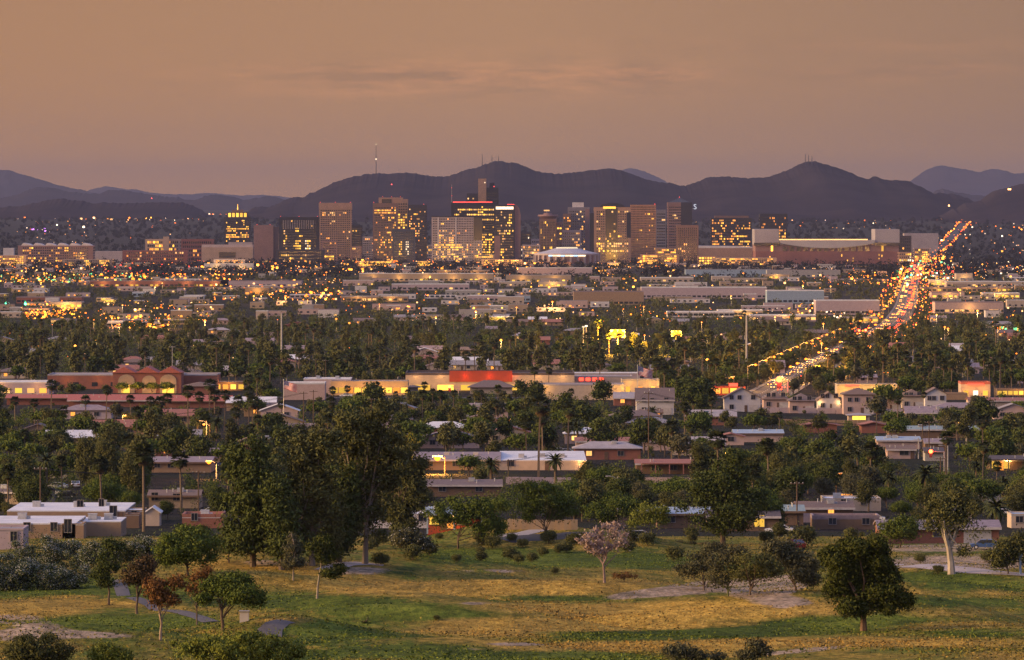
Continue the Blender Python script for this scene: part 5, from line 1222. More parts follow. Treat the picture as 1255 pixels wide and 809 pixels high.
# sagging roof
b = MB(); n_ = 24
top = [(-w*.33+w*.66*i/n_) for i in range(n_+1)]
prof = [(x, hb+ppx*(2.0-6.0*(1-((x)/(w*.33))**2))) for x in top] + [(x, hb+ppx*5.6) for x in reversed(top)]
b.prism(prof, 4, 60); b.build('roof', M('ballpark_roof', (.38,.37,.41), (.32,.31,.35), scale=.03, rough=.5), r)
b = MB(); pr2 = [(x, hb+ppx*(1.0-6.0*(1-((x)/(w*.33))**2))) for x in top] + [(x, hb+ppx*(2.0-6.0*(1-((x)/(w*.33))**2))) for x in reversed(top)]
b.prism(pr2, 3.2, 3.95); b.build('roof_edge', DG, r)
o = link('light_strip', winbox(TL['w']), r, (-w*.02, 40, hb+ppx*6.2)); o.scale = (w*.62, 4, ppx*1.2)
for k in range(11):
    o = link('lit_window', winbox(TL['y']), r, (rnd.choice((-.42,-.4,.36,.38,.1,.14,.18,-.2,-.15))*w, -.4, rnd.uniform(.15,.5)*hb)); o.scale = (ppx*1.2, .5, ppx*1.6)
BLD.append((xat(920,D_), xat(1105,D_), D_-10, D_+150))
# convention hall, parking decks, lit blocks
r = tower(853,928,304,'long tan hall with a slightly arched white roof','tan', D=10900, dep=80, grid=False, lit=0, name='hall', cat='building')
w = r['_w']; h = r['_h']; MB().prism([(-w/2,h+.01),(w/2,h+.01),(w/2,h+pm(1)),(w*.1,h+pm(2.2)),(-w/2,h+pm(2.6))], 0, 80).build('roof', FM['white'], r)
tower(873,952,316,'long low parking deck with glowing storeys','beige', D=10450, dep=40, cols=30, floors=4, lit=.35, lc='yo', name='parking_deck', cat='building', ws=.8, hs=.5)
tower(855,878,314,'bright yellow-lit entrance block','sand' if 'sand' in FM else 'tan', D=10500, dep=20, cols=6, floors=3, lit=.95, lc='y', name='entrance_block', cat='building')
tower(785,832,312,'yellow-glowing low market block','tan', D=10600, dep=30, cols=14, floors=4, lit=.6, lc='yo', name='market_block', cat='building', ws=.85, hs=.7)
tower(744,761,322,'pale block lit yellow at the foot of the tan tower','white', D=10350, dep=20, cols=5, floors=3, lit=.7, lc='y', name='market_block', cat='building')
tower(1097,1117,289,'dark block with lit top behind the ballpark','dark', D=10900, dep=24, cols=7, floors=8, lit=.12, lc='wo', name='office_block', cat='building')
tower(1101,1118,309,'bright yellow-lit block at the boulevard end of the ballpark','tan', D=10500, dep=20, cols=6, floors=4, lit=.85, lc='yW', name='office_block', cat='building')
tower(1108,1150,286,'far pale flat block beside the boulevard','pale', D=12600, dep=40, grid=False, lit=0, name='far_block', cat='building')
for i, (a, b_, yt, fc, lb, lc_, lt) in enumerate((
    (438,482,320,'tan','glowing yellow arcade at the foot of the twin towers','y',.85),(511,528,320,'tan','small glowing block beside the blue-black slab','y',.8),(590,640,318,'beige','long lit podium under the bright-topped tower','yo',.35),
    (627,700,321,'rose','dark brick block left of the arena','o',.2),(262,300,318,'white','pale low block lit orange under the spire tower','o',.35),(580,606,312,'beige','pale lit block under the red neon tower','wy',.5),
    (640,662,300,'pale','low apartment block behind the arena','wo',.25),(803,830,304,'tan','yellow-lit low tower behind the market','yo',.5),(700,728,308,'rose','brown block behind the arena dome','o',.1),(1120,1140,304,'pale','small office block across the boulevard','yo',.3))):
    tower(a, b_, yt, lb, fc, D=10300+i*17 if i < 5 else 10750+i*20, dep=24, cols=max(5, int((b_-a)/2.4)), floors=3 if yt > 316 else 6, lit=lt, lc=lc_, name='office_block', cat='building', ws=.8, hs=.6)
# mast with beacons on the ridge, other masts
for px, y0, y1, D_, lb in ((461,211,177,20500,'tall radio mast with two lamps on the left ridge'),(591,201,189,20600,'small mast left of the summit'),(603,197,190,20650,'short mast at the left of the summit pair'),(611,197,191,20700,'short mast at the right of the summit pair'),(987,199,189,20600,'left mast on the eastern summit'),(991,199,190,20640,'middle mast on the eastern summit'),(995,199,191,20680,'right mast on the eastern summit')):
    z0 = zat(y0+4, D_); z1 = zat(y1, D_); r = thing('radio_mast', lb, 'mast', (xat(px, D_), D_, z0))
    MB().tube([(0,0,0),(0,0,z1-z0)], [1.7,1.1], 4).build('mast', FM['dark'], r)
    if px == 461:
        for zz in (z1-z0, (z1-z0)*.52): o = link('beacon', winbox(TL['W']), r, (0, -2, zz)); o.scale = (4,3,4)

# added warm point lights without fixtures, brightening the feet of the towers
for px, p_ in ((262,30),(290,34),(325,26),(345,20),(375,20),(405,34),(440,50),(470,50),(515,40),(540,24),(560,24),(585,44),(610,44),(632,44),(655,30),(690,22),(730,36),(755,36),(785,50),(805,50),(835,26),(862,40),(890,30),(930,26),(970,22),(1020,22),(1060,22),(1098,44),(1112,44),(200,26),(160,20),(120,26),(70,26),(20,26)):
    D_ = 10230; lamp((xat(px, D_), D_, CAMZ+float(gnd(xat(px,D_), D_))+10), p_*3800, (1,.46,.10), 2.0)
# ------------------------------------------------------------------ the boulevard
_ry = [(500,912),(475,958),(458,986),(430,1037),(419,1056),(408,1080),(395,1098),(375,1110),(352,1114),(340,1118),(322,1130),(299,1160),(283,1174),(267,1188),(262,1192)]
_gD = np.exp(np.linspace(math.log(1900), math.log(21800), 700)); _gy = HY - F*g_base(_gD)/_gD
_gp = np.interp(-_gy, [-a for a, b in _ry], [b for a, b in _ry]); _kk = np.hanning(61); _kk /= _kk.sum()
_gp = np.convolve(np.pad(_gp, 30, mode='edge'), _kk, mode='valid')
def road_x(D): return float(np.interp(D, _gD, (_gp-CX)/F*_gD))
def ribbon(name, ds, f, hw, mat, dz, kind='structure', zf=None):
    V_ = []; F_ = []
    for i, d_ in enumerate(ds):
        c = f(d_)
        for s in (-hw, hw): V_.append((c+s, d_, CAMZ+float(gnd(c+s, d_))+dz))
    for i in range(len(ds)-1): F_.append((2*i, 2*i+1, 2*i+3, 2*i+2))
    o = link(name, np_mesh(name, V_, F_, mat)); tag(o, kind=kind); return o
ASPH = M('asphalt', (.060,.055,.056), (.042,.040,.042), scale=.3, rough=.75, spec=.3)
CONC = M('concrete', (.36,.33,.32), (.28,.255,.25), scale=1.2)
PAINT = M('road_paint', (.72,.70,.66), (.55,.53,.5), scale=2)
ds = list(np.concatenate([np.linspace(2180, 6000, 160), np.linspace(6050, 20500, 200)]))
ribbon('road', ds, road_x, 7.4, ASPH, .05)
for sg in (-1, 1): ribbon('pavement', ds, lambda d, sg=sg: road_x(d)+sg*8.6, 1.0, M('pavement_dim', (.16,.15,.145)), .18)
b = MB()
d_ = 2200
while d_ < 7000:
    for off in (-3.1, 3.1, -.2, .2):
        c = road_x(d_)+off; z = CAMZ+float(gnd(c, d_))+.055+.004
        b.quad((c-.1,d_,z),(c+.1,d_,z),(c+.1+.6*.0718,d_+6,z),(c-.1+.6*.0718,d_+6,z))
    d_ += 16
tag(b.build('road_markings', PAINT), kind='structure')
# cross streets
for px0, px1, D_, hw in ((-40, 1300, 2290, 7), (-40, 1300, 4650, 8), (-40, 1300, 7000, 9)):
    xs = np.linspace(xat(px0, D_), xat(px1, D_), 60); V_ = []; F_ = []
    for x in xs:
        for s in (-hw, hw): V_.append((x, D_+s, CAMZ+float(gnd(x, D_+s))+.046 if D_ != 2290 else CAMZ+float(gnd(x, D_+s))+.046))
    for i in range(59): F_.append((2*i, 2*i+2, 2*i+3, 2*i+1))
    tag(link('road', np_mesh('road', V_, F_, ASPH)), kind='structure')

# golf-course cart path, sandy lane, driveway (ribbons along photo-seen ground points)
def path_pts(name, pts, w0, mat, dz=.04):
    P = [at(a, c) for a, c in pts]; Q = []
    for i in range(len(P)-1):
        for k in range(6): Q.append(P[i].lerp(P[i+1], k/6))
    Q.append(P[-1]); V_ = []; F_ = []
    for i, q in enumerate(Q):
        t = (Q[min(i+1, len(Q)-1)]-Q[max(i-1, 0)]); t.z = 0; t.normalize(); nrm = Vector((-t.y, t.x, 0))
        for s in (-1, -.33, .33, 1):
            v = q+nrm*s*w0/2; V_.append((v.x, v.y, CAMZ+float(gnd(v.x, v.y))+dz+.05*(1-abs(s))))
    for i in range(len(Q)-1):
        for k in range(3): F_.append((4*i+k, 4*i+k+1, 4*i+5+k, 4*i+4+k))
    return tag(link(name, np_mesh(name, V_, F_, mat)), kind='structure')
PATHM = M('cart_path', (.11,.10,.105), (.075,.07,.075), scale=.8)
path_pts('cart_path', [(140,712),(148,722),(163,734),(186,744),(215,750),(242,757),(258,764)], 1.5, PATHM)
path_pts('cart_path', [(322,784),(330,774),(340,766),(350,764)], 2.0, PATHM)
path_pts('lane', [(1090,692),(1120,694),(1160,697),(1200,701),(1230,704),(1262,706)], 4.0, M('lane_gravel', (.42,.36,.34), (.34,.29,.27), scale=.6))
path_pts('driveway', [(618,664),(650,661),(690,658),(715,654)], 7, ASPH)
path_pts('pavement', [(606,659),(640,656),(668,649),(700,646)], 3, CONC)
path_pts('lane', [(398,700),(420,693),(445,691),(470,694)], 2.6, M('lane_gravel', (.42,.36,.34)))

# ------------------------------------------------------------------ street lamps, poles, masts
def street_lamp(px, D, ytop, label, lit=True, power=900, col=(1,.42,.08), mat='wood', arm=1, name='street_lamp', ghost=.3, head=1.0, cat='street lamp'):
    g = onground(px, D); h = max(zat(ytop, D)-g.z, 4)
    r = thing(name, label, cat, g)
    MB().tube([(0,0,-.5),(0,0,h)], [.16,.1], 6).build('pole', WOODP if mat == 'wood' else STEEL, r)
    b = MB(); b.tube([(0,0,h-.5),(arm*.8,0,h-.05),(arm*1.7,0,h)], [.06,.05,.05], 5); b.build('arm', STEEL, r)
    b = MB(); b.box(arm*1.7-.45*head, arm*1.7+.45*head, -.2*head, .2*head, h-.08, h+.12*head); b.build('lamp_head', STEEL, r)
    if lit:
        b = MB(); b.tube([(arm*1.7,0,h-.08),(arm*1.7,0,h-.08-.2*head),(arm*1.7,0,h-.08-.34*head)], [.32*head,.28*head,.1*head], 8); b.build('bulb', E('sodium', (1,.22,.015), 4.6), r)
        lamp((arm*1.7, -1.2-head, h-.5*head-.2), power, col, .3, parent=r)
    return r
LM = street_lamp
LM(545, 1470, 561, 'brightest orange street lamp on a wooden pole before the long tan hall', power=26000, arm=-1, head=2.6)
LM(265, 1430, 576, 'orange street lamp on a pale pole before the mauve-roofed halls', power=4200, arm=-1, head=1.6, mat='steel')
LM(257, 1800, 558, 'small orange lamp behind the dark stand of eucalypts', power=2000, arm=-1)
LM(62, 1800, 521, 'orange street lamp above the mobile home roofs at the left', power=6000, arm=1, head=2.0)
LM(150, 1850, 509, 'orange-lit pole lamp among the trees, left of the palms', power=2500, arm=.4, mat='steel')
LM(253, 1800, 516, 'curved grey street lamp, unlit, near the tall palms', lit=False, arm=-1, mat='steel')
LM(757, 1120, 584, 'unlit curved street lamp above the dense mesquite', lit=False, arm=-1, mat='steel')
LM(564, 1850, 531, 'unlit curved street lamp left of the cream hall', lit=False, arm=1, mat='steel')
LM(1175, 1820, 522, 'short lit pole lamp above the long teal-grey roof', power=1800, arm=.3, mat='steel')
LM(882, 1500, 565, 'yellow lamp glowing at the top of the huge dark tree', power=1500, arm=1)
LM(862, 1520, 564, 'small yellow lamp, left of the one above the huge tree', power=1000, arm=1)
LM(1162, 1450, 546, 'unlit white street lamp with a double arm at the junction', lit=False, arm=-1, mat='steel')
LM(340, 1700, 558, 'orange lamp seen through the dark eucalypts', power=1500, arm=-1)
LM(1025, 1290, 580, 'small warm lamp in front of the grey-green tree', power=500, arm=.5)
LM(1101, 2420, 473, 'yellow street lamp beside the yellow-lit store', power=5000, arm=1, head=1.8)
LM(893, 2420, 462, 'amber street lamp above the glowing restaurant', power=3500, arm=1, head=1.5)
LM(620, 1850, 541, 'amber lamp on a house front in the middle of the trees', power=1200, arm=.5)
def pole(px, D, ytop, label, mat=WOODP, r0=.16, arms=1, name='utility_pole', cat='utility pole', crossw=1.2):
    g = onground(px, D); h = zat(ytop, D)-g.z
    r = thing(name, label, cat, g); MB().tube([(0,0,-.5),(0,0,h)], [r0, r0*.7], 6).build('pole', mat, r)
    for k in range(arms):
        b = MB(); b.box(-crossw, crossw, -.08, .08, h-.5-k*1.0, h-.36-k*1.0)
        a = b.build('cross_arm', mat, r)
        for x in (-.85, -.3, .3, .85): MB().tube([(x*crossw,0,h-.36-k),(x*crossw,0,h-.16-k)], .06, 5).build('insulator', METAL, a)
    return r
for a in ((46,1750,514,'lit wooden utility pole rising above the trees at the left'),(49,1120,572,'wooden utility pole above the tan pueblo house'),
          (243,1130,577,'leaning wooden pole right of the fan palms'),(623,1420,563,'wooden utility pole with a cross arm before the cream hall'),
          (795,1560,480,'very tall wooden pole in front of the white two-storey house'),(977,1080,590,'tall thin pole in front of the brown house'),
          (1131,1620,520,'wooden pole left of the tallest one by the junction'),(1139,1640,516,'tall wooden pole behind the small pink house'),(1153,1450,560,'dark wooden pole beside the white double-armed lamp'),
          (1126,1600,537,'thick pale post with a box at the junction'),(372,1700,480,'brown pole beside the left flag'),(384,1820,478,'lit brown pole right of the left flag'),
          (387,2480,440,'orange-lit wooden pole at the belt edge'),(399,2480,441,'second lit wooden pole at the belt edge, slightly right'),(211,2480,424,'grey steel pole above the red gables'),
          (315,1700,484,'thin pole left of the dark round tree'),(455,1800,488,'thin pole behind the brown eucalyptus'),(1078,1030,0,'')):
    if a[2]: pole(*a, mat=WOODP if 'steel' not in a[3] and 'pale' not in a[3] else STEEL)
pole(345, 2900, 384, 'tall slim grey mast standing above the left tree belt', STEEL, .5, 0, 'mast', 'mast')
pole(915, 2750, 386, 'tall slim grey mast above the right tree belt', STEEL, .5, 0, 'mast', 'mast')
pole(715, 3300, 401, 'pale lamp mast, left of a pair in the tree belt', STEEL, .35, 0, 'mast', 'mast')
pole(718.5, 3330, 400, 'pale lamp mast, right of a pair in the tree belt', STEEL, .35, 0, 'mast', 'mast')
pole(836, 1070, 640, 'short pale post before the pale-roofed house', PALE, .14, 0, 'post', 'post')
pole(1027, 1700, 0, '', STEEL) if False else None
# sports-field lamps
for px, yt, D_, pw, sz, lb in ((757,409,3250,380000,4.2,'blazing yellow floodlight mast, brightest in the tree belt'),(829,409,3250,220000,3.0,'yellow floodlight mast right of the brightest one')):
    g = onground(px, D_); h = zat(yt, D_)-g.z; r = thing('floodlight', lb, 'floodlight', g)
    MB().tube([(0,0,-.5),(0,0,h-sz*.4)], [.4,.3], 6).build('pole', STEEL, r)
    b = MB(); b.box(-sz*.9, sz*.9, 0, .4, h-sz*.5, h+sz*.5); b.build('lamp_frame', STEEL, r)
    for i in range(7):
        an = math.pi/3*i; ro = sz*.44 if i < 6 else 0
        o = MB().tube([(0,0,0),(0,-.5,0)], sz*.25, 12).build('lamp', E('flood', (1,.36,.02), 4), r); o.location = (ro*math.cos(an)*1.35, -.03, h+ro*math.sin(an)*.8)
    lamp(Vector(g)+Vector((0,-14,h+3)), pw, (1,.48,.04), 1.2)
    lamp(Vector(g)+Vector((0,6,h+2)), pw*.4, (1,.48,.04), 1.2)
for px, D_, y_ in ((715,3299,402),(718.5,3329,401)):
    o = link('mast_lamp', winbox(TL['W'])); o.location = (xat(px, D_), D_-.6, zat(y_, D_)+.6); o.scale = (1.4,.5,.8); tag(o, 'lit lamp at the top of the '+('left' if px < 716 else 'right')+' mast of the pair', 'lamp')

# flags
def flag(px, D, ytop, size, label, us=True, lit=None):
    g = onground(px, D); h = zat(ytop, D)-g.z
    r = thing('flagpole', label+' pole', 'flagpole', g); MB().tube([(0,0,-.5),(0,0,h)], [.14,.09], 8).build('pole', METAL, r); MB().tube([(0,0,h),(0,0,h+.3)], [.2,.1], 8).build('finial', METAL, r)
    W_ = size; H_ = size*.56
    def P(u, v): return (u*W_*.93, .35*math.sin(u*7+v)*u, H_*(1-v)-.32*W_*u**1.3*.9-H_*.02+.1*math.sin(u*9))
    f = thing('flag', label, 'flag', (g.x+.12, g.y, g.z+h-H_-.2))
    cols = [M('flag_red', (.55,.06,.07)), M('flag_white', (.78,.74,.72)), M('flag_blue', (.06,.08,.28))]
    b = MB()
    for s in range(13):
        for k in range(16):
            u0, u1 = k/16, (k+1)/16
            if s < 7 and u1 <= .41: continue
            b.quad(P(u0,(s+1)/13), P(u1,(s+1)/13), P(u1,s/13), P(u0,s/13), m=s % 2)
    b.build('stripes', cols[:2], f)
    b = MB()
    for k in range(6):
        for s in range(7):
            u0, u1 = k*.4375/7, (k+1)*.4375/7; b.quad(P(u0,(s+1)/13), P(u1,(s+1)/13), P(u1,s/13), P(u0,s/13))
    c = b.build('canton', cols[2], f); b = MB()
    for j in range(9):
        for i in range(6 if j % 2 == 0 else 5):
            u = .03+.063*i+(0 if j % 2 == 0 else .031); v = .04+.055*j; x, y, z = P(u, v); e_ = .045*H_/1.6
            b.poly([(x+e_*(1 if k % 2 == 0 else .42)*math.sin(k*math.pi/5), y-.02, z+e_*(1 if k % 2 == 0 else .42)*math.cos(k*math.pi/5)) for k in range(10)])
    b.build('stars', cols[1], c)
flag(781.5, 2250, 448, 5.6, 'striped flag flying at the cream store, right')
flag(347.5, 1900, 466, 4.2, 'orange-lit striped flag on the left')
lamp((xat(352,1900), 1894, zat(500,1900)), 1500, (1,.45,.1), .3)

# traffic signals
SIGR = E('signal_red', (1,.04,.01), 30); SIGG = E('signal_green', (.05,1,.35), 22)
def signal(px, D, y, red, label, sz=1.0, power=400):
    g = onground(px, D); h = max(zat(y, D)-g.z, 4.5); r = thing('traffic_signal', label, 'traffic signal', g)
    b = MB().tube([(3.2,0,-.3),(3.2,0,h+.2)], .15, 6); b.build('pole', STEEL, r); MB().tube([(3.2,0,h+.1),(0,0,h+.3)], .08, 5).build('arm', STEEL, r)
    hd = MB().box(-.3*sz,.3*sz,-.2,.2,h-1.0*sz,h+.5*sz).build('signal_head', FRAMED, r)
    MB().tube([(0,-.21,h+.2*sz if red else h-.7*sz),(0,-.3,h+.2*sz if red else h-.7*sz)], .26*sz*1.5, 10).build('lens', SIGR if red else SIGG, hd)
    lamp((0,-1.0,h), power, (1,.05,.02) if red else (.1,1,.4), .3, parent=r)
signal(955, 2260, 467, True, 'glaring red traffic signal at the foot of the boulevard', 2.8, 5000)
signal(1053, 3850, 419.5, True, 'red traffic signal in the tree belt, left of a pair', 1.8, 2500)
signal(1061, 3870, 419.5, True, 'red traffic signal in the tree belt, right of a pair', 1.8, 2500)
signal(1112, 7050, 353, False, 'green traffic signal far up the boulevard', 2.2, 2500)
signal(1117, 8300, 345, False, 'green traffic signal beyond the first one', 2.0, 1500)
signal(551, 2260, 485, True, 'red traffic signal in front of the supermarket palms', 1.6, 700)
signal(1141, 1490, 581, True, 'small red signal behind the short feathery palm', 1.2, 300)
signal(7, 5400, 389, False, 'green signal, left of two at the far left', 2.2, 900)
signal(31, 5450, 388, False, 'green signal, right of two at the far left', 2.4, 900)

# boulevard lamps: tall sodium lamps both sides (all alike)
bl = []
POLE_M = MB().tube([(0,0,-.5),(0,0,9.6)], [.16,.1], 5).data('pole', M('pole_dark', (.12,.11,.10)))
def armm(s): return MB().tube([(0,0,9.2),(s*1.5,0,9.9),(s*3,0,10)], [.08,.07,.06], 4).data('arm', STEEL)
ARML, ARMR = armm(-1), armm(1)
HEADM = [MB().tube([(0,0,.4),(0,0,.0),(0,0,-.35)], [.2*z,.62*z,.25*z], 8).data('lamp_head', E('boulevard_lamp', (1,.23,.02), 4.8)) for z in (1.0, 1.7, 2.5)]
def blv(d, sg, off=10.4, power=5200, lab='sodium street lamp standing along the boulevard', grp='lamps along the boulevard', x=None):
    x = road_x(d)+sg*off if x is None else x; g = Vector((x, d, CAMZ+float(gnd(x, d))))
    r = thing('street_lamp', lab, 'street lamp', g, group=grp)
    link('pole', POLE_M, r); link('arm', ARML if sg > 0 else ARMR, r)
    o = link('lamp_head', HEADM[0 if d < 3600 else (1 if d < 7000 else 2)], r); o.location = (-sg*3, 0, 9.9)
    if power: lamp((-sg*3, -.8, 8.6), power, (1,.45,.10), .4, parent=r)
    return r
d_ = 2330
while d_ < 19500:
    for sg in (-1, 1):
        dd = d_ + (0 if sg < 0 else d_*.013)
        if rnd.random() < .22: continue
        near = abs(dd-2400) < 200
        blv(dd, sg, power=(9000 if dd < 5000 else 22000) if dd < 9500 else 0)
    d_ *= 1.026+.02*rnd.random()
# ------------------------------------------------------------------ cars
def car_meshes(mat):
    b = MB(); prof = [(-2.3,.35),(2.25,.35),(2.3,.75),(1.35,.92),(.75,1.38),(-.95,1.42),(-1.75,.98),(-2.3,.9)]
    b.prismx([(y, z) for y, z in prof], -.88, .88); body = b.data('body', mat)
    b = MB(); b.prismx([(-1.55,.98),(-.95,1.37),(.72,1.335),(1.2,.95)], -.9, .9)
    b.prismx([(1.38,.93),(.80,1.39),(.74,1.37),(1.30,.925)], -.75, .75); b.prismx([(-1.78,1.0),(-1.70,.985),(-.98,1.40),(-1.02,1.425)], -.75, .75)
    win = b.data('window_glass', GLASS)
    return body, win
WH = MB().tube([(-.11,0,0),(.11,0,0)], .33, 12).data('wheel', M('tyre', (.02,.02,.02)))
RIM = MB().tube([(-.12,0,0),(.12,0,0)], .19, 8).data('rim', METAL)
HLo = MB().box(-.2,.2,-.05,.05,-.1,.1).data('headlight', METAL)
def mk_light(z, m, n): return MB().box(-.24*z,.24*z,-.06,.06,-.16*z,.16*z).data(n, m)
HLM = E('headlight', (1,.40,.08), 5); TLM = E('taillight', (1,.06,.012), 10)
PAINTS = {'white': (.70,.70,.72), 'silver': (.42,.43,.46), 'black': (.02,.02,.025), 'red': (.35,.03,.03), 'blue': (.05,.10,.25), 'beige': (.42,.36,.28)}
CARM = {k: car_meshes(M('paint_'+k, v, tuple(q*.95 for q in v), rough=.25, spec=.6)) for k, v in PAINTS.items()}
def car(x, D, rz, colr, label, on=None, group=None, full=True, z=1.0):
    """on: 'head' faces us with lamps lit, 'tail' drives away. The car's nose is at local -y... rotated"""
    r = thing('car', label, 'car', (x, D, CAMZ+float(gnd(x, D))+.06), rz, group)
    bo, wi = CARM[colr]; link('body', bo, r); link('window_glass', wi, r)
    if full:
        for sx in (-1, 1):
            for y in (-1.4, 1.4):
                w_ = link('wheel', WH, r); w_.location = (sx*.8, y, .33); link('rim', RIM, w_)
    for sx in (-1, 1):
        if on:
            h = link('headlight', mk_l[('h', z)], r); h.location = (sx*.62, 2.32, .70)
            t = link('taillight', mk_l[('t', z)], r); t.location = (sx*.62, -2.34, .75)
        elif full:
            h = link('headlight', HLo, r); h.location = (sx*.62, 2.30, .66)
            t = link('taillight', MB().box(-.2,.2,-.04,.04,-.1,.1).data('taillight', WM['red']) if False else TLOFF, r); t.location = (sx*.62, -2.31, .78)
    return r
TLOFF = MB().box(-.2,.2,-.04,.04,-.1,.1).data('taillight', M('lens_red', (.35,.02,.02), rough=.3))
mk_l = {}
for z in (1.0, 1.6, 2.4): mk_l[('h', z)] = mk_light(z, HLM, 'headlight'); mk_l[('t', z)] = mk_light(z, TLM, 'taillight')
rc = random.Random(5); ncar = 0; D_ = 2350
while D_ < 11500 and ncar < 290:
    for lane, on in ((-5.4,'head'),(-2.2,'head'),(2.2,'tail'),(5.4,'tail')):
        if rc.random() < (.5 if D_ < 8000 else .34):
            dd = D_ + rc.uniform(-9, 9); z = 1.0 if dd < 3300 else (1.6 if dd < 6000 else 2.4)
            cl = rc.choice(list(PAINTS))
            car(road_x(dd)+lane, dd, (math.pi if on == 'head' else 0)-math.atan((road_x(dd+20)-road_x(dd-20))/40), cl, 'oncoming car with headlights on, driving down the boulevard' if on == 'head' else 'car with red tail lights driving away up the boulevard', on, 'oncoming cars on the boulevard' if on == 'head' else 'cars driving away on the boulevard', full=dd < 3200, z=z)
            ncar += 1
    D_ *= 1.0175
# parked cars near the houses
pk = [(92,598,.1,'white','white car facing us, parked beside the lit lawn'),(62,608,1.2,'silver','silver car parked nearest the tan pueblo house roof'),(70,600,1.3,'white','white car parked behind the silver one'),
      (55,612,1.2,'blue','bluish car parked at the left of the yard'),(80,611,1.5,'black','dark car parked in the middle of the yard'),(70,588,1.5,'beige','pale car under the trees behind the yard'),
      (275,572,1.5,'blue','blue van-like car parked beside the mauve hall roof'),(260,632,1.4,'white','white car parked by the dark tree, low'),(1228,634,1.5,'white','white car parked near the right edge'),
      (1209,674,1.5,'blue','blue car parked before the brick ranch garage'),(780,663,1.57,'silver','silver car parked under the carport'),(955,655,1.5,'white','pale car beside the shrubs near the teal roof'),
      (975,674,.3,'red','red car behind the feathery shrubs'),(1069,641,1.5,'white','white car by the long mauve roof'),(1142,577,1.5,'black','black car before the small pink house'),(684,556,1.5,'silver','silver car beside the cream hall roof'),
      (694,557,1.4,'white','white car in the small car park behind the cream hall'),(1203,597,1.5,'black','black car before the glowing entrance'),(424,487,1.5,'white','white car by the glowing restaurant')]
for px, py, rz, cl, lb in pk:
    x, D_ = pyD(px, py); car(x, D_, rz, cl, lb)
# white marker box on the course
p = at(299, 763); r = thing('marker_box', 'small white marker box on the golf course', 'box', p)
MB().box(-.35,.35,-.3,.3,-.1,.75).build('body', WM['white'], r); MB().box(-.4,.4,-.35,.35,.75,.85).build('lid', WM['grey'], r)
p = at(1251, 705); r = thing('signboard', 'small teal post at the right edge of the lane', 'post', p); MB().tube([(0,0,-.2),(0,0,2.2)], .14, 6).build('post', WM['blue'], r); MB().box(-.25,.25,-.1,.1,2.0,2.5).build('board', RM['teal'], r)
# garden walls
def gwall(p0, p1, h, mat, label):
    a = at(*p0); c = at(*p1); n_ = 10; b = MB()
    for i in range(n_):
        q0 = a.lerp(c, i/n_); q1 = a.lerp(c, (i+1)/n_); z0 = CAMZ+float(gnd(q0.x,q0.y)); z1 = CAMZ+float(gnd(q1.x,q1.y))
        b.box(q0.x, q1.x, min(q0.y,q1.y), min(q0.y,q1.y)+.25, min(z0,z1)-.5, (z0+z1)/2+h)
    return tag(b.build('garden_wall', mat), label, 'wall')
gwall((622,650),(708,650), 1.5, WM['sand'], 'low sand-coloured wall along the driveway behind the wide mesquite')
gwall((960,640),(1000,641), 1.6, WM['mauve'], 'low mauve wall behind the feathery shrubs')
gwall((620,594),(700,595), 1.7, WM['mauve'], 'low pale wall along the foot of the long cream hall')
gwall((780,592),(856,592), 1.2, WM['pink'], 'low pale wall before the shaded patio')
gwall((932,506),(1165,509), 1.8, WM['mauve'], 'long garden wall in front of the two-storey row')
gwall((960,520),(1090,523), 1.7, WM['tan'], 'tan wall below the two-storey row')

# power lines: sagging wires strung between neighbouring poles
def wires(a, c, label, n_=3):
    (pa, Da, ya), (pc, Dc, yc) = a, c; b = MB()
    for k in range(n_):
        o_ = (k-(n_-1)/2)*.7; A0 = Vector((xat(pa,Da)+o_, Da, zat(ya,Da)-.3)); C0 = Vector((xat(pc,Dc)+o_, Dc, zat(yc,Dc)-.3)); L_ = (C0-A0).length
        b.tube([A0.lerp(C0, i/14)-Vector((0,0,L_*.10*(i/14)*(1-i/14))) for i in range(15)], .03, 3, cap=False)
    tag(b.build('power_line', M('wire', (.03,.03,.03)), None), label, 'power line')
wires((49,1120,572),(243,1130,577),'sagging wires from the pole by the tan pueblo house to the leaning pole')
wires((623,1420,563),(795,1560,480),'wires rising from the cream hall pole to the very tall pole')
wires((795,1560,480),(1131,1620,520),'wires from the very tall pole to the junction poles')
wires((1131,1620,520),(1153,1450,560),'short wires between the junction poles')
wires((46,1750,514),(372,1700,480),'wires from the lit wooden pole towards the left flag')
wires((211,2480,424),(387,2480,440),'wires along the tree belt above the gabled store', 2)
wires((387,2480,440),(915,2750,420),'long wires running along the tree belt', 2)
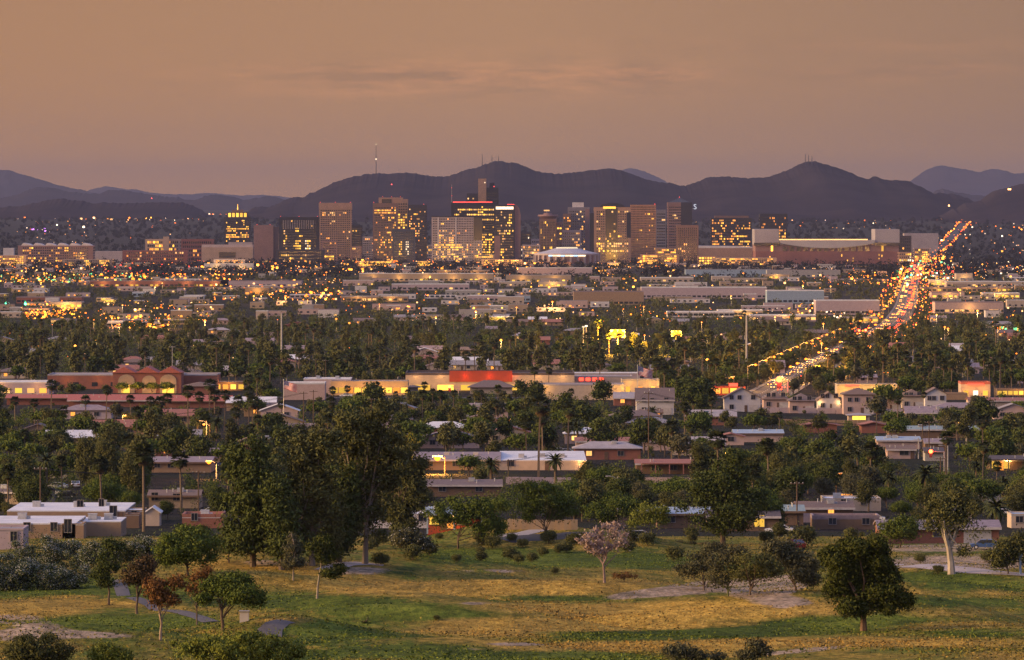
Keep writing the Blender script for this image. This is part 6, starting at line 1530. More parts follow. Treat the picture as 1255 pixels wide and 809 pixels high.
# ------------------------------------------------------------------ low city between the tree belt and downtown
LOW = [ # px0 px1 yb yt wall roof label lit
 (703,789,374,357,'tan','mauve','plain tan warehouse block, tallest of the low city centre',''),
 (786,940,366,352,'mauve','white','very long grey-blue warehouse with a pale roof line',''),
 (940,1010,372,356,'blue','white','long blue-grey shed with a white roof line',''),
 (1000,1078,386,368,'mauve','white','broad white-roofed sheds beside the boulevard',''),
 (1030,1076,396,389,'cream','pale','long low shed with a glowing yellow front','yy'),
 (935,968,342,336,'sand','pale','low hall with a continuous yellow glow','yy'),
 (940,1030,340,331,'grey','pale','long grey roofs below the ballpark',''),
 (635,726,338,328,'mauve','white','white double-vaulted hall before the arena',''),
 (620,700,346,337,'sand','pale','wide low cream store before the arena','y'),
 (660,695,352,345,'cream','pale','small store with yellow shop windows','yy'),
 (785,850,346,340,'cream','white','pale low buildings under the dark trees of the centre',''),
 (840,945,339,330,'blue','grey','long blue-grey hall below the parking deck',''),
 (440,605,345,335,'sand','white','very long cream wall with a row of yellow lamps','y'),
 (480,575,356,348,'mauve','white','bright bluish roofs behind a row of trees',''),
 (110,280,352,344,'rose','mauve','long pinkish wall with a row of lamps at the left','y'),
 (270,370,352,344,'mauve','mauve','long mauve roof left of the centre',''),
 (190,245,346,342,'white','white','small pale roof above the yellow lamps',''),
 (20,100,372,364,'rose','mauve','mauve hall at the left',''),
 (225,250,368,362,'white','white','bluish-white roof in the left low city',''),
 (162,180,364,358,'blue','white','tiny blue-white store between trees',''),
 (130,150,402,394,'white','white','white roof left of the round trees',''),
 (355,405,366,361,'mauve','white','bright roof line behind orange lamps',''),
 (418,500,370,363,'tan','pale','pale flat shops in mid city','w'),
 (520,565,366,362,'white','white','thin white roof in mid city',''),
 (573,632,370,362,'mauve','white','white roof band right of mid city',''),
 (600,632,394,388,'cream','white','small bright-lit shop at the belt edge','yy'),
 (620,650,370,362,'blue','pale','blue-grey store near the orange lamp',''),
 (818,900,389,382,'white','white','row of white flats beyond the belt',''),
 (880,935,388,380,'cream','white','pale apartment blocks beyond the belt','w'),
 (920,1000,394,386,'mauve','white','white trailers and low roofs left of the boulevard','w'),
 (1142,1182,366,358,'pink','mauve','mauve hipped apartment block right of the boulevard','y'),
 (1146,1230,384,370,'pink','mauve','row of pinkish flats right of the boulevard','w'),
 (1205,1250,366,359,'cream','white','white-roofed store with yellow front at the right','yy'),
 (1160,1265,352,345,'pale','white','long pale warehouse roof at the right',''),
 (1172,1192,345,335,'cream','pale','cream block lit from below at the right','y'),
 (1140,1160,350,343,'cream','white','small lit store just right of the boulevard','yy'),
 (1232,1270,344,340,'white','white','white roof at the far right edge',''),
 (1130,1240,358,352,'tan','mauve','long tan warehouse right of the boulevard','y'),
 (62,100,378,370,'cream','cream','cluster of yellow-lit stalls at the left','yy'),
 (84,96,370,364,'cream','white','bright white-lit box store at the left','WW'),
 (118,136,370,365,'sand','tan','yellow-lit low shop, left one of two','yy'),
 (128,142,372,367,'sand','tan','yellow-lit low shop, right one of two','yy'),
 (150,230,398,392,'tan','pale','long pale roof line above the orange trees',''),
 (0,60,384,378,'mauve','mauve','grey-mauve hall at the far left edge',''),
 (62,90,398,391,'grey','mauve','low roof behind the round trees at left',''),
 (300,330,362,352,'tan','pale','orange-lit service station left of centre','oo'),
 (250,310,331,323,'white','white','pale low hall at the foot of the spire tower','y'),
 (530,600,338,331,'tan','pale','tan shed with lamps before the hotel','y')]
for i, (a, b_, yb, yt, wl, rf, lb, lt) in enumerate(LOW):
    wl = wl if wl in WM else 'cream'; rf = rf if rf in RM else 'pale'
    r = flat(a, b_, yb, yt, 34, wl, rf, lb, name='warehouse' if b_-a > 45 else 'store', cat='warehouse' if b_-a > 45 else 'store', par=.6, trim=rf, nw=max(3, int((b_-a)/6)), wz=1.2, ww=3.4, wh=1.8, lit=lt or 'w', litp=(.9 if len(lt) == 2 else .35 if lt else .06), frames=False)
    if lt:
        n_ = max(1, int(r['_w']/28))
        for k in range(n_): lamp(local(r, (-.5+(k+.5)/n_)*r['_w'], -5, 4.5), 3600 if len(lt) == 2 else 2400, (1,.55,.14), .5)
# smaller unnamed blocks between the trees
AUTOB = []
rb_ = random.Random(11)
for i in range(330):
    D_ = math.exp(rb_.uniform(math.log(4700), math.log(10200))); px = rb_.uniform(-10, 1265)
    w_ = rb_.choice((9,12,16,24,36)); wp = w_*ppm(D_)
    x = xat(px, D_)
    if abs(x-road_x(D_)) < 22+w_/2: continue
    if any(x0-4 < x+w_/2 and x-w_/2 < x1+4 and D0-8 < D_+16 and D_ < D1+8 for x0, x1, D0, D1 in BLD): continue
    yb = HY-(onground(px, D_).z-CAMZ)*ppm(D_); h_ = rb_.choice((3.4,3.8,4.5,5.5,6.5))
    wl = rb_.choice(('cream','pink','white','tan','mauve','sand','grey')); rf = rb_.choice(('white','pale','mauve','grey','white','pale'))
    zone = 'left low city' if px < 420 else ('middle low city' if px < 840 else 'right low city')
    r = flat(px-wp/2, px+wp/2, yb, yb-h_*ppm(D_), 14, wl, rf, None, name='low_building', cat='building', D=D_, par=.4, trim=rf, nw=max(2, int(w_/5)), ww=2.0, wh=1.3, lit='yow', litp=.22, frames=False)
    AUTO.append((r, '%s %s-roofed block' % (wl, rf), px, D_))
# houses inside and behind the belt, and in the neighbourhood
nh = 0
for i in range(900):
    D_ = math.exp(rb_.uniform(math.log(1580), math.log(4700))); px = rb_.uniform(0, 1255)
    if 2180 < D_ < 2620 or nh > 110: continue
    w_ = rb_.uniform(11, 17); wp = w_*ppm(D_); x = xat(px, D_)
    if abs(x-road_x(D_)) < 26+w_/2 and D_ > 2100: continue
    if D_ < 2600 and 225*0+rb_.random() < .35: continue
    if any(x0-3 < x+w_/2 and x-w_/2 < x1+3 and D0-14 < D_+12 and D_ < D1+14 for x0, x1, D0, D1 in BLD): continue
    yb = HY-(onground(px, D_).z-CAMZ)*ppm(D_); s = ppm(D_)
    wl = rb_.choice(('cream','pink','tan','sand','rose','mauve')); rf = rb_.choice(('shingle','brown','tile','mauve','grey','pale','white'))
    rdir = rb_.choice(('x','x','h','y'))
    r = gable(px-wp/2, px+wp/2, yb, yb-2.7*s, yb-(4.4 if rdir != 'y' else 4.6)*s-(70/D_*6*s), 9, wl, rf, None, kind=rdir, D=D_, wins=[(.22,1.0,1.4,1.2,rb_.choice((None,None,'w','o'))),(.7,1.0,1.5,1.2,None)], doors=((.48,.9,2.0),), ac=1 if D_ < 2100 and rb_.random() < .5 else 0)
    AUTO.append((r, '%s house with %s roof' % (wl, {'shingle':'dark','tile':'red-brown'}.get(rf, rf)), px, D_)); nh += 1

# lamps scattered through the city, placed where the photo shows them
CL = [ # x, y, size class, colour, power
 (757,420,0,'o',0),(226,354,1,'y',0),(583,382,3,'o',16000),(677,370,3,'o',12000),(633,377,2,'o',3000),(764,379,1,'o',2000),(789,376,2,'o',3000),(251,393,3,'o',14000),(171,379,2,'y',8000),
 (190,352,2,'y',5000),(350,363,3,'o',12000),(387,367,2,'y',6000),(377,368,1,'o',3000),(412,391,2,'o',5000),(428,396,2,'o',5000),(465,373,1,'o',3000),(500,381,1,'o',3000),(534,389,2,'y',4000),(516,336,2,'y',6000),
 (527,339,2,'y',5000),(546,332,1,'y',3000),(563,333,2,'y',5000),(596,335,2,'y',5000),(610,330,3,'y',9000),(634,329,3,'y',9000),(641,330,2,'y',4000),(258,330,3,'y',9000),(276,331,2,'o',4000),(335,328,3,'o',11000),
 (372,327,2,'o',5000),(400,334,2,'o',4000),(155,322,0,'y',0),(155,335,2,'y',6000),(199,347,1,'y',2500),(50,347,2,'y',5000),(281,342,2,'o',4000),(345,340,1,'o',2000),(792,354,3,'y',5000),(817,353,2,'y',6000),(873,350,2,'y',5000),
 (930,354,2,'y',5000),(911,335,2,'o',4000),(984,350,2,'y',7000),(1018,351,2,'y',7000),(1043,341,2,'y',6000),(950,389,2,'y',6000),(1024,394,2,'o',4000),(1009,397,2,'o',3000),(1007,421,2,'o',3000),(1198,381,3,'y',12000),(1148,386,2,'y',6000),
 (1162,403,2,'o',4000),(1158,401,2,'o',3000),(1208,411,2,'y',6000),(1190,417,1,'o',2500),(1223,402,1,'o',2500),(1217,395,1,'o',1500),(92,424,2,'y',4500),(118,417,1,'y',1500),(104,434,0,'W',0),(340,392,0,'o',0),(614,417,2,'y',6000),(740,345,0,'y',0),
 (896,363,2,'y',4000),(1005,353,1,'y',2000),(1177,359,1,'y',2000),(1202,359,1,'y',2000),(1219,360,1,'y',2000),(1117,341,1,'y',2000),(1204,324,2,'y',4000),(1178,327,2,'y',4000),(1234,326,2,'o',4000),(445,332,2,'y',5000),(455,330,2,'y',5000),(470,335,1,'y',3000),
 (867,441,2,'y',0),(860,395,1,'o',2000),(790,411,1,'o',2500),(884,410,1,'w',0),(867,412,1,'y',2500),(320,362,1,'y',3000),(305,350,1,'y',2500),(137,389,2,'o',5000),(115,392,1,'o',3000),(64,398,0,'o',0),(206,398,2,'o',5000),(184,400,2,'y',6000),(191,402,2,'o',5000),(146,398,2,'o',6000),(150,374,1,'y',3000)]
CHM = {}
for c, colr in (('y', (1,.68,.16)), ('o', (1,.44,.09)), ('w', (1,.75,.45)), ('W', (1,.92,.8)), ('r', (1,.08,.04)), ('g', (.2,1,.4)), ('p', (.7,.3,1)), ('b', (.5,.7,1))):
    for z in range(4):
        CHM[(c, z)] = MB().tube([(0,0,.45*(.6+z*.45)),(0,0,0),(0,0,-.3*(.6+z*.45))], [.2*(.6+z*.4),.6*(.55+z*.5),.2*(.6+z*.4)], 8).data('lamp_head', E('citylamp_'+c, (colr[0], colr[1]*.5, colr[2]*.3), 5))
for i, (px, y, z, c, pw) in enumerate(CL):
    # a lamp 8 m up whose head is seen at (px, y)
    lo, hi = 2600, 16000
    for _ in range(40):
        D_ = (lo+hi)/2
        yy = HY - (onground(px, D_).z + 8 - CAMZ)*ppm(D_)
        if yy > y: lo = D_
        else: hi = D_
    g = onground(px, D_); r = thing('street_lamp', None, 'street lamp', g)
    MB().tube([(0,0,-.3),(0,0,7.8)], [.2,.12], 4).build('pole', STEEL, r); o = link('lamp_head', CHM[(c, z)], r); o.location = (0,0,8); sc_ = max(.8, D_/6500); o.scale = (sc_,)*3
    if pw: lamp((0,-2.5,9), pw*2.6, (1,.5,.12) if c == 'o' else (1,.66,.2), .5, parent=r)
    AUTO.append((r, {'o': 'amber street lamp', 'y': 'yellow street lamp', 'w': 'pale street lamp', 'W': 'white lamp'}[c], px, D_))

# countless small lights: one stuff object per field of them
def lights(name, spots, seed, label):
    rs = random.Random(seed); mk = 'yowWrbpg'; b = MB()
    mats_ = [E('far_yellow', (1,.38,.04), 4.4, vary=.9), E('far_orange', (1,.20,.015), 5, vary=.8), E('far_warm', (1,.5,.18), 3.6, vary=.9), E('far_white', (1,.75,.5), 4, vary=.9), E('far_red', (1,.07,.04), 4, vary=.5), E('far_blue', (.4,.6,1), 3, vary=.5), E('far_purple', (.7,.25,1), 3), E('far_green', (.2,1,.4), 2.5, vary=.4)]
    for (x0, x1, y0, y1, n_, cs, sz) in spots:
        for _ in range(int(n_*(1.5 if y0 > 300 else 1.1))):
            px = rs.uniform(x0, x1); y = rs.uniform(y0, y1)
            p = at_far(px, y); s = sz*(.55+1.6*rs.random()**4)/ppm(p.y)
            m = mk.index(rs.choice(cs))
            b.box(p.x-s/2, p.x+s/2, p.y-s/2, p.y+s/2, p.z+3, p.z+3+s*.9, m)
    o = b.build(name, mats_); tag(o, label, None, None, 'stuff'); return o
def at_far(px, y):
    D = np.exp(np.linspace(math.log(2600), math.log(21500), 900)); x = (px-CX)/F*D
    yy = HY - F*gnd(x, D)/D; i = int(np.argmax(yy <= y+.5)); i = i if yy[i] <= y+.5 else 899
    return Vector((float(x[i]), float(D[i]), CAMZ+float(gnd(x[i], D[i]))))
SP = [(0,250,262,271,70,'wWyo',.9),(90,190,264,272,26,'yWw',1.4),(250,310,256,260,40,'orwW',.8),(30,120,272,300,26,'yWw',1.1),(0,250,272,300,26,'wo',.8),(35,56,281,285,8,'rp',1.2),
      (860,1255,258,272,130,'wWoy',.9),(960,1100,260,268,50,'ywo',1.1),(1150,1255,272,320,70,'wWoy',1.0),(640,1180,266,280,50,'wo',.7),(1020,1100,272,282,12,'yW',1.6),(1172,1198,258,266,16,'oy',1.6),
      (310,660,262,300,26,'wW',.7),
      (0,180,338,350,170,'yyog',1.3),(160,300,338,346,60,'yoo',1.3),(0,120,318,336,90,'oyw',1.1),(120,250,320,338,80,'oyr',1.1),(250,520,318,340,170,'oyoyw',1.3),(520,660,318,342,90,'oyw',1.2),(725,860,312,345,110,'yyow',1.2),
      (1100,1170,318,345,120,'yoWrg',1.5),(1040,1110,336,352,30,'yo',1.3),(35,95,372,392,60,'yoo',1.4),(30,110,386,396,50,'oy',1.4),(120,260,372,398,70,'yow',1.2),(130,210,392,408,50,'yo',1.7),(260,420,345,372,90,'oyw',1.2),(330,420,360,372,36,'oy',1.5),
      (420,640,360,398,70,'woy',1.0),(640,940,375,400,60,'woy',1.0),(940,1060,375,395,70,'woWy',1.0),(1130,1255,322,345,80,'wWyo',1.1),(1130,1255,345,400,80,'woy',1.0),(640,780,345,360,26,'y',1.2),(960,1060,330,352,50,'ywo',1.2),
      (1125,1255,400,470,40,'wo',.9),(1225,1250,406,412,26,'yg',1.6),(300,900,398,440,26,'wo',.8),(0,300,400,450,14,'wo',.8),(1055,1110,415,470,16,'wo',.9)]
lights('city_lights', SP, 3, 'countless tiny lights scattered over the distant city')
# glow along the boulevard far away
b_spots = []
d_ = 2500
BR = MB(); rs_ = random.Random(8); bm_ = [E('far_yellow', (1,.38,.04), 4.4, vary=.9), E('far_orange', (1,.20,.015), 5, vary=.8), E('far_red', (1,.07,.04), 4, vary=.5), E('far_white', (1,.75,.5), 4, vary=.9)]
while d_ < 20500:
    for _ in range(2 if d_ < 3400 else 4):
        off = rs_.choice((-1,1))*rs_.uniform(10, 26 if d_ < 12000 else 18); x = road_x(d_)+off; z = CAMZ+float(gnd(x, d_)); s = (rs_.uniform(.5,1.5))/ppm(d_)
        BR.box(x-s/2, x+s/2, d_, d_+s, z+2.5, z+2.5+s, rs_.choice((0,1,1,0,1,2)))
    d_ *= 1.011
tag(BR.build('boulevard_lights', bm_), 'dense small shop and sign lights lining the boulevard', None, None, 'stuff')
# added free-floating lights that cast warm pools in the glowing districts
for px, y, pw in ((30,343,9000),(75,342,9000),(120,342,9000),(55,384,4000),(90,378,3000),(300,334,8000),(350,332,9000),(430,330,9000),(480,330,8000),(560,334,8000),(625,332,9000),(745,336,9000),(800,330,9000),(830,332,7000),(1110,338,12000),(1128,330,12000),(1140,322,12000),
                  (170,404,7000),(205,402,6000),(145,400,6000),(1075,392,6000),(1060,392,6000),(1236,409,4000),(1000,471,6000),(985,474,6000),(968,478,7000),(600,344,6000),(700,350,6000),(250,345,8000),(180,345,8000),(760,324,9000),(640,338,7000)):
    p = at_far(px, y); lamp((p.x, p.y, p.z+9), pw*9.0, (1,.44,.05), 1.0, name='added_glow')
# hillside lamps
for px, y, lb in ((1163,252,'single bright orange light at the foot of the eastern hills'),(1237,232,'small lit house high on the right hill'),(186,243,'tiny red beacon on the dark left hill'),(480,226,'tiny red beacon on the main mountain, left slope'),(442,286,'white light low on the main mountain')):
    D_ = 18500 if px < 1200 else 17900
    o = link('beacon_light', winbox(E('farb_'+('o' if px > 1000 else 'r'), (1,.45,.14) if px > 1000 or px == 442 else (1,.1,.08), 9))); s = 4.2 if px > 1000 else 2.2
    o.location = (xat(px, D_), D_, zat(y, D_)); o.scale = (s*(2 if px == 1237 else 1), s, s); tag(o, lb, 'light')

# ------------------------------------------------------------------ trees everywhere else
# faces of buildings that the photo shows free of trees (px0, px1, y0, y1)
FREE = [(0,155,622,664),(178,196,632,662),(180,246,598,634),(184,262,570,600),(222,274,640,662),(508,604,568,592),(526,614,600,612),(612,728,558,592),(700,742,538,553),(705,778,550,566),(788,822,550,566),(780,856,566,588),(884,958,533,549),
        (780,828,484,512),(888,1158,482,502),(1040,1066,506,516),(1078,1195,535,548),(1090,1124,553,576),(1212,1255,564,590),(986,1028,527,539),(1012,1082,617,628),(980,1046,632,642),(996,1078,644,652),(1130,1225,646,665),(808,872,640,655),(524,582,644,668),
        (138,224,450,482),(60,270,456,468),(0,62,463,478),(15,280,484,497),(262,300,464,480),(350,430,462,474),(500,705,456,478),(660,770,456,498),(760,802,468,492),(1026,1102,468,486),(1178,1216,464,485),(1222,1255,476,486),(866,914,474,488),
        (512,600,548,597),(60,100,585,612),(1100,1210,645,700),(1085,1108,568,590),(258,268,570,592),(1130,1165,560,590),(617,712,648,664),(400,500,470,486),(940,990,462,480),(776,800,446,470),(340,370,466,500)]
def blocked(px, y0, y1, hw, slack=.22):
    for a, b_, c, d_ in FREE:
        ox = min(px+hw, b_)-max(px-hw, a); oy = min(y1, d_)-max(y0, c)
        if ox > 0 and oy > 0 and ox*oy > slack*min((2*hw)*(y1-y0), (b_-a)*(d_-c)): return True
    return False
OCC = {}
def try_tree(kind, px, D, h, rs, slack=.2, gap=.45, **kw):
    x = xat(px, D); s = ppm(D); hw = h*{'palm':.17,'gum':.2,'mesquite':.62,'date':.4}.get(kind, .42)*s
    if D > 2150 and abs(x-road_x(D)) < (9.5 if D < 3300 else 11): return False
    if any(x0-1 < x < x1+1 and D0-1.5 < D < D1+1 for x0, x1, D0, D1 in BLD): return False
    yb = HY-(onground(px, D).z-CAMZ)*s; yt = yb-h*s
    if blocked(px, yt, yb-h*s*.12, hw*.9, slack): return False
    key = (int(x//8), int(D//14))
    if OCC.get(key, 0) > 1.2: return False
    OCC[key] = OCC.get(key, 0)+1
    tree(kind, px, D, h, **kw); return True
# palms the photo shows one by one (px, base y, top y)
PALMS = [(124,622,561),(176,652,560),(222,628,558),(76,612,562),(42,520,483),(62,522,474),(78,528,492),(105,518,478),(130,520,480),(160,520,484),(185,526,486),(196,528,478),(206,524,482),(230,530,476),(245,524,480),(256,528,474),(263,520,470),
         (275,530,486),(292,522,478),(305,520,474),(655,488,452),(672,486,456),(665,562,505),(645,566,512),(660,585,500),(697,560,508),(540,512,478),(520,500,470),(500,500,473),(485,498,476),(610,508,474),(590,503,478),(1132,510,482),(1173,540,500),
         (1185,545,505),(1160,592,532),(1100,530,492),(985,590,548),(868,585,548),(955,540,510),(1210,558,528),(700,500,472),(845,500,468),(925,470,440),(935,468,442),(905,470,446),(18,518,480),(30,560,520),(408,506,474),(425,506,478),(440,508,476),(460,510,474),(530,505,478),
         (556,508,480),(575,506,482),(1240,480,455),(1222,600,560),(308,560,520),(140,570,534),(345,520,486)]
for px, yb, yt in PALMS:
    x, D_ = pyD(px, yb); tree('palm', px, D_, (yb-yt)/ppm(D_))
for px, yb, h in ((681,600,7),(1135,627,8),(800,520,6),(602,600,7.5),(60,562,7),(708,545,7),(1090,610,6),(1222,660,7),(590,545,6),(1170,620,6)):
    x, D_ = pyD(px, yb); tree('date', px, D_, h)
# named trees of the neighbourhood (kind, px, base y, height px)
NT = [('broad',335,548,44),('gum',395,560,60),('gum',130,600,78),('gum',110,605,70),('gum',165,610,66),('olive',30,612,52),('olive',10,600,40),('mesquite',60,600,36),('olive',205,540,36),('gum',190,560,60),('olive',230,562,42),('mesquite',95,575,34),('broad',70,560,36),
      ('greytree',833,572,42),('broad',790,556,46),('olive',815,560,40),('broad',735,560,50),('broad',715,535,46),('broad',690,520,40),('mesquite',740,612,40),('broad',780,604,30),('olive',720,600,36),('gum',960,620,66),('gum',930,628,60),('broad',945,600,60),('broad',1000,590,52),('broad',975,575,40),
      ('gum',1045,618,56),('olive',1065,628,42),('broad',1085,600,34),('broad',1015,560,34),('mesquite',900,580,32),('broad',620,545,36),('mesquite',585,545,34),('olive',560,530,34),('mesquite',640,560,30),('olive',600,520,32),('mesquite',575,585,28),('olive',590,595,26),
      ('broad',850,510,44),('broad',840,500,40),('broad',865,505,44),('mesquite',1085,505,34),('greytree',1075,520,36),('greytree',1115,530,24),('mesquite',1165,530,30),('olive',1190,530,30),('mesquite',1215,560,40),('olive',1240,545,40),('broad',1225,570,40),('mesquite',1190,575,34),
      ('mesquite',1105,640,26),('olive',1060,610,20),('mesquite',940,650,40),('olive',955,665,26),('broad',660,500,34),('broad',640,495,30),('broad',740,500,36),('mesquite',505,550,36),('olive',480,520,36),('broad',460,512,44),('mesquite',430,520,30),('broad',205,638,26),('broad',250,668,26),('olive',280,690,40),
      ('mesquite',1150,610,30),('olive',1180,640,36),('broad',1240,620,30),('olive',1010,608,30),('mesquite',915,650,50),('olive',800,540,30),('mesquite',860,560,24),('broad',765,530,34),('mesquite',610,640,30),('olive',700,640,26),('olive',10,640,26),('broad',270,640,44),('olive',285,600,44),('broad',1130,600,26)]
for k, px, yb, hp in NT:
    x, D_ = pyD(px, yb); tree(k, px, D_, hp/ppm(D_))
rt = random.Random(21)
n_ = 0
for _ in range(2600):          # neighbourhood
    px = rt.uniform(-12, 1267); D_ = math.exp(rt.uniform(math.log(1090), math.log(2280)))
    k = rt.choices(('mesquite','olive','broad','greytree','shrub','palm','date','gum'), (26,26,18,12,16,7,3,3))[0]
    h = {'mesquite': rt.uniform(4,7), 'olive': rt.uniform(5,9), 'broad': rt.uniform(6,10), 'greytree': rt.uniform(4,7), 'shrub': rt.uniform(1.6,3), 'palm': rt.uniform(8,14), 'date': rt.uniform(5,7.5), 'gum': rt.uniform(10,15)}[k]
    if try_tree(k, px, D_, h, rt, slack=.14): n_ += 1
    if n_ > 620: break
for _ in range(64):            # scrub along the far edge and on the dark bank of the golf course
    px = rt.uniform(425, 1250); y_ = rt.uniform(657, 668) if rt.random() < .55 or px > 860 else rt.uniform(668, 694)
    if 985 < px < 1130 and y_ > 664 or 1085 < px < 1250 and y_ > 660: continue
    x_, D_ = pyD(px, y_)
    if not any(a-1 < x_ < b_+1 and c-2 < D_ < d2+1 for a, b_, c, d2 in BLD): tree('shrub', px, D_, rt.uniform(.9, 2.2))
n3 = 0
for _ in range(1500):          # rows of trees among and behind the shops
    px = rt.uniform(-12, 1267); D_ = rt.uniform(2200, 2560)
    k = rt.choices(('palm','mesquite','olive','broad','shrub'), (22,24,24,20,10))[0]
    h = {'mesquite': rt.uniform(4,7), 'olive': rt.uniform(5,8), 'broad': rt.uniform(6,8.5), 'palm': rt.uniform(8,13), 'shrub': rt.uniform(2,3)}[k]
    if try_tree(k, px, D_, h, rt, slack=.13): n3 += 1
    if n3 > 190: break
d_ = 2340
while d_ < 3900:
    for sg in (-1, 1, 1):
        dd = d_+rt.uniform(-15, 15); xx = road_x(dd)+sg*rt.uniform(8.5, 10.5); tree('greytree' if rt.random() < .6 else 'date', CX+F*xx/dd, dd, rt.uniform(4.5,7), lod=1)
    d_ += 52
n2 = 0
for _ in range(2600):          # the dark belt
    px = rt.uniform(-12, 1267); D_ = math.exp(rt.uniform(math.log(2480), math.log(4300)))
    k = rt.choices(('broad','olive','palm','mesquite','gum'), (34,26,20,16,4))[0]
    if CNT.get(k, 0) >= 296: k = next((q for q in ('broad','olive','mesquite','palm','gum','greytree') if CNT.get(q, 0) < 296), None)
    if k is None: break
    h = {'mesquite': rt.uniform(5,7), 'olive': rt.uniform(6,9.5), 'broad': rt.uniform(6.5,10), 'palm': rt.uniform(9,14.5), 'gum': rt.uniform(10,13), 'greytree': rt.uniform(5,7)}[k]*(1.12 if D_ < 3300 else .9)
    if try_tree(k, px, D_, h, rt, slack=.3, lod=2): n2 += 1
    if n2 > 900: break
print('TREES', CNT, n_, n2)
LEAF['far'] = M('leaf_far', (.006,.007,.004), (.016,.017,.011), scale=.05, island=.5, spec=.0)
# beyond the belt trees melt together: one mass
rs = np.random.RandomState(4)
def forest(name, N, D0, D1, hmin, hmax, nl, ls, label, pxr=(-40, 1300), mat='dark', dens=None):
    V_, F_ = [], []; k = 0; tot = 0
    while tot < N:
        px = rs.uniform(*pxr); D_ = math.exp(rs.uniform(math.log(D0), math.log(D1))); x = xat(px, D_)
        if abs(x-road_x(D_)) < 11.5: continue
        if any(x0-1 < x < x1+1 and D0_-2 < D_ < D1_+2 for x0, x1, D0_, D1_ in BLD): tot += .2; continue
        # keep long low roofs in view: no tall clumps right before them
        hid = False
        for x0, x1, D0_, D1_ in BLD:
            if x0 < x < x1 and 0 < D0_-D_ < 160 and rs.rand() < .85: hid = True; break
        if hid: tot += .2; continue
        h = rs.uniform(hmin, hmax); z = CAMZ+float(gnd(x, D_)); w = h*rs.uniform(.45,.75)
        lobes = [(x+rs.uniform(-.3,.3)*w, D_, z+h*.58, w*.8, w*.8, h*.42), (x+rs.uniform(-.7,.7)*w, D_, z+h*.42, w*.6, w*.6, h*.35), (x+rs.uniform(-.4,.4)*w, D_, z+h*.2, w*.5, w*.5, h*.25)]
        v, f = leaves(lobes, nl, ls*(D_/6000), rs, shell=.6)
        V_.append(v); F_.append(f+k); k += len(v); tot += 1
    return tag(link(name, np_mesh(name, np.concatenate(V_), np.concatenate(F_), LEAF[mat])), label, None, None, 'stuff')
forest('woodland', 1500, 2500, 4600, 5, 9, 130, .75, 'undistinguished dark trees filling the belt')
forest('woodland', 2300, 4500, 8500, 4, 7, 60, .95, 'dark treetops melting together between the low buildings', mat='olive')
forest('woodland', 5200, 8000, 20500, 7, 13, 26, 1.25, 'hazy dark trees covering the far plain', mat='far')
forest('undergrowth', 1300, 1120, 2280, 1.0, 2.6, 90, .9, 'low hedges and scrub between the houses', mat='olive')
forest('undergrowth', 500, 1120, 2280, 2.0, 4.5, 260, .9, 'dense low trees filling the yards between the houses', mat='green')

# ------------------------------------------------------------------ grass tufts on the golf course
rs = np.random.RandomState(9); NT_ = 330000
Dq = np.exp(rs.uniform(np.log(400), np.log(1000), NT_)); pxq = rs.uniform(-15, 1270, NT_); xq = (pxq-CX)/F*Dq
zq = CAMZ+gnd(xq, Dq)
clump = np.sin(xq/7+Dq/19)*np.sin(Dq/23-xq/11)+.6*np.sin(xq/2.3)*np.sin(Dq/5.1)
keep = rs.rand(NT_) < .35+.4*clump
xq, Dq, zq = xq[keep], Dq[keep], zq[keep]; m = len(xq)
az = rs.rand(m)*6.28; hh = rs.uniform(.03,.11, m)*(1+1.2*(rs.rand(m) < .05)); ww = rs.uniform(.07,.24, m)
dx = np.cos(az)*ww/2; dy = np.sin(az)*ww/2; lx = rs.randn(m)*.08
v = np.stack([np.stack([xq-dx, Dq-dy, zq-.03], 1), np.stack([xq+dx, Dq+dy, zq-.03], 1), np.stack([xq+dx*.8+lx, Dq+dy*.8, zq+hh], 1), np.stack([xq-dx*.6+lx, Dq-dy*.6, zq+hh*.8], 1)], 1).reshape(-1,3)
gme = np_mesh('grass', v, np.arange(4*m).reshape(m,4), [])
# colour of each tuft follows the turf it grows in
q = np.zeros(m); pxv = CX+F*xq/Dq; pyv = HY-F*(zq-CAMZ)/Dq
from bisect import bisect
ri = np.clip(np.searchsorted(rowsD, Dq)-1, 0, nr-2); uu = xq/half[ri]
ci = np.clip(np.searchsorted(u, uu)-1, 0, ncol-2)
dif = Gs[ri, ci]-Rg[ri, ci]
cav = gme.color_attributes.new('cover', 'FLOAT_COLOR', 'POINT'); cc = np.repeat(np.clip(.5+dif*1.1+.22*rs.randn(m), 0, 1), 4)
cav.data.foreach_set('color', np.stack([cc, cc, cc, np.ones_like(cc)], -1).astype(np.float32).ravel())
tm = bpy.data.materials.new('grass_blades'); tm.use_nodes = True; n = tm.node_tree; n.nodes.clear(); A = n.nodes.new; K = n.links.new
o = A('ShaderNodeOutputMaterial'); b = A('ShaderNodeBsdfPrincipled'); K(b.outputs[0], o.inputs[0]); b.inputs['Roughness'].default_value = .9; b.inputs['Specular IOR Level'].default_value = .1
va = A('ShaderNodeVertexColor'); va.layer_name = 'cover'; ge = A('ShaderNodeNewGeometry')
g1 = mixc(ge.outputs['Random Per Island'], (.03,.05,.008), (.15,.19,.03)); g2 = mixc(ge.outputs['Random Per Island'], (.13,.085,.025), (.36,.235,.065))
K(mixc(va.outputs[0], g1, g2), b.inputs['Base Color']); gme.materials.append(tm)
tag(link('grass', gme), 'rough green and straw-coloured grass tufts over the golf course', None, None, 'stuff')
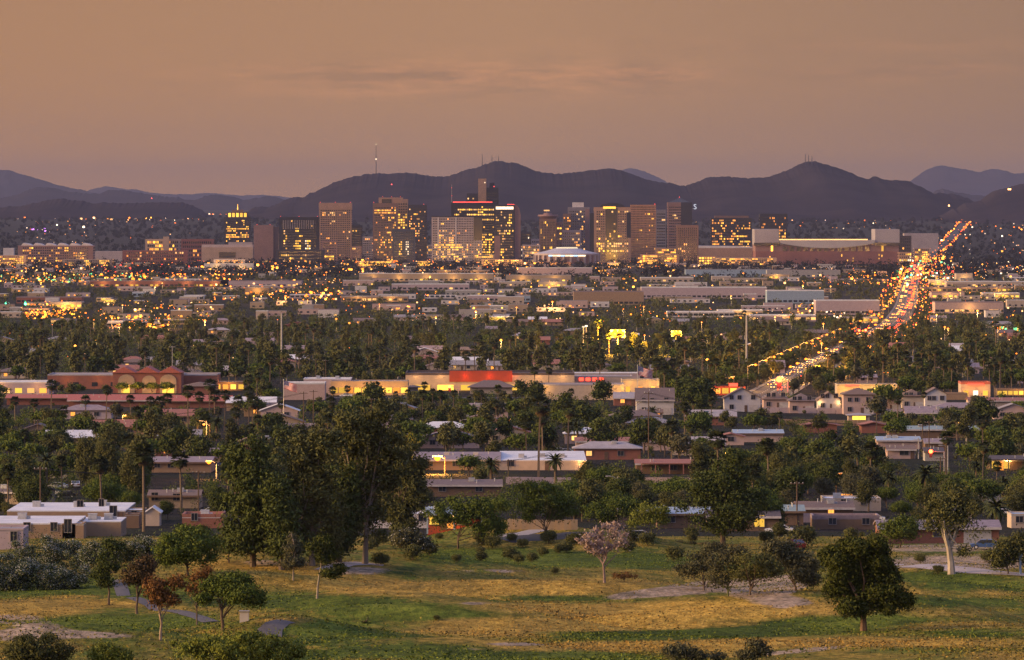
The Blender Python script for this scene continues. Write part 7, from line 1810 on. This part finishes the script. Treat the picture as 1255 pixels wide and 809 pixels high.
# pebbles and litter on the sandy patches
# ------------------------------------------------------------------ labels for the things placed in numbers
LMK = [ # px, D, phrase
 (80,1085,'the tan pueblo houses'),(213,1200,'the brown-roofed sand house'),(225,1520,'the mauve-roofed halls'),(545,1470,'the brightest street lamp'),(665,1500,'the long cream hall'),(740,1680,'the ribbed tile roof'),
 (817,1470,'the shaded patio'),(920,1760,'the pale blue roof'),(803,2060,'the two-storey house by the flag'),(910,2060,'the first white two-storey house'),(1050,2080,'the two-storey row'),(1150,2080,'the end of the two-storey row'),
 (1140,1800,'the long teal roof'),(1106,1600,'the small pink house'),(1235,1500,'the glowing entrance'),(1045,1180,'the low cream house'),(1010,1105,'the brown-roofed house'),(1150,950,'the brick ranch house'),(886,1060,'the huge dark tree'),
 (570,945,'the lit porch'),(320,900,'the dark eucalyptus stand'),(450,950,'the tallest eucalyptus'),(180,2360,'the gabled red store'),(600,2400,'the red-lit supermarket'),(715,2260,'the blank cream store'),(781,2250,'the right flag'),(350,2000,'the left flag'),
 (450,2330,'the glowing restaurant'),(960,2260,'the glaring red signal'),(1063,2300,'the yellow-lit store'),(1196,2300,'the red roof sign'),(70,1800,'the mobile home roofs'),(1025,1850,'the rose-walled gable'),(30,1230,'the far-left gable house'),
 (757,3250,'the brightest floodlight'),(829,3250,'the second floodlight'),(345,2900,'the left tall mast'),(915,2750,'the right tall mast'),(1057,3850,'the red signal pair'),(717,3300,'the pair of lamp masts'),(614,3600,'the amber lamp of the belt'),(92,3400,'the round yellow lamp'),
 (500,3400,'the belt behind the supermarket'),(180,3400,'the belt behind the gabled store'),(1180,3400,'the gabled houses at right'),(211,2600,'the grey steel pole'),
 (583,5000,'the round amber lamp'),(677,5300,'the amber lamp of mid city'),(745,6500,'the plain tan warehouse'),(251,4900,'the glaring amber lamp'),(75,5400,'the yellow-lit stalls'),(1190,5800,'the pinkish flats'),(1040,5600,'the white-roofed sheds'),
 (870,6800,'the long blue-grey warehouse'),(350,6500,'the bright roof line'),(530,8000,'the long cream wall'),(1105,7200,'the green signals'),(200,8200,'the long pinkish wall'),(1210,8000,'the pale warehouse roof'),(680,8800,'the vaulted hall'),(400,4400,'the left end of mid city'),(860,4800,'the white flats'),(450,5500,'the pale flat shops')]
def where(px, D):
    best = None
    for lx, ld, ph in LMK:
        if D > 2600 and ld < 2500 or D < 2400 and ld > 2600: continue
        a = (px-lx); c = math.log(D/ld)*600; s = a*a + c*c
        if best is None or s < best[0]: best = (s, lx, ld, ph)
    _, lx, ld, ph = best
    if abs(px-lx) < 16: rel = 'behind' if D > ld else 'in front of'
    else: rel = 'right of' if px > lx else 'left of'
    return rel, ph
groups = {}
for o, stem_, px, D in AUTO:
    rel, ph = where(px, D); groups.setdefault((stem_, rel, ph), []).append((px, D, o))
SHORT = {}
ORD = ['first', 'second', 'third', 'fourth', 'fifth', 'sixth', 'seventh', 'eighth', 'ninth', 'tenth', 'eleventh', 'twelfth']
for (st, rel, ph), lst in groups.items():
    lst.sort(key=lambda q: q[0])
    gname = None
    for i, (px, D, o) in enumerate(lst):
        cat = o['category']
        if len(lst) == 1: o['label'] = '%s %s %s' % (st, rel, ph)
        elif len(lst) <= 12: o['label'] = '%s %s %s, %s from left' % (st, rel, ph, ORD[i])
        else: o['label'] = '%s %s %s' % (st, rel, ph); o['group'] = '%ss %s %s' % (st, rel, ph)
        if 'group' not in o.keys(): o['group'] = {'tree':'trees','palm tree':'palm trees','shrub':'shrubs','house':'houses','building':'low blocks','street lamp':'street lamps'}.get(cat, cat)+(' of the tree belt' if 2450 < D < 4700 else (' among the houses' if D <= 2450 else ' of the low city'))
for o in list(bpy.data.objects):
    for k in ('_w', '_h'):
        if k in o.keys(): del o[k]
